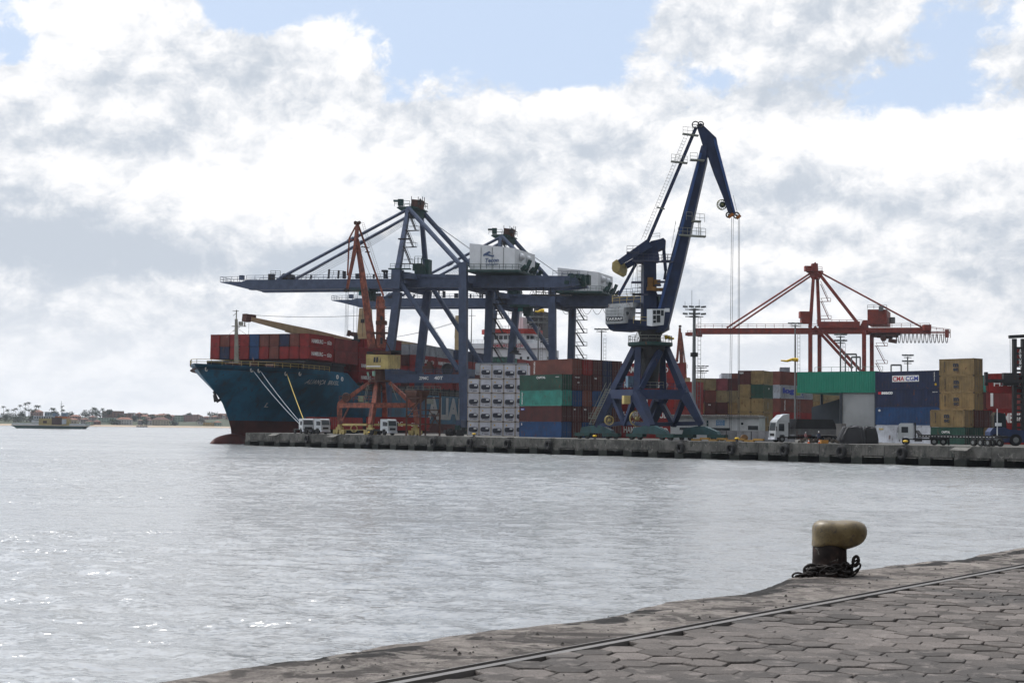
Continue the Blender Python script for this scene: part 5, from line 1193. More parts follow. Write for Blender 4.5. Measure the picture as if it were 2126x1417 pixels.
# small distant rusty crane
oc2 = Thing('portal_crane', 'distant small rusty crane between the blue crane and the tall light mast', 'crane', gnd(at(1416, 905, 420)))
def Q(x, y): return at(x, y, 420)
a = MB(); a.beam(Q(1411.5, 680), Q(1416.5, 780), .5, .6, 1.3, 1.3); oc2.part('boom', a, orange_rust)
a = MB(); a.beam(Q(1411.5, 680), Q(1406, 745), .5, .6, .7, .7); a.beam(Q(1403, 747), Q(1408, 747), 1.2, 1.2); oc2.part('jib', a, orange_rust)
a = MB(); a.beam(Q(1409.5, 677), Q(1414.5, 677), 1, .6); oc2.part('top_sheaves', a, rust_brown)
a = MB(); a.beam(Q(1414, 690), Q(1422, 756), .3); a.beam(Q(1415.5, 690), Q(1424, 756), .12); oc2.part('top_tie', a, orange_rust)
a = MB(); a.beam(Q(1419.5, 790), Q(1419.5, 752), 1.7, 1.6, 1.4, 1.4); a.beam(Q(1410, 754), Q(1424, 758), 2, .5); a.rail([Q(1424, 765), Q(1427, 765)], 1.2, .1, .8); a.box(Q(1426, 794), 1.5, 1.5, 1.5); oc2.part('tower', a, orange_rust)
a = MB(); a.box(Q(1412, 815), 5.5, 4.5, 4.3); oc2.part('cabin', a, beige)
a = MB(); 
for x in (1404, 1412, 1420): a.beam(Q(x, 912), Q(x, 815), 1.0, 1.0)
oc2.parts('leg', a, orange_rust)
# ------------------------------------------------------------------ shipping containers
CCOL = {'R': ('bright red', (.26, .018, .016)), 'B': ('maroon', (.085, .022, .020)), 'O': ('brick brown', (.17, .05, .035)), 'N': ('navy blue', (.016, .026, .072)), 'U': ('mid blue', (.015, .06, .17)),
        'G': ('dark green', (.022, .075, .052)), 'T': ('turquoise', (.04, .25, .20)), 'Y': ('ochre yellow', (.27, .185, .08)), 'W': ('white', (.55, .57, .62)), 'P': ('dull pink', (.21, .055, .065)), 'E': ('pale grey', (.34, .37, .41)), 'V': ('olive tan', (.24, .19, .10)), 'S': ('sea green', (.05, .16, .12)), 'C': ('faded red', (.22, .045, .04))}
def cmat(c): return paint('container_' + CCOL[c][0].replace(' ', '_'), tuple(v * (.85 if c != 'W' else 1) for v in CCOL[c][1]), .6, .5, .32, .5)
frame_dk = paint('container_frame_dark', (.03, .022, .02), .7, .3)  # dark brown of the corner castings
CM = {}
def corr(mb, p0, p1, H0, H1, n, dep=.036, out=V((0, -1, 0))):
    """corrugated sheet from p0 to p1, trapezoid waves"""
    vs = []; 
    for i in range(n):
        for f, d in ((0, 0), (.26, 0), (.5, -dep), (.76, -dep)):
            p = p0.lerp(p1, (i + f) / n) + out * d; vs.append(p)
    vs.append(V(p1)); k = len(vs)
    mb.add([p + V((0, 0, H0)) for p in vs] + [p + V((0, 0, H1)) for p in vs], [(i, i + 1, k + i + 1, k + i) for i in range(k - 1)])
def cont_meshes(L, H, door):
    key = (L, H, door)
    if key in CM: return CM[key]
    W = 2.44; b = MB(); t = .07
    xd, xb = (L, 0) if door == 1 else (0, L)
    corr(b, V((t, .02, 0)), V((L - t, .02, 0)), .16, H - .1, int(L / .28))
    corr(b, V((L - t, W - .02, 0)), V((t, W - .02, 0)), .16, H - .1, int(L / .28), out=V((0, 1, 0)))
    ex = xb + (.02 if xb == 0 else -.02); corr(b, V((ex, t, 0)), V((ex, W - t, 0)), .16, H - .1, 9, out=V((-1 if xb == 0 else 1, 0, 0)))
    b.add([V((t, .03, H - .05)), V((L - t, .03, H - .05)), V((L - t, W - .03, H - .05)), V((t, W - .03, H - .05))], [(0, 1, 2, 3)])
    b.add([V((t, .03, .15)), V((L - t, .03, .15)), V((L - t, W - .03, .15)), V((t, W - .03, .15))], [(0, 3, 2, 1)])
    f = MB(); q = .15
    for x in (0, L):
        for y in (0, W):
            f.box((x + (q / 2 if x == 0 else -q / 2), y + (q / 2 if y == 0 else -q / 2), .12), q, q, H - .24)
        for z, h in ((.0, .15), (H - .12, .12)): f.box((x + (.05 if x == 0 else -.05), W / 2, z + .01), .1, W - .3, h - .012)
    for y in (.04, W - .04):
        for z, h in ((.01, .15), (H - .11, .1)): f.box((L / 2, y, z), L - .3, .08, h)
    f.mat(1)
    for x in (.09, L - .09):
        for y in (.085, W - .085):
            for z in (0, H - .118): f.box((x, y, z), .182, .174, .118)
    d = MB(); sx = 1 if door == 1 else -1; x0 = xd - sx * .05
    for k in (0, 1):
        y0 = .16 + k * 1.06; d.box((x0, y0 + .53, .17), .05, 1.04, H - .30)
    r = MB()
    for y in (.38, .86, 1.58, 2.06):
        r.cyl(V((x0 + sx * .05, y, .14)), V((x0 + sx * .05, y, H - .1)), .028, n=6); r.box((x0 + sx * .06, y + .12, 1.0), .04, .3, .05)
    CM[key] = [m.mesh(nm, [frame_dk, frame_dk]) for m, nm in ((b, 'shipping_container'), (f, 'frame'), (None, ''), (d, 'door'), (r, 'locking_bars')) if m] 
    return CM[key]
bars_m = paint('locking_bar_grey', (.16, .15, .14), .6, .3)
def container(M, col, L=12.19, H=2.59, door=1, label='', group='', small=False, end_mark=False):
    ms = cont_meshes(L, H, door); mat = cmat(col)
    root = link('shipping_container', ms[0]); root.matrix_world = M; root.material_slots[0].link = 'OBJECT'; root.material_slots[0].material = mat
    tag(root, label, 'container', group)
    for k, nm in ((1, 'frame'), (2, 'door')) + (() if small else ((3, 'locking_bars'),)):
        o = link(nm, ms[k], root); o.material_slots[0].link = 'OBJECT'; o.material_slots[0].material = mat if k in (1, 2) else bars_m
    return root
reef = {}
def reefer(M, label, group, v=0):
    H = 2.9; L = 12.19; W = 2.44
    if not reef:
        b = MB(); b.box((L / 2, W / 2, .12), L - .12, W - .06, H - .2); reef['b'] = b.mesh('refrigerated_container', paint('reefer_white', (.56, .58, .64), .55, .3, .05))
        f = MB(); q = .13
        for x in (0, L):
            for y in (0, W): f.box((x + (q / 2 if x == 0 else -q / 2), y + (q / 2 if y == 0 else -q / 2), .12), q, q, H - .24)
            for z in (.01, H - .12): f.box((x + (.06 if x == 0 else -.06), W / 2, z), .12, W - .3, .11)
        for y in (.05, W - .05):
            for z in (.01, H - .11): f.box((L / 2, y, z), L - .3, .1, .1)
        f.mat(1)
        for x in (.09, L - .09):
            for y in (.085, W - .085):
                for z in (0, H - .118): f.box((x, y, z), .184, .176, .118)
        reef['f'] = f.mesh('frame', [paint('reefer_frame', (.42, .38, .33), .6, .3, .35), frame_dk])
        u = MB(); loops = []
        for dx, s_ in ((0, 1.0), (-.10, 1.0), (-.16, .9)):
            lp = []
            for k in range(16):
                t = 2 * math.pi * k / 16; cx, cz = math.cos(t), math.sin(t)
                lp.append(V((.06 + dx, W / 2 + .92 * s_ * math.copysign(abs(cx) ** .45, cx), 1.28 + .48 * s_ * math.copysign(abs(cz) ** .6, cz))))
            loops.append(lp)
        loft(u, loops); reef['u'] = u.mesh('refrigeration_unit', letter_dark)
        p = MB(); p.box((-.12, .78, 1.32), .05, .58, .3); reef['p'] = p.mesh('unit_panel', white_paint)
        s_ = MB(); s_.box((-.02 + .04, 1.75, 2.05), .04, .22, .26); reef['s'] = s_.mesh('warning_sticker', yellow_bright)
        k = MB(); k.box((.04, .9, .35), .06, .9, .10); k.box((.04, 1.7, .45), .06, .2, .1); reef['k'] = k.mesh('drain_grille', letter_dark)
    r = link('refrigerated_container', reef['b']); r.matrix_world = M; tag(r, label, 'container', group)
    for nm, k in (('frame', 'f'), ('refrigeration_unit', 'u'), ('unit_panel', 'p'), ('drain_grille', 'k')) + ((('warning_sticker', 's'),) if v else ()):
        o = link(nm, reef[k], r)
        if k in 'up': o.location = (0, 0, [-.18, 0, .05, -.1][(v * 7 + int(M.translation.z)) % 4])
    return r
TIER = ['bottom', 'second', 'third', 'fourth', 'fifth', 'sixth']
def Mx(p, ang): return Matrix.Translation(p) @ Matrix.Rotation(ang, 4, 'Z')
TOT = {}
def block(K, ang, corner, cols, H, L, desc, group, z0=QZ, pitch=2.52, colpos=0, texts={}, door=1, small=False, reverse=False, count=None, skip=()):
    """K: near corner of the visible long side. corner 1: K is the x=L end, 0: K is the x=0 end. Columns go away along local y."""
    x_ = V((math.cos(ang), math.sin(ang), 0)); y_ = V((-x_.y, x_.x, 0)); n_all = count or len(cols)
    for i, colm in enumerate(cols):
        z = z0
        for t, c in enumerate(colm):
            if c == '.': z += H + .01; continue
            cL = L; o = V((K.x, K.y, z)) + y_ * pitch * (i + colpos) - x_ * (cL * corner) + x_ * random.uniform(-.05, .05)
            idx = (n_all - 1 - (i + colpos)) if reverse else (i + colpos)
            nm = CCOL[c.upper()][0] if c != 'w' else 'white refrigerated'
            top = t == len(colm) - 1
            tw_ = 'top' if top else TIER[t] + (' tier' if t else '')
            lbl = f"{nm} container, {tw_ if top or t == 0 else TIER[t]} of column {ORD[idx]} from left, {desc}"
            if c == 'w': r = reefer(Mx(o, ang), lbl, group, (i + t) % 3)
            else: r = container(Mx(o, ang), c.upper(), cL, H, 1 if random.random() < .5 and door == 2 else (door if door != 2 else 0), lbl, group, small)
            for tx in texts.get((t, i), []):
                txt, fx, fz, w_, h_, m_, kw = tx
                if kw.pop('vert', False) if 'vert' in kw else False:
                    put_text(r, fit_text(txt, w_, h_, m_, bold=.02), V((fx, -.025, fz)), V((0, 0, -1)), up=V((1, 0, 0)))
                elif kw.get('end'):
                    xx = L + .08 if kw['end'] == 1 else -.08
                    put_text(r, fit_text(txt, w_, h_, m_, bold=.02), V((xx, fx, fz)), V((0, 1, 0)) if kw['end'] == 1 else V((0, -1, 0)))
                elif kw.get('rect'):
                    q = MB(); q.box((fx + w_ / 2, -.025, fz), w_, .02, h_); o2 = link(kw['rect'], q.mesh(kw['rect'], m_), r)
                else: put_text(r, fit_text(txt, w_, h_, m_, bold=kw.get('bold', .02), shear=kw.get('shear', 0)), V((fx, -.04, fz)), V((1, 0, 0)))
            z += H + .01
AY = R(-51)
def codes(L, H): return [('BSIU 402318', L - 2.6, H - .55, 1.7, .16, letter_white, {}), ('22 G1', L - 2.0, H - .85, .8, .14, letter_white, {})]
def vcode(x): return ('TEXTAINER', x, 2.3, 1.9, .34, letter_white, {'vert': True})
# block A, left of the blue crane
KA = at(1187, 905, 262); g = 'container stack left of the blue crane'
KA = V((KA.x, KA.y, 0)); yA = V((-math.sin(AY), math.cos(AY), 0))
block(KA - yA * 2.52, AY, 1, ['UBTG', 'BBUBO', 'UBOBR', 'BOUBB', 'NNNNN', 'BBNBB'], 2.9, 12.19, 'stack beside refrigerated boxes', g, door=1, texts={
    (3, 0): [('CAPITAL', 5.0, 2.15, 2.6, .42, letter_white, {})] + [('CAIU 8', 10.4, 2.35, 1.0, .14, letter_white, {})],
    (2, 0): [('CHINA SHIPPING', .6, 2.6, 2.3, .32, letter_white, {'vert': True})],
    (1, 0): [('', .5, 2.1, 1.1, .4, letter_blue, {'rect': 'logo_panel'}), ('tex', .6, 2.2, .8, .2, letter_white, {})],
    (0, 0): [('S', .6, 2.2, .3, .4, letter_white, {})],
    (4, 1): [('TEXTAINER', 1.1, 2.65, 2.4, .4, letter_white, {'vert': True})],
    (3, 1): [('TRIU 853', .5, 2.3, 1.2, .18, letter_white, {'end': 1}), ('HC', 1.2, 1.3, .5, .3, letter_white, {'end': 1})],
    (3, 3): [('tex', .4, 2.2, .6, .3, letter_white, {'end': 1})], (1, 2): [('tex', .4, 2.2, .6, .3, letter_white, {'end': 1})], (1, 1): [('tex', .4, 2.2, .5, .25, letter_white, {'end': 1})]})
# big red boxes behind the blue crane
KH = at(1399, 905, 272); ham = lambda h=1.25: [('HAMBURG', 1.5, 1.0, 5.1, h, letter_white, {}), ('SÜD', 8.6, 1.0, 2.3, h, letter_white, {})]
block(V((KH.x, KH.y, 0)), R(-31), 1, ['RRRRR', 'RRRRR'], 2.9, 12.19, 'red stack behind blue crane', 'red containers behind the blue crane', texts={(t, 0): ham() for t in range(5)}, small=True)
K2 = at(1440, 905, 292)
block(V((K2.x, K2.y, 0)), R(-31), 1, ['RCRR', 'RRRR'], 2.9, 12.19, 'low red stack behind blue crane foot', 'low red stack behind the blue crane', small=True, texts={(1, 0): [('HAMBURG', 2, .9, 7, 1.0, letter_white, {})]})
# refrigerated boxes
KR = at(1094, 905, 289); AR_ = R(82)
block(V((KR.x, KR.y, 0)), AR_, 0, ['wwwww', 'wwwww', 'wwwww', 'wwwww', 'wwww'], 2.9, 12.19, 'refrigerated stack', 'white refrigerated containers stacked five high', pitch=2.47, reverse=True)
# boxes on the yard behind the reefers (above them, under the cranes)
KB = at(1138, 905, 330)
block(V((KB.x, KB.y, 0)), R(-12), 1, ['RBRORR'], 2.75, 12.19, 'tall stack behind refrigerated boxes', 'tall stack behind the refrigerated boxes', small=True)
KB = at(1092, 905, 326)
block(V((KB.x, KB.y, 0)), R(-12), 1, ['BORGBE'], 2.75, 12.19, 'mixed stack behind refrigerated boxes', 'mixed stack behind the refrigerated boxes', small=True, texts={(5, 0): [('logIn', 5.5, .7, 3.6, 1.2, letter_blue, {})]})
# middle group frontal ends
KM = at(1535, 909, 309); 
block(V((KM.x, KM.y, 0)), R(84), 0, ['BOYVB', 'OYBVP', 'UOBOV', 'BBYBV'], 2.59, 12.19, 'stack above white hut', 'mixed stack behind the white office hut', reverse=True, texts={(2, 2): [('tex', 1.7, 1.9, .6, .3, letter_white, {'end': 2})]})
KM2 = at(1540, 909, 345)
block(V((KM2.x, KM2.y, 0)), R(84), 0, ['BRRREO'.replace('O', 'O'), 'RRRRRW'], 2.59, 12.19, 'rear stack behind office', 'rear stack behind the office', reverse=True, small=True)
KM3 = at(1448, 909, 300)
KN = at(1585, 913, 266)
block(V((KN.x, KN.y, 0)), R(63), 0, ['YYYGY', 'OYYYB'], 2.59, 6.06, 'rusted tan stack by white hut', 'tan and green stack right of the mixed stack', reverse=True, texts={
    (4, 1): [('tex', 2.2, 2.0, .9, .35, letter_white, {'end': 2})], (3, 0): [('CAP', 3.0, 1.7, .6, .3, letter_white, {})], (2, 0): [('', 2.6, .6, .35, 1.3, steel_grey, {'rect': 'worn_panel'})], (1, 0): [('', 2.6, .6, .35, 1.3, steel_grey, {'rect': 'worn_panel'})]})
# the pale panel block
KL = at(1620, 911, 305)
block(V((KL.x, KL.y, 0)), R(44), 0, ['BROEO', 'BBBBB'], 2.9, 12.19, 'stack left of teal shed', 'stack with the pale blue box left of the teal shed', reverse=True, texts={
    (3, 0): [('log', .9, .8, 4.3, 1.5, letter_blue, {'bold': .06}), ('in', 5.9, .8, 1.5, 1.4, paint('letter_green', (.25, .38, .03), .6, .2, streak=False), {'bold': .06}), ('.', 8.0, .8, .3, .35, letter_blue, {}), ('logistica', 5.6, .3, 3.2, .3, letter_blue, {})],
    (2, 0): [('TEXTAINER', 1.4, 2.6, 2.3, .4, letter_white, {'vert': True})], (1, 0): [('HAMBURG SUD', 5.5, .3, 5.5, .7, letter_white, {})]})
KL2 = at(1745, 911, 330)
block(V((KL2.x, KL2.y, 0)), R(-12), 1, ['BRYV', 'BBRR'], 2.9, 12.19, 'stack behind grey shed', 'stack behind the grey shed', small=True)
KL3 = at(1640, 911, 350)
block(V((KL3.x, KL3.y, 0)), R(80), 0, ['BRRBWE'], 2.9, 12.19, 'rear stack beyond tan boxes', 'rear stack beyond the tan boxes', small=True)
# right of the shed
KC = at(1950.5, 920, 225); KC = V((KC.x, KC.y, 0)); cma = [('', 6.0 - .05, 1.18, 5.1, 1.02, letter_white, {'rect': 'logo_panel'}), ('CMA', 6.1, 1.3, 2.15, .76, letter_red, {'bold': .02}), ('CGM', 8.5, 1.3, 2.4, .76, letter_blue, {'bold': .02})]
cma = [('', 3.4, 1.18, 5.1, 1.02, letter_white, {'rect': 'logo_panel'}), ('CMA', 3.52, 1.3, 2.2, .76, letter_red, {'bold': .02}), ('CGM', 6.0, 1.3, 2.35, .76, letter_blue, {'bold': .02})]
block(KC, AY, 1, ['WUNN', 'BNNN', 'NBUO'], 2.9, 12.19, 'blue stack right of teal shed', 'navy and white stack right of the teal shed', texts={(3, 0): cma + [('ECMU 916', 11.3, 2.6, 1.4, .16, letter_white, {'vert': True}), ('', 11.45, .5, .3, .35, yellow_bright, {'rect': 'warning_sticker'})],
    (2, 0): [('', .6, 2.1, .55, .42, letter_red, {'rect': 'logo_panel'}), ('seaco', 1.25, 2.1, 2.2, .42, letter_white, {'bold': .05}), ('SEGU 45', 11, 2.3, .9, .14, letter_white, {})], (1, 0): [('e', .6, 2.2, .4, .35, letter_white, {})], (0, 0): [('', .7, 2.1, .9, .3, yellow_old, {'rect': 'logo_panel'})]})
KS = at(2023, 923, 216); KS = V((KS.x, KS.y, 0)); yS = V((-math.sin(AY), math.cos(AY), 0))
msc = lambda: [('m', 2.5, 1.35, .95, .55, letter_dark, {'bold': .05}), ('sc', 2.5, .72, .95, .45, letter_dark, {'bold': .05}), ('MEDU 30', .9, 2.2, 1.6, .16, letter_dark, {'vert': True})]
block(KS, AY, 1, ['..YYY', 'YB'], 2.62, 6.06, 'tan tower at right', 'tan container tower at the right', texts={(t, 0): msc() for t in (2, 3, 4)})
block(KS - yS * 2.52 * 0.99, AY, 1, ['GY', 'GB'], 2.62, 6.06, 'foot of tan tower at right', 'lower boxes of the tan tower', texts={(1, 0): msc(), (0, 0): [('CAPITAL', 2.0, 1.7, 1.5, .35, letter_white, {})]})
# far right
KT = at(2130, 922, 236)
block(V((KT.x, KT.y, 0)), AY, 1, ['BRBT', 'BRBR', 'BRBR'], 2.9, 12.19, 'stack behind lift truck at right edge', 'stack behind the lift truck', small=True, texts={(1, 0): [('HAMBURG', 3.0, .8, 6.5, 1.3, letter_white, {})]})
KT = at(2190, 922, 226)
block(V((KT.x, KT.y, 0)), AY, 1, ['RRCC', 'RRRR'], 2.9, 12.19, 'red stack at right edge', 'red stack at the right edge', small=True, texts={(1, 0): [('HAMBURG', 1.5, .6, 6.0, 1.6, letter_white, {})], (0, 0): [('HAMBURG', 1.5, .9, 6.0, 1.2, letter_white, {})], (2, 0): [('', .8, .4, .5, 2.2, letter_white, {'rect': 'label_panel'})]})
# boxes on the ship
bays = [(22, 0, 10, ['RR', 'NO', 'RR', 'RR', 'UU', 'OR', 'OO', 'RN', 'RO', 'RR'], CT), ]
def shipblock(d, cols, z, desc, group, first_o, texts={}):
    K = sh(d, first_o, 0); block(V((K.x, K.y, 0)), R(70), 0, cols, 2.9, 12.19, desc, group, z0=z, pitch=2.62, texts=texts, small=True, reverse=True, door=0)
hs_ = lambda: [('HAMBURG', 1.2, .85, 5.6, .95, letter_white, {}), ('SÜD', 8.9, .85, 2.2, .95, letter_white, {}), ('', 7.2, 1.2, 1.2, .12, letter_white, {'rect': 'logo_mark'})]
shipblock(26, ['RR', 'RO', 'RN', 'OO', 'RO', 'UU', 'RR', 'RR', 'NO', 'RR'], CT + .2, 'front row on ship', 'front row of containers on the ship', 13.8, {(0, 0): hs_(), (1, 0): hs_()})
shipblock(39.4, ['CC', 'RR', 'BB'], CT, 'second bay on ship', 'second bay of containers on the ship', 13.6, {})
shipblock(52.4, ['RRR', 'RCR', 'BRR'], 15.0, 'third bay on ship', 'third bay of containers on the ship', 13.6, {(2, 0): [], (1, 0): hs_(), (0, 0): hs_()})
shipblock(65.2, ['RRRR', 'RRRR', 'BRRR'], 15.0, 'fourth bay on ship', 'fourth bay of containers on the ship', 13.6, {(1, 0): hs_(), (2, 0): hs_()})
shipblock(88, ['RRRE', 'BRBE', 'OORB'], 15.0, 'fifth bay behind rusty crane', 'fifth bay of containers on the ship', 13.6, {(2, 0): hs_()})
shipblock(101, ['RORE', 'RBRE', 'RBRB'], 15.0, 'sixth bay on ship', 'sixth bay of containers on the ship', 13.6, {(2, 0): hs_()})
shipblock(116, ['RORN', 'RBRN', 'RBRB'], 15.0, 'seventh bay on ship', 'seventh bay of containers on the ship', 13.6)
shipblock(129, ['OORN', 'RORN', 'RBRO'], 15.0, 'eighth bay on ship', 'eighth bay of containers on the ship', 13.6)
shipblock(155, ['OORS', 'ROSS', 'RBRO'], 15.0, 'ninth bay on ship', 'ninth bay of containers on the ship', 13.6)
shipblock(168, ['OORR', 'ROSR', 'RBRR'], 15.0, 'tenth bay before bridge', 'tenth bay of containers on the ship', 13.6)

# ------------------------------------------------------------------ sheds and buildings on the quay
teal_clad = paint('teal_cladding', (.035, .28, .19), .5, .15, 0, .3); grey_clad = paint('grey_cladding', (.06, .07, .085), .6, .25); wall_w = paint('shed_wall', (.38, .39, .39), .7, .25, .05, .5)
TP = Plane(at(1820, 815, 236), (-math.cos(R(34)), math.sin(R(34)))); tn = V((math.sin(R(34)), math.cos(R(34)), 0)); tx_ = V((math.cos(R(34)), -math.sin(R(34)), 0))
td = Thing('loading_shed', 'loading shed with teal corrugated fascia over a pale roller door', 'shed', gnd(TP(1780, 900)))
c0, c1 = TP(1655, 815), TP(1820, 814.5); z0, z1 = (c0.z + c1.z) / 2, (TP(1655, 772).z + TP(1820, 769.7).z) / 2
a = MB(); 
def band(mb, p0, p1, za, zb, out, n): corr(mb, V((p0.x, p0.y, 0)), V((p1.x, p1.y, 0)), za, zb, n, .09, out)
band(a, c0, c1, z0, z1, -tn, 46); band(a, c1 + tn * 18, c0 + tn * 18, z0, z1, tn, 46); band(a, c1, c1 + tn * 18, z0, z1, tx_, 40); band(a, c0 + tn * 18, c0, z0, z1, -tx_, 40)
a.add([V((p.x, p.y, z1)) for p in (c0, c1, c1 + tn * 18, c0 + tn * 18)], [(0, 1, 2, 3)]); a.add([V((p.x, p.y, z0)) for p in (c0, c1, c1 + tn * 18, c0 + tn * 18)], [(0, 3, 2, 1)])
td.part('fascia', a, teal_clad)
g0, g1 = TP(1743, 870), TP(1819, 870)
a = MB(); a.hexa([V((p.x, p.y, zz)) + tn * q for zz in (QZ, z0 - .02) for p, q in ((g0, .4), (g1, .4), (g1, 17), (g0, 17))]); td.part('wall', a, wall_w)
a = MB(); e0, e1 = TP(1754.5, 870), TP(1816, 870)
corr_v = 46
for k in range(corr_v):
    za = QZ + .1 + (z0 - QZ - .4) * k / corr_v; zb = QZ + .1 + (z0 - QZ - .4) * (k + 1) / corr_v - .03
    a.hexa([V((p.x, p.y, zz)) + tn * q for zz in (za, zb) for p, q in ((e0, .30), (e1, .30), (e1, .38), (e0, .38))])
td.part('roller_door', a, paint('door_panel', (.40, .41, .41), .6, .3, .0, .25, streak=False))
for x in (1745, 1817.5):
    a = MB(); p = TP(x, 870); a.beam(V((p.x, p.y, QZ)) + tn * .2, V((p.x, p.y, z0)) + tn * .2, .35, .35); td.part('column', a, grey_clad)
a = MB(); p = TP(1660, 870) + tn * 10; a.beam(V((p.x, p.y, QZ)), V((p.x, p.y, z0)), .4, .4); td.part('column', a, grey_clad)
a = MB(); a.rail([V((c0.x, c0.y, z1)) + tx_ * 2 + tn * 3, V((c1.x, c1.y, z1)) + tn * 3], .9, .06, 3, False)
td.part('roof_rail', a, rail_steel)
a = MB(); p = at(1685, 880, 252); q = at(1743, 880, 249); zz0 = at(1685, 845, 252).z; zz1 = at(1743, 828, 249).z
a.hexa([V((p.x, p.y, QZ)), V((q.x, q.y, QZ)), V((q.x, q.y, QZ)) + tn * 12, V((p.x, p.y, QZ)) + tn * 12, V((p.x, p.y, zz0)), V((q.x, q.y, zz1)), V((q.x, q.y, zz1)) + tn * 12, V((p.x, p.y, zz0)) + tn * 12])
solo('grey_shed', a, grey_clad, 'low grey sheet metal shed with sloping roof edge left of the roller door', 'shed', loc=p)
# white hut
HP = Plane(at(1575, 905, 243), (-math.cos(R(20)), math.sin(R(20)))); hn = V((math.sin(R(20)), math.cos(R(20)), 0)); hx = V((math.cos(R(20)), -math.sin(R(20)), 0))
ht = Thing('office_hut', 'long low white office hut with wavy roof edge on the quay', 'hut', gnd(HP(1490, 905)))
h0, h1 = HP(1392, 885), HP(1576, 885); ztop = HP(1490, 866).z
a = MB(); a.hexa([V((p.x, p.y, zz)) + hn * q for zz in (QZ, ztop) for p, q in ((h0, 0), (h1, 0), (h1, 6), (h0, 6))]); hw = ht.part('wall', a, paint('hut_white', (.50, .52, .53), .7, .35, .1, .4))
a = MB(); a.hexa([V((p.x, p.y, zz)) + hn * q - hx * .4 for zz in (ztop + .01, ztop + .30) for p, q in ((h0, -.5), (h1 + hx * .5, -.5), (h1 + hx * .5, 6.5), (h0, 6.5))])
for k in range(38): c = h0.lerp(h1, k / 38); a.cyl(V((c.x, c.y, ztop + .32)) - hn * .6, V((c.x, c.y, ztop + .38)) + hn * 6.5, .12, n=6)
ht.part('roof', a, paint('roof_sheet', (.26, .25, .24), .7, .4, .1))
a = MB()
for x0, x1, y0, y1 in ((1411, 1516, 888, 892), (1553, 1574, 883.5, 892)):
    p, q = HP(x0, y1), HP(x1, y0); a.hexa([V((p.x, p.y, z_)) + hn * s_ for z_ in (p.z, q.z) for s_ in (-.03,)][:0] or [V((p.x, p.y, p.z)) - hn * .04, V((q.x, q.y, p.z)) - hn * .04, V((q.x, q.y, p.z)), V((p.x, p.y, p.z)), V((p.x, p.y, q.z)) - hn * .04, V((q.x, q.y, q.z)) - hn * .04, V((q.x, q.y, q.z)), V((p.x, p.y, q.z))])
ht.parts('window', a, G1, hw)
a = MB(); p, q = HP(1487, 883), HP(1504.5, 871.5); a.hexa([V((p.x, p.y, p.z)) - hn * .05, V((q.x, q.y, p.z)) - hn * .05, V((q.x, q.y, p.z)), V((p.x, p.y, p.z)), V((p.x, p.y, q.z)) - hn * .05, V((q.x, q.y, q.z)) - hn * .05, V((q.x, q.y, q.z)), V((p.x, p.y, q.z))])
sg = ht.part('sign_board', a, letter_blue if False else paint('sign_blue', (.08, .22, .42), .6, .1, streak=False), hw)
for k, t_ in enumerate(('SINALIZACAO', 'CENTRO DE AP', 'OPERACOES')):
    pp = HP(1488.5, 874.9 + k * 3.6); put_text(sg, fit_text(t_, 1.15, .17, letter_white), V((pp.x, pp.y, pp.z)) - hn * .07 - ht.loc, hx)
a = MB(); pp = HP(1469, 878); a.beam(pp - hn * .05, pp - hn * .05 + V((0, 0, .5)), .3, .08); a.beam(pp - hn * .05 - V((0, 0, .5)), pp - hn * .05 - V((0, 0, .1)), .3, .08); ht.part('notice', a, teal_paint, hw)
a = MB(); pp = HP(1541, 879); a.lathe(pp - hn * .03, [(.01, 0), (.22, 0), (.22, .05), (.01, .05)], 14, axis=-hn); ht.part('porthole', a, G1, hw)
# low barrier blocks in front of the hut
bm_ = paint('barrier_grey', (.24, .24, .25), .8, .5)
for k in range(11):
    x = 1492 + k * 15; p = at(x, 905, 232 - k * .6); a = MB(); a.box(V((p.x, p.y, QZ)), 1.12, .6, 1.65 + (k % 3) * .02, R(-20)); a.box(V((p.x, p.y, QZ)), 1.1, .9, .25, R(-20))
    solo('barrier_block', a, bm_, f"grey concrete barrier block, {ORD[k]} from the left, low wall before the white hut", 'barrier', 'concrete barrier blocks in front of the office hut', loc=V((p.x, p.y, QZ)))
# ------------------------------------------------------------------ light masts
def mast(x, ybase, ytop, D_, r, rows, lbl, ladder=True, heads=4, spread=1.8):
    t = at(x, ytop, D_); b = V((t.x, t.y, QZ)); T = Thing('light_mast', lbl, 'light mast', b, 'floodlight masts in the port')
    a = MB(); a.cyl(b, t, r, r * .6, 10); T.part('pole', a, steel_grey)
    for k in range(rows):
        z = t.z - .2 - k * 1.25; a = MB(); a.torus(V((t.x, t.y, z)), spread * .62, .07, V((0, 0, 1)), 12, 5); a.beam(V((t.x - spread, t.y, z)), V((t.x + spread, t.y, z)), .14); T.part('lamp_bracket', a, steel_dark)
        a = MB()
        for i in range(heads):
            f = -1 + 2 * i / (heads - 1); c = V((t.x + f * spread, t.y - .3 * (1 - abs(f)), z + .35)); a.beam(c - V((.35 * (1 if f > 0 else -1), .2, -.1)), c + V((.35 * (1 if f > 0 else -1), .1, .18)), .55, .32)
        T.parts('floodlight', a, steel_grey)
    if ladder:
        a = MB(); n_ = int((t.z - QZ) / .8)
        for s_ in (r + .25, r + .75): a.beam(b + V((s_, 0, 0)), V((t.x + s_, t.y, t.z - 1.5)), .06)
        for k in range(n_): z = QZ + .6 + k * .8; 
        for k in range(n_): z = QZ + .6 + k * .8; a.beam(V((t.x + r + .25, t.y, z)), V((t.x + r + .75, t.y, z)), .06)
        T.part('ladder', a, steel_grey)
    return T
T_ = mast(1441.5, 900, 640, 250, .42, 2, 'tallest thick grey floodlight mast right of the blue crane', heads=4, spread=1.6)
a = MB(); q = at(1441, 640, 250)
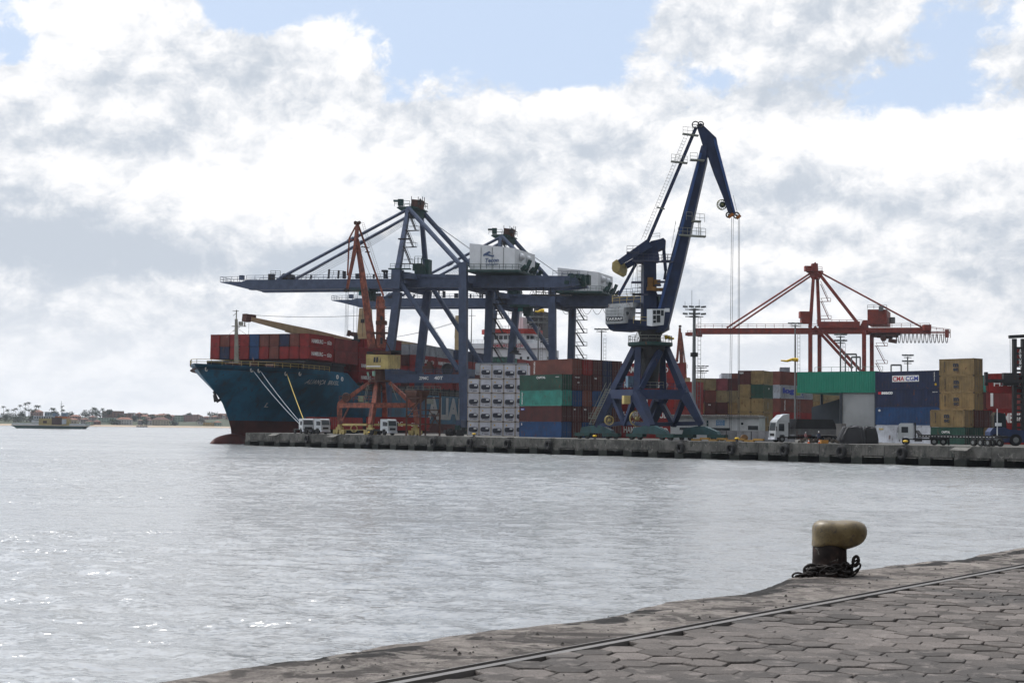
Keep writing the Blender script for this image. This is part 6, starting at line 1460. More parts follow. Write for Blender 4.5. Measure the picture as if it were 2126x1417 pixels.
for dx, hh in ((-1.6, 1.2), (-.4, 3.2), (.9, 1.6)): a.beam(q + V((dx, 0, 0)), q + V((dx, 0, hh)), .06)
T_.part('antenna', a, steel_grey)
a = MB(); q = at(1441, 740, 250); a.box(q, 1.2, 1.1, .7); T_.part('junction_box', a, steel_dark)
mast(1249, 900, 686, 300, .22, 1, 'slim floodlight mast above the container stack left of the blue crane', spread=1.1)
mast(1118, 900, 660, 320, .24, 2, 'floodlight mast with crowded lamp head between crane legs before the ship bridge', heads=5, spread=1.7)
mast(1651, 900, 674, 300, .26, 1, 'dark thin mast left of the teal shed, in front of red crane boom', spread=1.1)
mast(1745, 900, 697, 290, .24, 2, 'floodlight mast rising behind the teal shed roof', spread=.9)
mast(1884.5, 900, 740, 300, .22, 2, 'short floodlight mast above the navy container stack', ladder=False, spread=.8)
mast(1455, 900, 762, 380, .22, 2, 'small distant floodlight mast just right of the tallest one', spread=1.6)
def windsock(x, y, D_, lbl, flip=1, s_=1.0):
    c = at(x, y, D_); a = MB(); pts = [c, c + V((flip * .9 * s_, 0, .1)), c + V((flip * 1.7 * s_, 0, -.25)), c + V((flip * 2.6 * s_, 0, -.15))]
    for k in range(3): a.cyl(pts[k], pts[k + 1], .42 - k * .1, .34 - k * .1, 8, False)
    solo('windsock', a, yellow_bright, lbl, 'windsock', loc=c)
windsock(1130, 645, 318, 'yellow windsock streaming left near the crowded lamp mast', -1, .8); windsock(1657, 747, 299, 'limp yellow windsock hanging on the mast left of the teal shed', -1, 1.4); windsock(1380, 700, 236, 'yellow windsock on the round deck of the blue crane', 1, .6)
# ------------------------------------------------------------------ vehicles
black_m = paint('chassis_black', (.015, .015, .016), .6, .3); red_lens = paint('lens_red', (.4, .02, .02), .4, .1, streak=False)
def wheel(T, c, axis, r=.5, w_=.3):
    a = MB(); a.cyl(c - axis * w_ / 2, c + axis * w_ / 2, r, n=16); o_ = T.part('wheel', a, rubber)
    a = MB(); a.cyl(c - axis * (w_ / 2 + .02), c - axis * (w_ / 2 - .05), r * .5, n=10); T.part('rim', a, steel_grey, o_)
def truck(p, ang, lbl, L=7.0, bonnet=False, body=None, name='tractor_truck', hi=False):
    """cab faces local -x"""
    T = Thing(name, lbl, 'truck', V((p.x, p.y, QZ))); f = V((math.cos(ang), math.sin(ang), 0)); s_ = V((-f.y, f.x, 0)); up = V((0, 0, 1)); P_ = T.loc
    def q(x, y, z): return P_ + f * x + s_ * y + up * z
    h = 3.0 if not hi else 3.3
    def slab(x0, x1, y0, y1, z0, z1): return [q(x0, y0, z0), q(x1, y0, z0), q(x1, y1, z0), q(x0, y1, z0), q(x0, y0, z1), q(x1, y0, z1), q(x1, y1, z1), q(x0, y1, z1)]
    a = MB(); prof = [(0, .75), (.02, 1.55), (.22, h - .15), (.45, h), (2.1, h), (2.1, .85), (1.55, .85), (1.4, 1.15), (.75, 1.15), (.6, .75)]
    a.prism([q(x, -1.2, z) for x, z in prof], s_ * 2.4); cab = T.part('cab', a, paint('cab_white', (.42, .44, .45), .4, .15, .03))
    a = MB(); a.hexa([q(.0, -1.02, 1.78), q(.0, 1.02, 1.78), q(.07, 1.02, 1.78), q(.07, -1.02, 1.78), q(.16, -.95, h - .35), q(.16, .95, h - .35), q(.22, .95, h - .35), q(.22, -.95, h - .35)]); T.part('windscreen', a, glass('windscreen_glass', (.05, .06, .065)), cab)
    for y in (-1.22, 1.17):
        a = MB(); a.hexa(slab(.55, 1.45, y, y + .05, 1.7, h - .5)); T.part('side_window', a, G1, cab)
    a = MB(); a.hexa(slab(-.03, .0, -.75, .75, .95, 1.35)); T.part('grille', a, black_m, cab)
    a = MB(); a.hexa(slab(-.12, .25, -1.2, 1.2, .4, .74)); T.part('bumper', a, cmat('W'), cab)
    for y in (-.95, .75):
        a = MB(); a.hexa(slab(-.15, -.12, y, y + .22, .5, .66)); T.part('headlight', a, letter_white, cab)
    for y in (-1.45, 1.4):
        a = MB(); a.hexa(slab(.05, .12, y, y + .22, 1.7, 2.4)); T.part('mirror', a, black_m, cab)
    a = MB(); a.hexa(slab(.6, L, -.45, .45, .7, .95)); a.hexa(slab(2.3, 3.3, -1.1, -.5, .5, 1.0)); T.part('chassis', a, black_m)
    a = MB(); a.cyl(q(2.35, -.9, .9), q(2.35, -.9, h + .1), .09, n=8); a.cyl(q(2.35, .9, .9), q(2.35, .9, h + .1), .09, n=8); T.parts('exhaust_stack', a, black_m)
    for x in (1.1, L - 1.9) + ((L - .7,) if L > 6.5 else ()):
        for y in (-1.05, 1.05): wheel(T, q(x, y, .5), s_ if y > 0 else s_, .5)
    a = MB(); a.prism([q(L - 2.6, -1.25, 1.0), q(L - 2.2, -1.25, 1.12), q(L - .3, -1.25, 1.12), q(L, -1.25, .95), q(L - .2, -1.25, .9), q(L - 2.4, -1.25, .9)], s_ * .5); T.part('mudguard', a, black_m)
    return T, q, slab
p = at(1864, 918, 199); truck(p, R(-18), 'white tractor unit without a trailer in front of the white ribbed container', 6.8)
p = at(1603, 905, 216); T, q, slab = truck(p, R(14), 'big white tipper truck with roof fairing and long dark load bed', 10.2, hi=True, name='tipper_truck')
a = MB(); a.prism([q(.35, -1.15, 3.32), q(1.3, -1.15, 4.15), q(2.3, -1.15, 4.3), q(2.3, -1.15, 3.0), q(2.12, -1.15, 3.0), q(2.12, -1.15, 3.32)], V((0, 0, 0)) + (q(0, 1, 0) - q(0, 0, 0)) * 2.3); T.part('roof_fairing', a, paint('cab_white', (0, 0, 0)))
a = MB(); a.hexa(slab(3.2, 10.0, -1.25, 1.25, 1.2, 2.1)); T.part('load_bed', a, paint('bed_grey', (.14, .14, .14), .7, .5, .2))
a = MB(); a.prism([q(3.2, -1.3, 2.1), q(10, -1.3, 2.1), q(9.8, -1.3, 3.0), q(9.4, -1.3, 3.55), q(3.4, -1.3, 3.55)], (q(0, 1, 0) - q(0, 0, 0)) * 2.6); T.part('load_cover', a, tarp)
for x in (7.0,): 
    for y in (-1.05, 1.05): wheel(T, q(x, y, .5), (q(0, 1, 0) - q(0, 0, 0)), .5)
p = at(1725, 905, 226); a = MB(); a.box(V((p.x, p.y, QZ)) + V((0, 0, .9)), 4.2, 2.4, 2.1, R(-30)); solo('box_body', a, paint('box_grey', (.20, .19, .18), .7, .3), 'pale grey box trailer body right of the tipper truck bed', 'trailer', loc=V((p.x, p.y, QZ)))
a = MB(); 
for dx in (-1.5, 1.5): a.cyl(V((p.x + dx, p.y - 1.2, QZ + .45)), V((p.x + dx, p.y + 1.0, QZ + .45)), .45, n=12)
a.box(V((p.x, p.y, QZ + .6)), 4.0, 1.2, .3, R(-30)); o = solo('axle_set', a, rubber, loc=V((p.x, p.y, QZ))); o.parent = bpy.data.objects['box_body']; o.location = (0, 0, 0)
for x, dd, lb, an in ((640, 285, 'white truck under the mooring rope end, left of the rusty crane', R(60)), (676, 281, 'white truck just left of the rusty crane left leg', R(60)), (815, 268, 'white truck between the rusty crane and dark steel hopper', R(128))):
    p = at(x, 898, dd)
    truck(p, R(140) if x != 640 else R(120), lb, 6.4)
# red boxes behind those trucks on the apron
for x, D_, an, c, lb, tx in ((655, 300, 70, 'R', 'red container on the apron left of the rusty crane', 0), (700, 302, 70, 'R', 'red container lying behind the rusty crane left leg', 0), (885, 276, -12, 'R', 'red container on the apron behind the dark steel hopper', 1)):
    p = at(x, 898, D_); r = container(Mx(V((p.x, p.y, QZ + (.9 if tx == 0 else .9))) - V((math.cos(R(an)), math.sin(R(an)), 0)) * (12.2 if tx else 0), R(an)), c, 12.19, 2.59, 0, lb, 'red containers on the apron by the rusty crane')
    if tx: put_text(r, fit_text('HAMBURG', 5, .9, letter_white), V((2.5, -.04, .8)), V((1, 0, 0))); put_text(r, fit_text('SÜD', 2.0, .9, letter_white), V((9.2, -.04, .8)), V((1, 0, 0)))
    a = MB(); M_ = r.matrix_world.to_3x3(); c0_ = r.location; xx = V((math.cos(R(an)), math.sin(R(an)), 0)); yy = V((-xx.y, xx.x, 0))
    a.beam(c0_ + xx * .2 + yy * 1.2 - V((0, 0, .2)), c0_ + xx * 12 + yy * 1.2 - V((0, 0, .2)), 1.4, .3)
    for q_ in (1.5, 9, 10.4):
        a.cyl(c0_ + xx * q_ + yy * .1 - V((0, 0, .42)), c0_ + xx * q_ + yy * 2.3 - V((0, 0, .42)), .46, n=12)
    solo('trailer_chassis', a, black_m, 'dark trailer chassis under the ' + lb, 'trailer', loc=V((c0_.x, c0_.y, QZ)))
# skeletal trailer at right
tr_ = Thing('skeletal_trailer', 'long empty black skeletal trailer parked right of the white tractor unit', 'trailer', gnd(at(1990, 918, 196)))
q0 = at(1912, 904, 201); q1 = at(2085, 906, 186); q0 = V((q0.x, q0.y, QZ + 1.25)); q1 = V((q1.x, q1.y, QZ + 1.25)); dd_ = (q1 - q0).normalized(); ss = V((-dd_.y, dd_.x, 0))
a = MB()
for s_ in (-.5, .5): a.beam(q0 + ss * s_, q1 + ss * s_, .18, .42)
for k in range(12): a.beam(q0.lerp(q1, k / 11) - ss * 1.15, q0.lerp(q1, k / 11) + ss * 1.15, .14, .16)
a.beam(q0, q0 - dd_ * .8 + V((0, 0, .7)), .5, .3); tr_.part('frame', a, black_m)
for k in range(3):
    for s_ in (-1, 1): wheel(tr_, q0.lerp(q1, .72 + k * .085) + ss * s_ * 1.0 - V((0, 0, .75)), ss, .5)
a = MB()
for k in range(26): a.box(q0.lerp(q1, k / 26) - ss * 1.16 + V((0, 0, -.06)), .22, .03, .08)
tr_.part('reflector_strip', a, letter_white)
a = MB(); a.beam(q0.lerp(q1, .35) - V((0, 0, .2)), q0.lerp(q1, .35) - V((0, 0, 1.2)), .2); tr_.part('landing_leg', a, black_m)
# container lift truck
lt = Thing('container_lift_truck', 'tall dark container lift truck at the right edge holding a red container', 'lift truck', gnd(at(2100, 918, 203)))
a = MB()
LD = 204
for x in (2106, 2124): a.beam(at(x, 905, LD), at(x, 703, LD), .5, .7)
for k in range(16): a.beam(at(2106, 722 + k * 11.8, LD - .1), at(2128, 722 + k * 11.8, LD - .1), .3, .3)
a.beam(at(2095, 699, LD), at(2132, 697, LD), .6, .45); lt.part('lifting_mast', a, steel_dark)
a = MB(); a.beam(at(2113.5, 762, LD - .05), at(2113.5, 721, LD - .05), .55, .1); mp2 = lt.part('number_board', a, cmat('R'))
put_text(mp2, fit_text('60 202', 2.4, .35, letter_white), at(2115.5, 728, LD - .3) - lt.loc, V((0, 0, -1)), up=V((1, 0, 0)))
a = MB(); a.beam(at(2045, 790, LD - 1.0), at(2120, 791, LD - 1.0), .5, .5); a.box(at(2098, 800, LD - .6), 2.2, .8, 1.8); a.beam(at(2047, 800, LD - .5), at(2047, 772, LD - .5), .4, .6)
lt.part('spreader', a, steel_dark)
a = MB(); a.path([at(2097, 700, LD), at(2098, 785, LD)], .03, 4); a.path([at(2101, 700, LD), at(2101, 785, LD)], .03, 4); a.path([at(2113, 870, LD - .5), at(2124, 850, LD - .5)], .05, 4); lt.part('hoist_chain', a, steel_dark)
a = MB(); c = at(2078, 904, LD + 1); a.prism([at(x, y, LD - 1) for x, y in ((2056, 918), (2132, 918), (2132, 893), (2096, 891), (2084, 886), (2062, 888), (2056, 896))], V((.4, 3.4, 0))); lt.part('body', a, paint('lift_blue', (.02, .035, .09), .6, .4))
a = MB(); a.prism([at(x, y, LD - .8) for x, y in ((2064, 888), (2090, 888), (2088, 858), (2068, 855), (2064, 862))], V((.3, 2.4, 0))); lt.part('cab', a, G1)
a = MB(); a.beam(at(2070.5, 905, LD - 2), at(2070.5, 848, LD - 2), .1, .1); lt.part('marker_pole', a, white_paint)
a = MB(); a.box(at(2073, 884, LD - 1.9), .9, .1, .45); lt.part('number_plate', a, white_paint)
for x in (2068, 2108):
    p = at(x, 915, LD - .9); wheel(lt, V((p.x, p.y, QZ + .85)), V((0, 1, 0)), .85, .6)
p = at(2050, 815, 206); r = container(Mx(p, R(-24)), 'R', 6.06, 2.75, 0, 'red container held up by the lift truck at the right edge', 'held container')
del r['group']; put_text(r, fit_text('HAMBURG', 7.2, .8, letter_white), V((.9, -.04, .95)), V((1, 0, 0)))
# dark steel hopper frame beside the rusty crane
hp = Thing('cargo_hopper', 'dark rusty steel hopper frame with stairs right of the rusty crane', 'hopper', gnd(at(880, 898, 262)))
def HQ(x, y, d=262): return at(x, y, d)
for x, d in ((845, 262), (873.5, 259), (884.5, 266), (914, 262)):
    a = MB(); b_ = HQ(x, 815, d); a.beam(V((b_.x, b_.y, QZ)), b_, .32, .32); hp.part('leg', a, rust_brown)
for y in (826, 851, 862, 880):
    a = MB(); a.beam(HQ(845, y), HQ(873.5, y, 259), .2, .2); a.beam(HQ(873.5, y, 259), HQ(914, y), .2, .2); a.beam(HQ(845, y), HQ(884, y, 266), .2, .2); a.beam(HQ(884, y, 266), HQ(914, y), .2, .2); hp.part('cross_frame', a, rust_brown)
for q0, q1 in ((HQ(846, 866), HQ(873, 830, 259)), (HQ(889, 892), HQ(912, 852)), (HQ(890, 850), HQ(912, 880)), (HQ(850, 848), HQ(868, 835))):
    a = MB(); a.beam(q0, q1, .2, .2); hp.part('brace', a, rust_brown)
a = MB(); c = HQ(866, 812, 262); a.lathe(V((c.x, c.y, HQ(866, 836).z)), [(.8, 0), (2.0, 1.3), (2.3, 2.0), (2.3, 2.3), (.1, 2.3)], 4); hp.part('funnel', a, rust_brown)
a = MB(); a.rail([HQ(845, 812), HQ(914, 812)], .9, .07, .9); a.box(HQ(893, 838), 1.2, 1, .9); hp.part('top_rail', a, rail_steel)
# crawler clutter to the right of it
a = MB(); c = HQ(945, 896, 266)
for k in range(14): a.box(V((c.x + random.uniform(-1.7, 1.7), c.y + random.uniform(-.8, .8), QZ + random.uniform(0, .5))), random.uniform(.4, 1.2), .8, random.uniform(.5, 1.1), random.uniform(0, 1))
for k in range(4): a.cyl(V((c.x - 1.4 + k * .9, c.y - 1, QZ + .4)), V((c.x - 1.4 + k * .9, c.y + .8, QZ + .4)), .4, n=10)
solo('scrap_pile', a, steel_dark, 'dark pile of machine parts on the quay left of the refrigerated boxes', 'scrap', loc=V((c.x, c.y, QZ)))
# tarpaulin heaps
def heap(x0, x1, ytop, D_, lbl, seed):
    p = at((x0 + x1) / 2, 918, D_); w_ = (x1 - x0) * D_ / FPX / 2; h_ = (920 - ytop) * D_ / FPX; a = MB(); n = 44; L_ = []
    for k, (f, zf) in enumerate(((1.0, 0), (.97, .25), (.86, .6), (.72, .9), (.66, 1.0), (.4, 1.02), (.05, 1.03))):
        lp = []
        for i in range(n):
            t = 2 * math.pi * i / n; cx = math.copysign(abs(math.cos(t)) ** .4, math.cos(t)); cy = math.copysign(abs(math.sin(t)) ** .4, math.sin(t)); wob = 1 + .10 * mn.noise(V((i * .9, k * .35, seed)))
            lp.append(V((p.x + (cx * f * wob + (.12 * zf if seed == 1 else .05)) * w_, p.y + cy * f * wob * w_ * .7, QZ + zf * h_ * (1 + .13 * mn.noise(V((i * .55, k * .5, seed + 4)))))))
        L_.append(lp)
    loft(a, L_); solo('covered_load', a, tarp, lbl, 'covered heap', 'black tarpaulin heaps before the roller door', loc=V((p.x, p.y, QZ)))
heap(1738, 1795, 886, 208, 'larger left black tarpaulin covered load in front of the roller door', 1)
heap(1789, 1822, 887, 209, 'smaller right black tarpaulin covered load beside the white ribbed container', 2)
# rubble, timber, people, cones
rub = paint('rubble', (.10, .085, .07), .95, .5, streak=False)
for k, (x, w_, h_, lb) in enumerate(((1722, 1.6, .9, 'brown rubble heap left of the larger tarpaulin load'), (1697, 1.2, .6, 'low brown rubble heap below the tipper truck bed'), (1675, 1.1, .8, 'dark rubble heap in front of the tipper truck wheels'))):
    p = at(x, 918, 207); a = MB()
    for i in range(60):
        u = random.uniform(-1, 1); v_ = random.uniform(-1, 1); s_ = random.uniform(.1, .32); a.box(V((p.x + u * w_, p.y + v_ * .8, QZ + max(0, (1 - abs(u)) * h_ * random.uniform(.2, .9)))), s_, s_, s_, random.uniform(0, 3))
    solo('rubble_heap', a, rub, lb, 'rubble', 'rubble heaps along the quay edge', loc=V((p.x, p.y, QZ)))
p0, p1 = at(1438, 910, 226), at(1586, 912, 214)
a = MB(); n_ = 8
for i in range(n_):
    for j in range(2): q0 = V((p0.x, p0.y + j * .5, QZ + .15 + (i % 2) * .22)).lerp(V((p1.x, p1.y + j * .5, QZ + .15 + (i % 2) * .22)), i / n_); q1 = V((p0.x, p0.y + j * .5, QZ + .15 + (i % 2) * .22)).lerp(V((p1.x, p1.y + j * .5, QZ + .15 + (i % 2) * .22)), (i + .97) / n_); a.beam(q0, q1, .4, .3)
solo('timber_stack', a, paint('timber_ochre', (.30, .17, .04), .8, .4), 'long low ochre timber beams along the quay edge before the white hut', 'timber', loc=V((p0.x, p0.y, QZ)))
p = at(1545, 908, 221); a = MB(); a.cyl(V((p.x, p.y - .4, QZ + .55)), V((p.x, p.y + .4, QZ + .55)), .55, n=14); a.cyl(V((p.x, p.y - .5, QZ + .55)), V((p.x, p.y + .5, QZ + .55)), .2, n=10); solo('cable_drum', a, paint('drum_wood', (.22, .12, .05), .8, .4), 'small brown cable drum standing behind the ochre timber', 'drum', loc=V((p.x, p.y, QZ)))
def person(p, lbl, shirt, legs, hh=1.72, face=0.0):
    T = Thing('person', lbl, 'person', p); T.loc = V(p); sk = paint('skin', (.16, .09, .06), .6, .1, streak=False)
    s_ = hh / 1.75; f = V((math.cos(face), math.sin(face), 0)); l = V((-f.y, f.x, 0)); a = MB()
    def rg(x, y, z, rx, ry, n=10): return [V(p) + f * (x + rx * math.cos(2 * math.pi * i / n)) * s_ + l * (y + ry * math.sin(2 * math.pi * i / n)) * s_ + V((0, 0, z * s_)) for i in range(n)]
    loft(a, [rg(0, 0, .80, .11, .16), rg(0, 0, .95, .12, .17), rg(0, 0, 1.1, .11, .15), rg(0, 0, 1.35, .13, .20), rg(0, 0, 1.44, .09, .16), rg(0, 0, 1.49, .055, .06), rg(.01, 0, 1.56, .075, .065), rg(.01, 0, 1.64, .095, .078), rg(.0, 0, 1.72, .075, .065), rg(0, 0, 1.75, .03, .03)])
    body = T.part('body', a, sk, smooth=True)
    a = MB(); loft(a, [rg(0, 0, .88, .135, .185), rg(0, 0, 1.1, .125, .17), rg(0, 0, 1.36, .14, .215), rg(0, 0, 1.46, .09, .15)])
    for sg_ in (-1, 1): a.cyl(V(p) + l * sg_ * .21 * s_ + V((0, 0, 1.40 * s_)), V(p) + l * sg_ * .27 * s_ + f * .03 + V((0, 0, 1.1 * s_)), .065, .05, 8); a.cyl(V(p) + l * sg_ * .27 * s_ + f * .03 + V((0, 0, 1.1 * s_)), V(p) + l * sg_ * .25 * s_ + f * .15 + V((0, 0, .84 * s_)), .05, .035, 8)
    T.part('shirt', a, shirt, body)
    a = MB(); loft(a, [rg(0, 0, .78, .12, .17), rg(0, 0, .96, .13, .178)])
    for sg_ in (-1, 1): a.cyl(V(p) + l * sg_ * .09 * s_ + V((0, 0, .84 * s_)), V(p) + l * sg_ * .11 * s_ + f * .04 * sg_ + V((0, 0, .45 * s_)), .09, .065, 8); a.cyl(V(p) + l * sg_ * .11 * s_ + f * .04 * sg_ + V((0, 0, .45 * s_)), V(p) + l * sg_ * .11 * s_ + V((0, 0, .04)), .065, .05, 8); a.beam(V(p) + l * sg_ * .11 * s_ - f * .06 + V((0, 0, .05)), V(p) + l * sg_ * .11 * s_ + f * .18 + V((0, 0, .04)), .09, .08)
    T.part('trousers', a, legs, body)
    a = MB(); loft(a, [rg(0, 0, 1.67, .125, .11), rg(0, 0, 1.73, .11, .095), rg(0, 0, 1.79, .05, .045)]); T.part('helmet', a, white_paint, body)
p = at(1700, 916, 206); person(V((p.x, p.y, QZ)), 'person in dark navy clothes standing left of the orange cone', paint('cloth_navy', (.05, .06, .10), .9, .2), paint('cloth_dark', (.03, .03, .04), .9, .2), 1.7, -1.2)
p = at(1672.5, 914, 207.5); person(V((p.x, p.y, QZ + .25)), 'person in pink shirt bending over rubble by the tipper truck', paint('cloth_pink', (.35, .16, .16), .9, .2), paint('cloth_dark', (0, 0, 0)), 1.3, -1.0)
p = at(1412, 790, 246)
def cone(x, D_, lbl):
    p = at(x, 917, D_); c = V((p.x, p.y, QZ)); a = MB(); a.lathe(c, [(.2, 0), (.2, .04), (.14, .05), (.03, .62), (.0, .62)], 12); T = Thing('traffic_cone', lbl, 'cone', c); T.part('cone_body', a, paint('cone_orange', (.55, .12, .03), .6, .1, streak=False)); a = MB(); a.lathe(c, [(.105, .25), (.075, .42)], 12); T.part('white_band', a, white_paint)
cone(1679, 203, 'orange and white traffic cone left of the person in navy'); cone(1701, 202, 'orange and white traffic cone at the edge before the person in navy')
p = at(1711, 916, 203); a = MB(); a.box(V((p.x, p.y, QZ)), 1.1, .5, .5, .2); solo('orange_crate', a, paint('crate_orange', (.42, .20, .04), .7, .4), 'small orange crate right of the traffic cones', 'crate', loc=V((p.x, p.y, QZ)))
for x, h_ in ((1508, 900), (1560, 894)):
    p = at(x, 912, 222); a = MB(); a.cyl(V((p.x, p.y, QZ)), V((p.x, p.y, QZ + 1.6)), .06, n=8); a.cyl(V((p.x, p.y, QZ)), V((p.x, p.y, QZ + .1)), .25, n=10); solo('steel_post', a, steel_dark, 'thin dark post in front of the barrier blocks, ' + ('left one' if x < 1530 else 'right one'), 'post', 'thin posts before the barrier', loc=V((p.x, p.y, QZ)))
# roof clutter behind the shed top: small gantries
for x0, x1, y0, D_, lb in ((1755, 1778, 735, 300, 'taller grey pipe gantry behind the teal shed roof'), (1768, 1786, 741, 296, 'lower grey pipe gantry behind the teal shed roof'), (1850, 1871, 757.5, 300, 'small grey pipe gantry above the navy container stack')):
    a = MB(); t0, t1 = at(x0, y0, D_), at(x1, y0, D_); a.beam(t0, t1, .5, .35); a.beam(V((t0.x, t0.y, QZ)), t0, .25); a.beam(V((t1.x, t1.y, QZ)), t1, .25); solo('pipe_gantry', a, steel_grey, lb, 'gantry', 'pipe gantries behind the shed', loc=V((t0.x, t0.y, QZ)))
# ------------------------------------------------------------------ far shore
def shoreD(X): return 1800 + (X + 650) * .35 + 25 * mn.noise(V((X * .004, 0, 0)))
def terr(X, dd):
    """height of the land dd metres inland"""
    k = max(0, min(1, (dd - 12) / 60)); px = 1063 + X / 1850 * 2953
    hillh = 6.5 + 4.5 * math.exp(-((px - 30) / 130) ** 2) + 4.0 * math.exp(-((px - 200) / 60) ** 2) + 10 * math.exp(-((px - 480) / 110) ** 2)
    if px > 600: hillh = 7
    return .15 * min(12, dd) + k * (1.5 + (hillh - 2) * max(0, min(1, (dd - 40) / 130))) + 1.0 * k * mn.noise(V((X * .01, dd * .02, 0)))
NX = 260; rows_ = [-6, 0, 6, 12, 20, 40, 70, 100, 140, 180, 240, 330, 450]
lm = MB(); sb = MB()
for i in range(NX + 1):
    X = -1500 + 3400 * i / NX
    for dd in rows_: lm.v.append(V((X, shoreD(X) + dd, terr(X, dd) if dd > 0 else -.6)))
nr = len(rows_)
for i in range(NX):
    for j in range(nr - 1):
        if rows_[j] >= 12: lm.f.append([i * nr + j, (i + 1) * nr + j, (i + 1) * nr + j + 1, i * nr + j + 1]); lm.mi.append(0)
sb.v = [v.copy() for v in lm.v]
for i in range(NX):
    for j in range(nr - 1):
        if rows_[j] < 12: sb.f.append([i * nr + j, (i + 1) * nr + j, (i + 1) * nr + j + 1, i * nr + j + 1]); sb.mi.append(0)
scrub = paint('scrub_green', (.045, .055, .028), .95, .6, scale=.05, streak=False, rust=.0)
solo('far_hills', lm, scrub, kind='structure'); solo('beach', sb, paint('sand', (.36, .28, .20), .9, .15, scale=.05, streak=False), kind='structure')
roofm = [paint('roof_tile_red', (.15, .065, .045), .9, .4), paint('roof_tile_orange', (.22, .105, .07), .9, .4), paint('roof_tile_brown', (.12, .06, .045), .9, .4)]
wallm = {'white': (.52, .50, .48), 'cream': (.42, .36, .27), 'pink': (.36, .22, .19), 'pale green': (.24, .32, .25), 'grey': (.25, .24, .23), 'ochre': (.42, .27, .08), 'brick': (.20, .10, .07), 'pale blue': (.25, .32, .38)}
wallm = {k: paint('house_' + k.replace(' ', '_'), v, .85, .3, .05, .2) for k, v in wallm.items()}
rr_ = random.Random(5)
def house(px, D_, w_, h_, d_, col, rf, lbl, grp, flat=False):
    X = (px - CW) / FPX * D_; dd = D_ - shoreD(X); z = terr(X, dd) - .5; b = V((X, D_, z)); T = Thing('house', lbl, 'house', b, grp); an = rr_.uniform(-.25, .25)
    c_, s_ = math.cos(an), math.sin(an)
    def q(x, y, zz): return b + V((x * c_ - y * s_, x * s_ + y * c_, zz))
    a = MB(); a.box(b, w_, d_, h_ + .5, an); wl = T.part('wall', a, wallm[col])
    a = MB(); e = .6; H_ = h_ + .5
    if flat: a.box(b + V((0, 0, H_)), w_ + .4, d_ + .4, .45, an)
    else:
        r_ = min(w_, d_) * .28; k = min(w_, d_) * .5
        a.add([q(-w_ / 2 - e, -d_ / 2 - e, H_), q(w_ / 2 + e, -d_ / 2 - e, H_), q(w_ / 2 + e, d_ / 2 + e, H_), q(-w_ / 2 - e, d_ / 2 + e, H_), q(-w_ / 2 + k, 0, H_ + r_), q(w_ / 2 - k, 0, H_ + r_)], [(0, 1, 5, 4), (2, 3, 4, 5), (1, 2, 5), (3, 0, 4), (0, 3, 2, 1)])
    T.part('roof', a, wallm['grey'] if flat else roofm[rf])
    nf = max(1, int(h_ / 3)); nw = max(2, min(6, int(w_ / 3.2))); a = MB()
    for f in range(nf):
        for k in range(nw):
            x = -w_ / 2 + w_ * (k + .5) / nw; p = q(x, -d_ / 2 - .04, .5 + 1.1 + f * 3); a.box(p, 1.2, .12, 1.5, an)
    T.parts('window', a, G1, wl)
    return T
spec = [(80, 1935, 15, 8.0, 10, 'pink', 1, 'pinkish two storey house with orange roof among palms, far left hill', 0), (105, 1945, 10, 7.5, 8, 'pale blue', 0, 'pale blue flat topped house behind the ferry bridge', 1), (160, 1910, 14, 6, 9, 'pink', 1, 'pink house with orange hipped roof right of the ferry mast', 0), (238, 1990, 29, 8.5, 10, 'brick', 2, 'long reddish brown building on the low hill crest', 1),
        (262, 1880, 20, 7.2, 10, 'white', 1, 'large white two storey house with orange roof by the beach', 0), (337, 1895, 22, 7.5, 11, 'cream', 2, 'broad cream house with brown roof by the beach', 0), (228, 1905, 24, 6.0, 9, 'pale green', 0, 'wide pale green house above the beach', 1), (150, 1868, 19, 5.0, 8, 'cream', 1, 'low cream house on the beach right of the ferry', 0), (295, 1880, 6, 6, 8, 'grey', 2, 'narrow grey house between the white and cream houses', 0),
        (400, 2010, 22, 9, 10, 'pink', 0, 'large dull pink block of flats below the ridge', 1), (375, 2000, 12, 9, 9, 'pale green', 0, 'pale green block left of the dull pink flats', 1), (437, 1925, 13, 4.5, 8, 'ochre', 1, 'bright ochre beach house near the ship bow', 1), (455, 1930, 9, 4.8, 8, 'pale green', 1, 'small pale green beach house beside the ochre one', 0), (462, 2120, 16, 8, 9, 'white', 0, 'white building on the skyline just left of the ship', 1)]
for s in spec: house(s[0], s[1], s[2], s[3], s[4], s[5], s[6], s[7], 'houses of the far shore', bool(s[8]))
def nth(i, n):
    return ORD[i] + ' from left' if i < n / 2 else ORD[n - 1 - i] + ' from right'
cl = list(wallm)
for row, (D0, n, x0, x1, nm) in enumerate(((1880, 22, 172, 500, 'beach row'), (1935, 24, 186, 510, 'second row'), (1985, 22, 262, 515, 'third row'), (2050, 21, 270, 520, 'fourth row'), (2110, 18, 300, 525, 'ridge row'))):
    for i in range(n):
        px = x0 + (x1 - x0) * (i + rr_.uniform(.1, .9)) / n
        if row < 2 and any(abs(px - s[0]) < s[2] * .9 for s in spec): continue
        col = rr_.choice(['white', 'cream', 'pink', 'grey', 'grey', 'brick', 'pink', 'pale green', 'cream']); rf = rr_.randrange(3); w_ = rr_.uniform(5, 11.5)
        pos = 'left end' if i < n * .25 else ('left part' if i < n * .5 else ('right part' if i < n * .75 else 'right end by the ship'))
        fl_ = rr_.random() < .3; big_ = 'wide' if w_ > 9 else 'small'
        house(px, D0 + rr_.uniform(-15, 15) + (px - 240) * .35, w_, rr_.choice([3.5, 4, 6, 6.5]), rr_.uniform(7, 10), col, rf, f"{big_} {col} house with {'flat roof' if fl_ else ['red', 'orange', 'brown'][rf] + ' roof'}, {nth(i, n)} in {nm}, far shore", 'houses of the far shore', fl_)
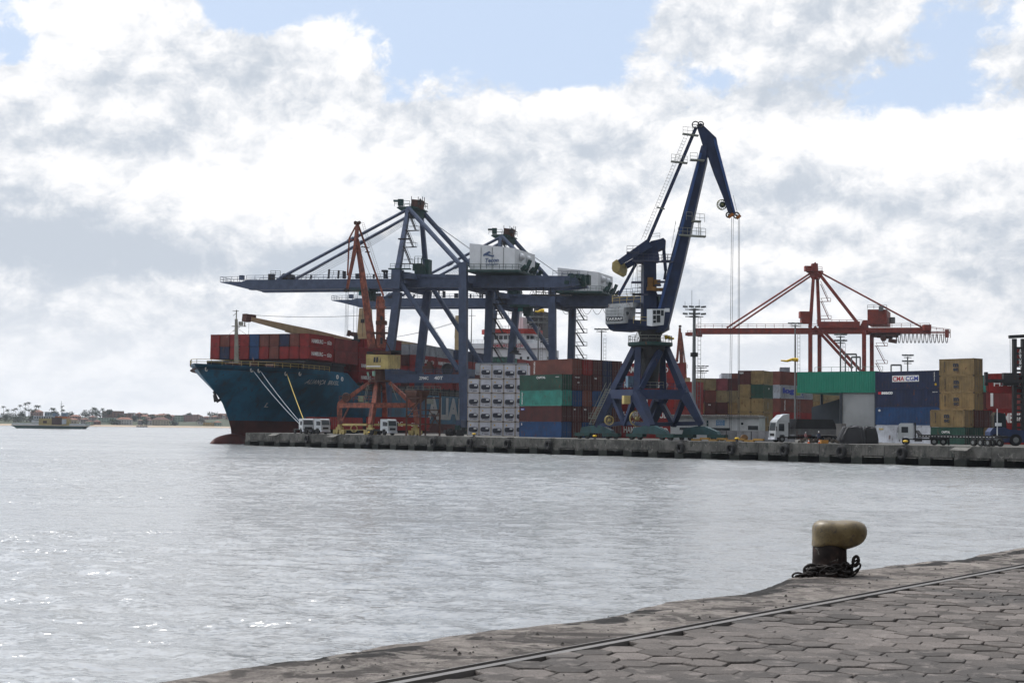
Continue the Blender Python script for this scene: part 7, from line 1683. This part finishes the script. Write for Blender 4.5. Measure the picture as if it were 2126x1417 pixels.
leafm = paint('foliage', (.030, .045, .018), .9, .5, scale=.3, streak=False); trunkm = paint('trunk', (.07, .055, .04), .9, .3, streak=False)
def leafy(px, D_, w_, h_, lbl, seed, z=None):
    r = random.Random(seed); X = (px - CW) / FPX * D_; b = V((X, D_, terr(X, D_ - shoreD(X)) - .5 if z is None else z)); T = Thing('tree', lbl, 'tree', b, 'broadleaf trees on the far shore')
    a = MB(); a.cyl(b, b + V((0, 0, h_ * .5)), w_ * .05, w_ * .03, 6)
    for k in range(4): t = r.uniform(0, 6.3); a.cyl(b + V((0, 0, h_ * .35)), b + V((math.cos(t) * w_ * .3, math.sin(t) * w_ * .3, h_ * .65)), w_ * .025, w_ * .012, 5)
    T.part('trunk', a, trunkm)
    a = MB(); lobes = [(r.uniform(-.34, .34) * w_, r.uniform(-.3, .3) * w_, r.uniform(.45, .8) * h_, r.uniform(.16, .28) * w_) for _ in range(9)]
    for lx, ly, lz, lr in lobes:
        for k in range(55):
            d = V((r.gauss(0, 1), r.gauss(0, 1), r.gauss(0, .8))).normalized() * lr * r.uniform(.5, 1.05); c = b + V((lx, ly, lz)) + d; s_ = r.uniform(.35, .8)
            u = V((r.gauss(0, 1), r.gauss(0, 1), r.gauss(0, 1))).normalized(); v_ = u.cross(V((r.gauss(0, 1), r.gauss(0, 1), r.gauss(0, 1)))).normalized()
            a.add([c + u * s_, c + v_ * s_, c - u * s_ * .8, c - v_ * s_], [(0, 1, 2, 3)])
    q = link('crown', a.mesh('crown', leafm, b, recalc=False), T.o)
for k, (px, D_, w_, h_, lb) in enumerate(((18, 1880, 20, 9, 'spreading dark tree at the far left end of the shore'), (45, 1890, 18, 12, 'round dark tree under the leftmost tall palms'), (60, 1860, 22, 8, 'low dark tree behind the ferry stern'), (95, 1855, 20, 9, 'dark tree hidden behind the ferry cabin'), (122, 1930, 14, 12, 'dark tree right of the pale blue house'), (147, 1930, 15, 12, 'rounded dark tree left of the pink house'), (182, 1935, 16, 13, 'tall dark tree left of the hill grove'),
    (196, 1960, 22, 15, 'biggest dark tree of the hill grove'), (212, 1940, 20, 14, 'dark tree in front of the brown building'), (230, 1975, 10, 16, 'tree top rising over the brown building roof'), (255, 1940, 14, 10, 'dark tree at the right end of the brown building'), (240, 1868, 16, 6, 'low beach trees left of the white house'), (300, 1880, 14, 8, 'tree beside the narrow grey house'), (318, 1960, 14, 12, 'tree behind the cream house'), (352, 2010, 12, 11, 'tree among roofs right of the cream house'),
    (395, 2080, 10, 13, 'round tree on the ridge above the pink flats'), (445, 2120, 18, 14, 'broad tree on the skyline left of the white building'), (418, 1945, 12, 7, 'small tree behind the beach huts'), (5, 1870, 22, 8, 'tree cut by the left picture edge'), (32, 1850, 24, 6, 'low scrubby tree on the left bank'), (78, 1865, 18, 7, 'low scrubby tree behind the ferry deck'), (283, 1950, 12, 9, 'tree above the white house roof'), (365, 1900, 12, 6, 'tree right of the cream house by the beach'))):
    leafy(px, D_, w_, h_, lb, k + 40)
def palm(px, py, D_, lbl, seed):
    r = random.Random(seed); tp = at(px, py, D_); zb = terr(tp.x, D_ - shoreD(tp.x)) - .5; b = V((tp.x + r.uniform(-1, 1), D_, zb)); T = Thing('palm_tree', lbl, 'palm', b, 'palms on the far shore')
    a = MB(); m_ = b.lerp(tp, .5) + V((.3, 0, 0)); a.cyl(b, m_, .32, .24, 6); a.cyl(m_, tp, .24, .17, 6); T.part('trunk', a, trunkm); a = MB()
    for k in range(15):
        t = 2 * math.pi * k / 15 + r.uniform(-.2, .2); el_ = r.uniform(-.3, 1.2); pts = []
        for i in range(6):
            f = i / 5; L_ = 3.7 * f; pts.append(tp + V((math.cos(t) * L_ * math.cos(el_ * .8), math.sin(t) * L_ * math.cos(el_ * .8), L_ * math.sin(el_) - 1.9 * f * f)))
        s_ = V((-math.sin(t), math.cos(t), 0))
        for i in range(5):
            w0 = .75 * math.sin(math.pi * (i / 5 * .85 + .1)); w1 = .75 * math.sin(math.pi * ((i + 1) / 5 * .85 + .1))
            a.add([pts[i], pts[i + 1], pts[i + 1] + s_ * w1 - V((0, 0, .35)), pts[i] + s_ * w0 - V((0, 0, .35))], [(0, 1, 2, 3)]); a.add([pts[i], pts[i + 1], pts[i + 1] - s_ * w1 - V((0, 0, .35)), pts[i] - s_ * w0 - V((0, 0, .35))], [(0, 1, 2, 3)])
    link('crown', a.mesh('crown', leafm, b, recalc=False), T.o)
for k, (x, y, d, lb) in enumerate(((7, 843, 1900, 'leftmost tall palm, at the picture edge'), (15, 849, 1910, 'short palm right of the leftmost one'), (27, 849, 1890, 'short palm, left of the close pair'), (33, 847, 1905, 'short palm touching the close pair'), (42, 840, 1930, 'middle height palm left of the two tallest'), (53, 836, 1920, 'left one of the two tallest palms'), (59.5, 834, 1925, 'right one of the two tallest palms'), (53, 846, 1890, 'short palm in front of the two tallest'), (62, 848, 1895, 'short bushy palm right of the tallest'), (68, 850, 1900, 'lowest palm before the pink house'),
    (74.5, 841, 1950, 'left palm of the pair above the pink house'), (80.5, 841, 1955, 'right palm of the pair above the pink house'), (74, 848, 1915, 'short palm below the pair by the pink house'), (107, 846, 1960, 'left bushy palm behind the pale blue house'), (112, 847, 1965, 'right bushy palm behind the pale blue house'), (129, 842, 1940, 'tall palm behind the ferry mast'), (130.5, 849, 1925, 'short palm behind the ferry mast'), (176, 851, 1940, 'small palm left of the hill grove'), (193.5, 845, 1990, 'left palm of the pair over the grove'), (197.5, 846, 1995, 'right palm of the pair over the grove'), (213, 847, 1990, 'lone palm right of the pair over the grove'), (317, 860, 1900, 'bushy palm between beach houses'))):
    palm(x, y + 1.5, d, lb, k)
# ferry
FD = 1040
fr = Thing('ferry', 'small double ended car ferry with yellow cabin block crossing at far left', 'ferry', V((at(104, 888, FD).x, FD, 0)))
def FQ(x, y, dy=0): return at(x, y, FD + dy)
fdir = V((1, .12, 0)).normalized()
def fslab(x0, x1, y0, y1, dy0, dy1, m=MB):
    a = MB(); p, q = FQ(x0, y1), FQ(x1, y1); zb = p.z; zt = FQ((x0 + x1) / 2, y0).z; w_ = V((0, 1, 0)); zb = FQ((x0 + x1) / 2, y1).z
    a.hexa([V((p.x, FD + dy0, zb)), V((q.x, FD + dy0, zb)), V((q.x, FD + dy1, zb)), V((p.x, FD + dy1, zb)), V((p.x, FD + dy0, zt)), V((q.x, FD + dy0, zt)), V((q.x, FD + dy1, zt)), V((p.x, FD + dy1, zt))]); return a
a = MB(); a.prism([V((FQ(x, 884).x, FD - 6, z)) for x, z in ((27, 1.9), (36, .6), (40, -.6), (172, -.6), (176, .6), (182, 1.9))], V((0, 12, 0))); fr.part('hull', a, paint('ferry_green', (.012, .05, .045), .5, .3))
fr.part('bulwark', fslab(30, 181, 878.5, 882.6, -6, -5.7), paint('ferry_white', (.46, .48, .50), .6, .2)); fr.part('bulwark', fslab(30, 181, 878.5, 882.6, 5.7, 6), paint('ferry_white', (0, 0, 0)))
yl = fr.part('cabin_block', fslab(86, 149, 868.5, 882.4, -6.2, -2), paint('ferry_yellow', (.30, .24, .09), .6, .25))
a = MB()
for x0, x1, y0, y1 in ((95, 103, 873, 878), (113, 134, 866, 881)): a.v += fslab(x0, x1, y0, y1, -6.4, -6.21).v; k_ = len(a.v) - 8; a.st.append((k_, len(a.f))); a.f += [[k_ + i for i in f] for f in ((0, 3, 2, 1), (4, 5, 6, 7), (0, 1, 5, 4), (1, 2, 6, 5), (2, 3, 7, 6), (3, 0, 4, 7))]; a.mi += [0] * 6
fr.part('mural', a, paint('mural_dark', (.06, .035, .03), .8, .6, scale=3), yl)
fr.part('notice_panel', fslab(134, 143, 870, 880, -6.5, -6.22), paint('panel_pale', (.35, .38, .42), .6, .3), yl)
sd_ = fr.part('passenger_deck', fslab(74, 116, 863.5, 870, -5, 5), paint('ferry_white', (0, 0, 0)))
for x in range(76, 114, 5): fr.part('window', fslab(x, x + 3, 865, 868, -5.15, -5.02), G1, sd_)
fr.part('lower_deck', fslab(70, 112, 872, 877, -4.8, 5), paint('ferry_white', (0, 0, 0)))
fr.part('funnel', fslab(111, 119, 857, 868, -2, 2), paint('ferry_blue', (.12, .18, .25), .6, .2)); fr.part('bridge', fslab(129, 139, 856.5, 864, -2.5, 2.5), paint('ferry_blue', (0, 0, 0))); fr.part('bridge_base', fslab(117, 142, 864, 868.4, -3.5, 3.5), paint('ferry_orange', (.35, .12, .04), .6, .3))
a = MB(); a.cyl(FQ(127.5, 866), FQ(127.5, 832), .25, .12, 6); a.beam(FQ(124, 838), FQ(131, 838), .15); fr.part('mast', a, steel_grey)
# rocks
p = at(296, 884.5, 1790); a = MB()
for k in range(26): a.box(V((p.x + rr_.uniform(-7, 7), 1788 + rr_.uniform(-2, 2), -.3)), rr_.uniform(1, 3), 2, rr_.uniform(.6, 1.8), rr_.uniform(0, 3))
solo('rocky_spit', a, rub, 'small dark rocky spit in the water below the white beach house', 'rocks', loc=V((p.x, 1788, 0)))
# ------------------------------------------------------------------ haze
hz_ = bpy.data.materials.new('haze'); hz_.use_nodes = True; t = hz_.node_tree; t.nodes.clear()
pv = t.nodes.new('ShaderNodeVolumePrincipled'); pv.inputs['Color'].default_value = (.80, .86, .95, 1); pv.inputs['Density'].default_value = .00006; pv.inputs['Anisotropy'].default_value = .2
ou = t.nodes.new('ShaderNodeOutputMaterial'); t.links.new(pv.outputs[0], ou.inputs['Volume'])
a = MB(); a.hexa([(-3300, -210, -5), (3600, -210, -5), (3600, 3300, -5), (-3300, 3300, -5), (-3300, -210, 90), (3600, -210, 90), (3600, 3300, 90), (-3300, 3300, 90)])
tag(solo('haze', a, hz_), kind='stuff')
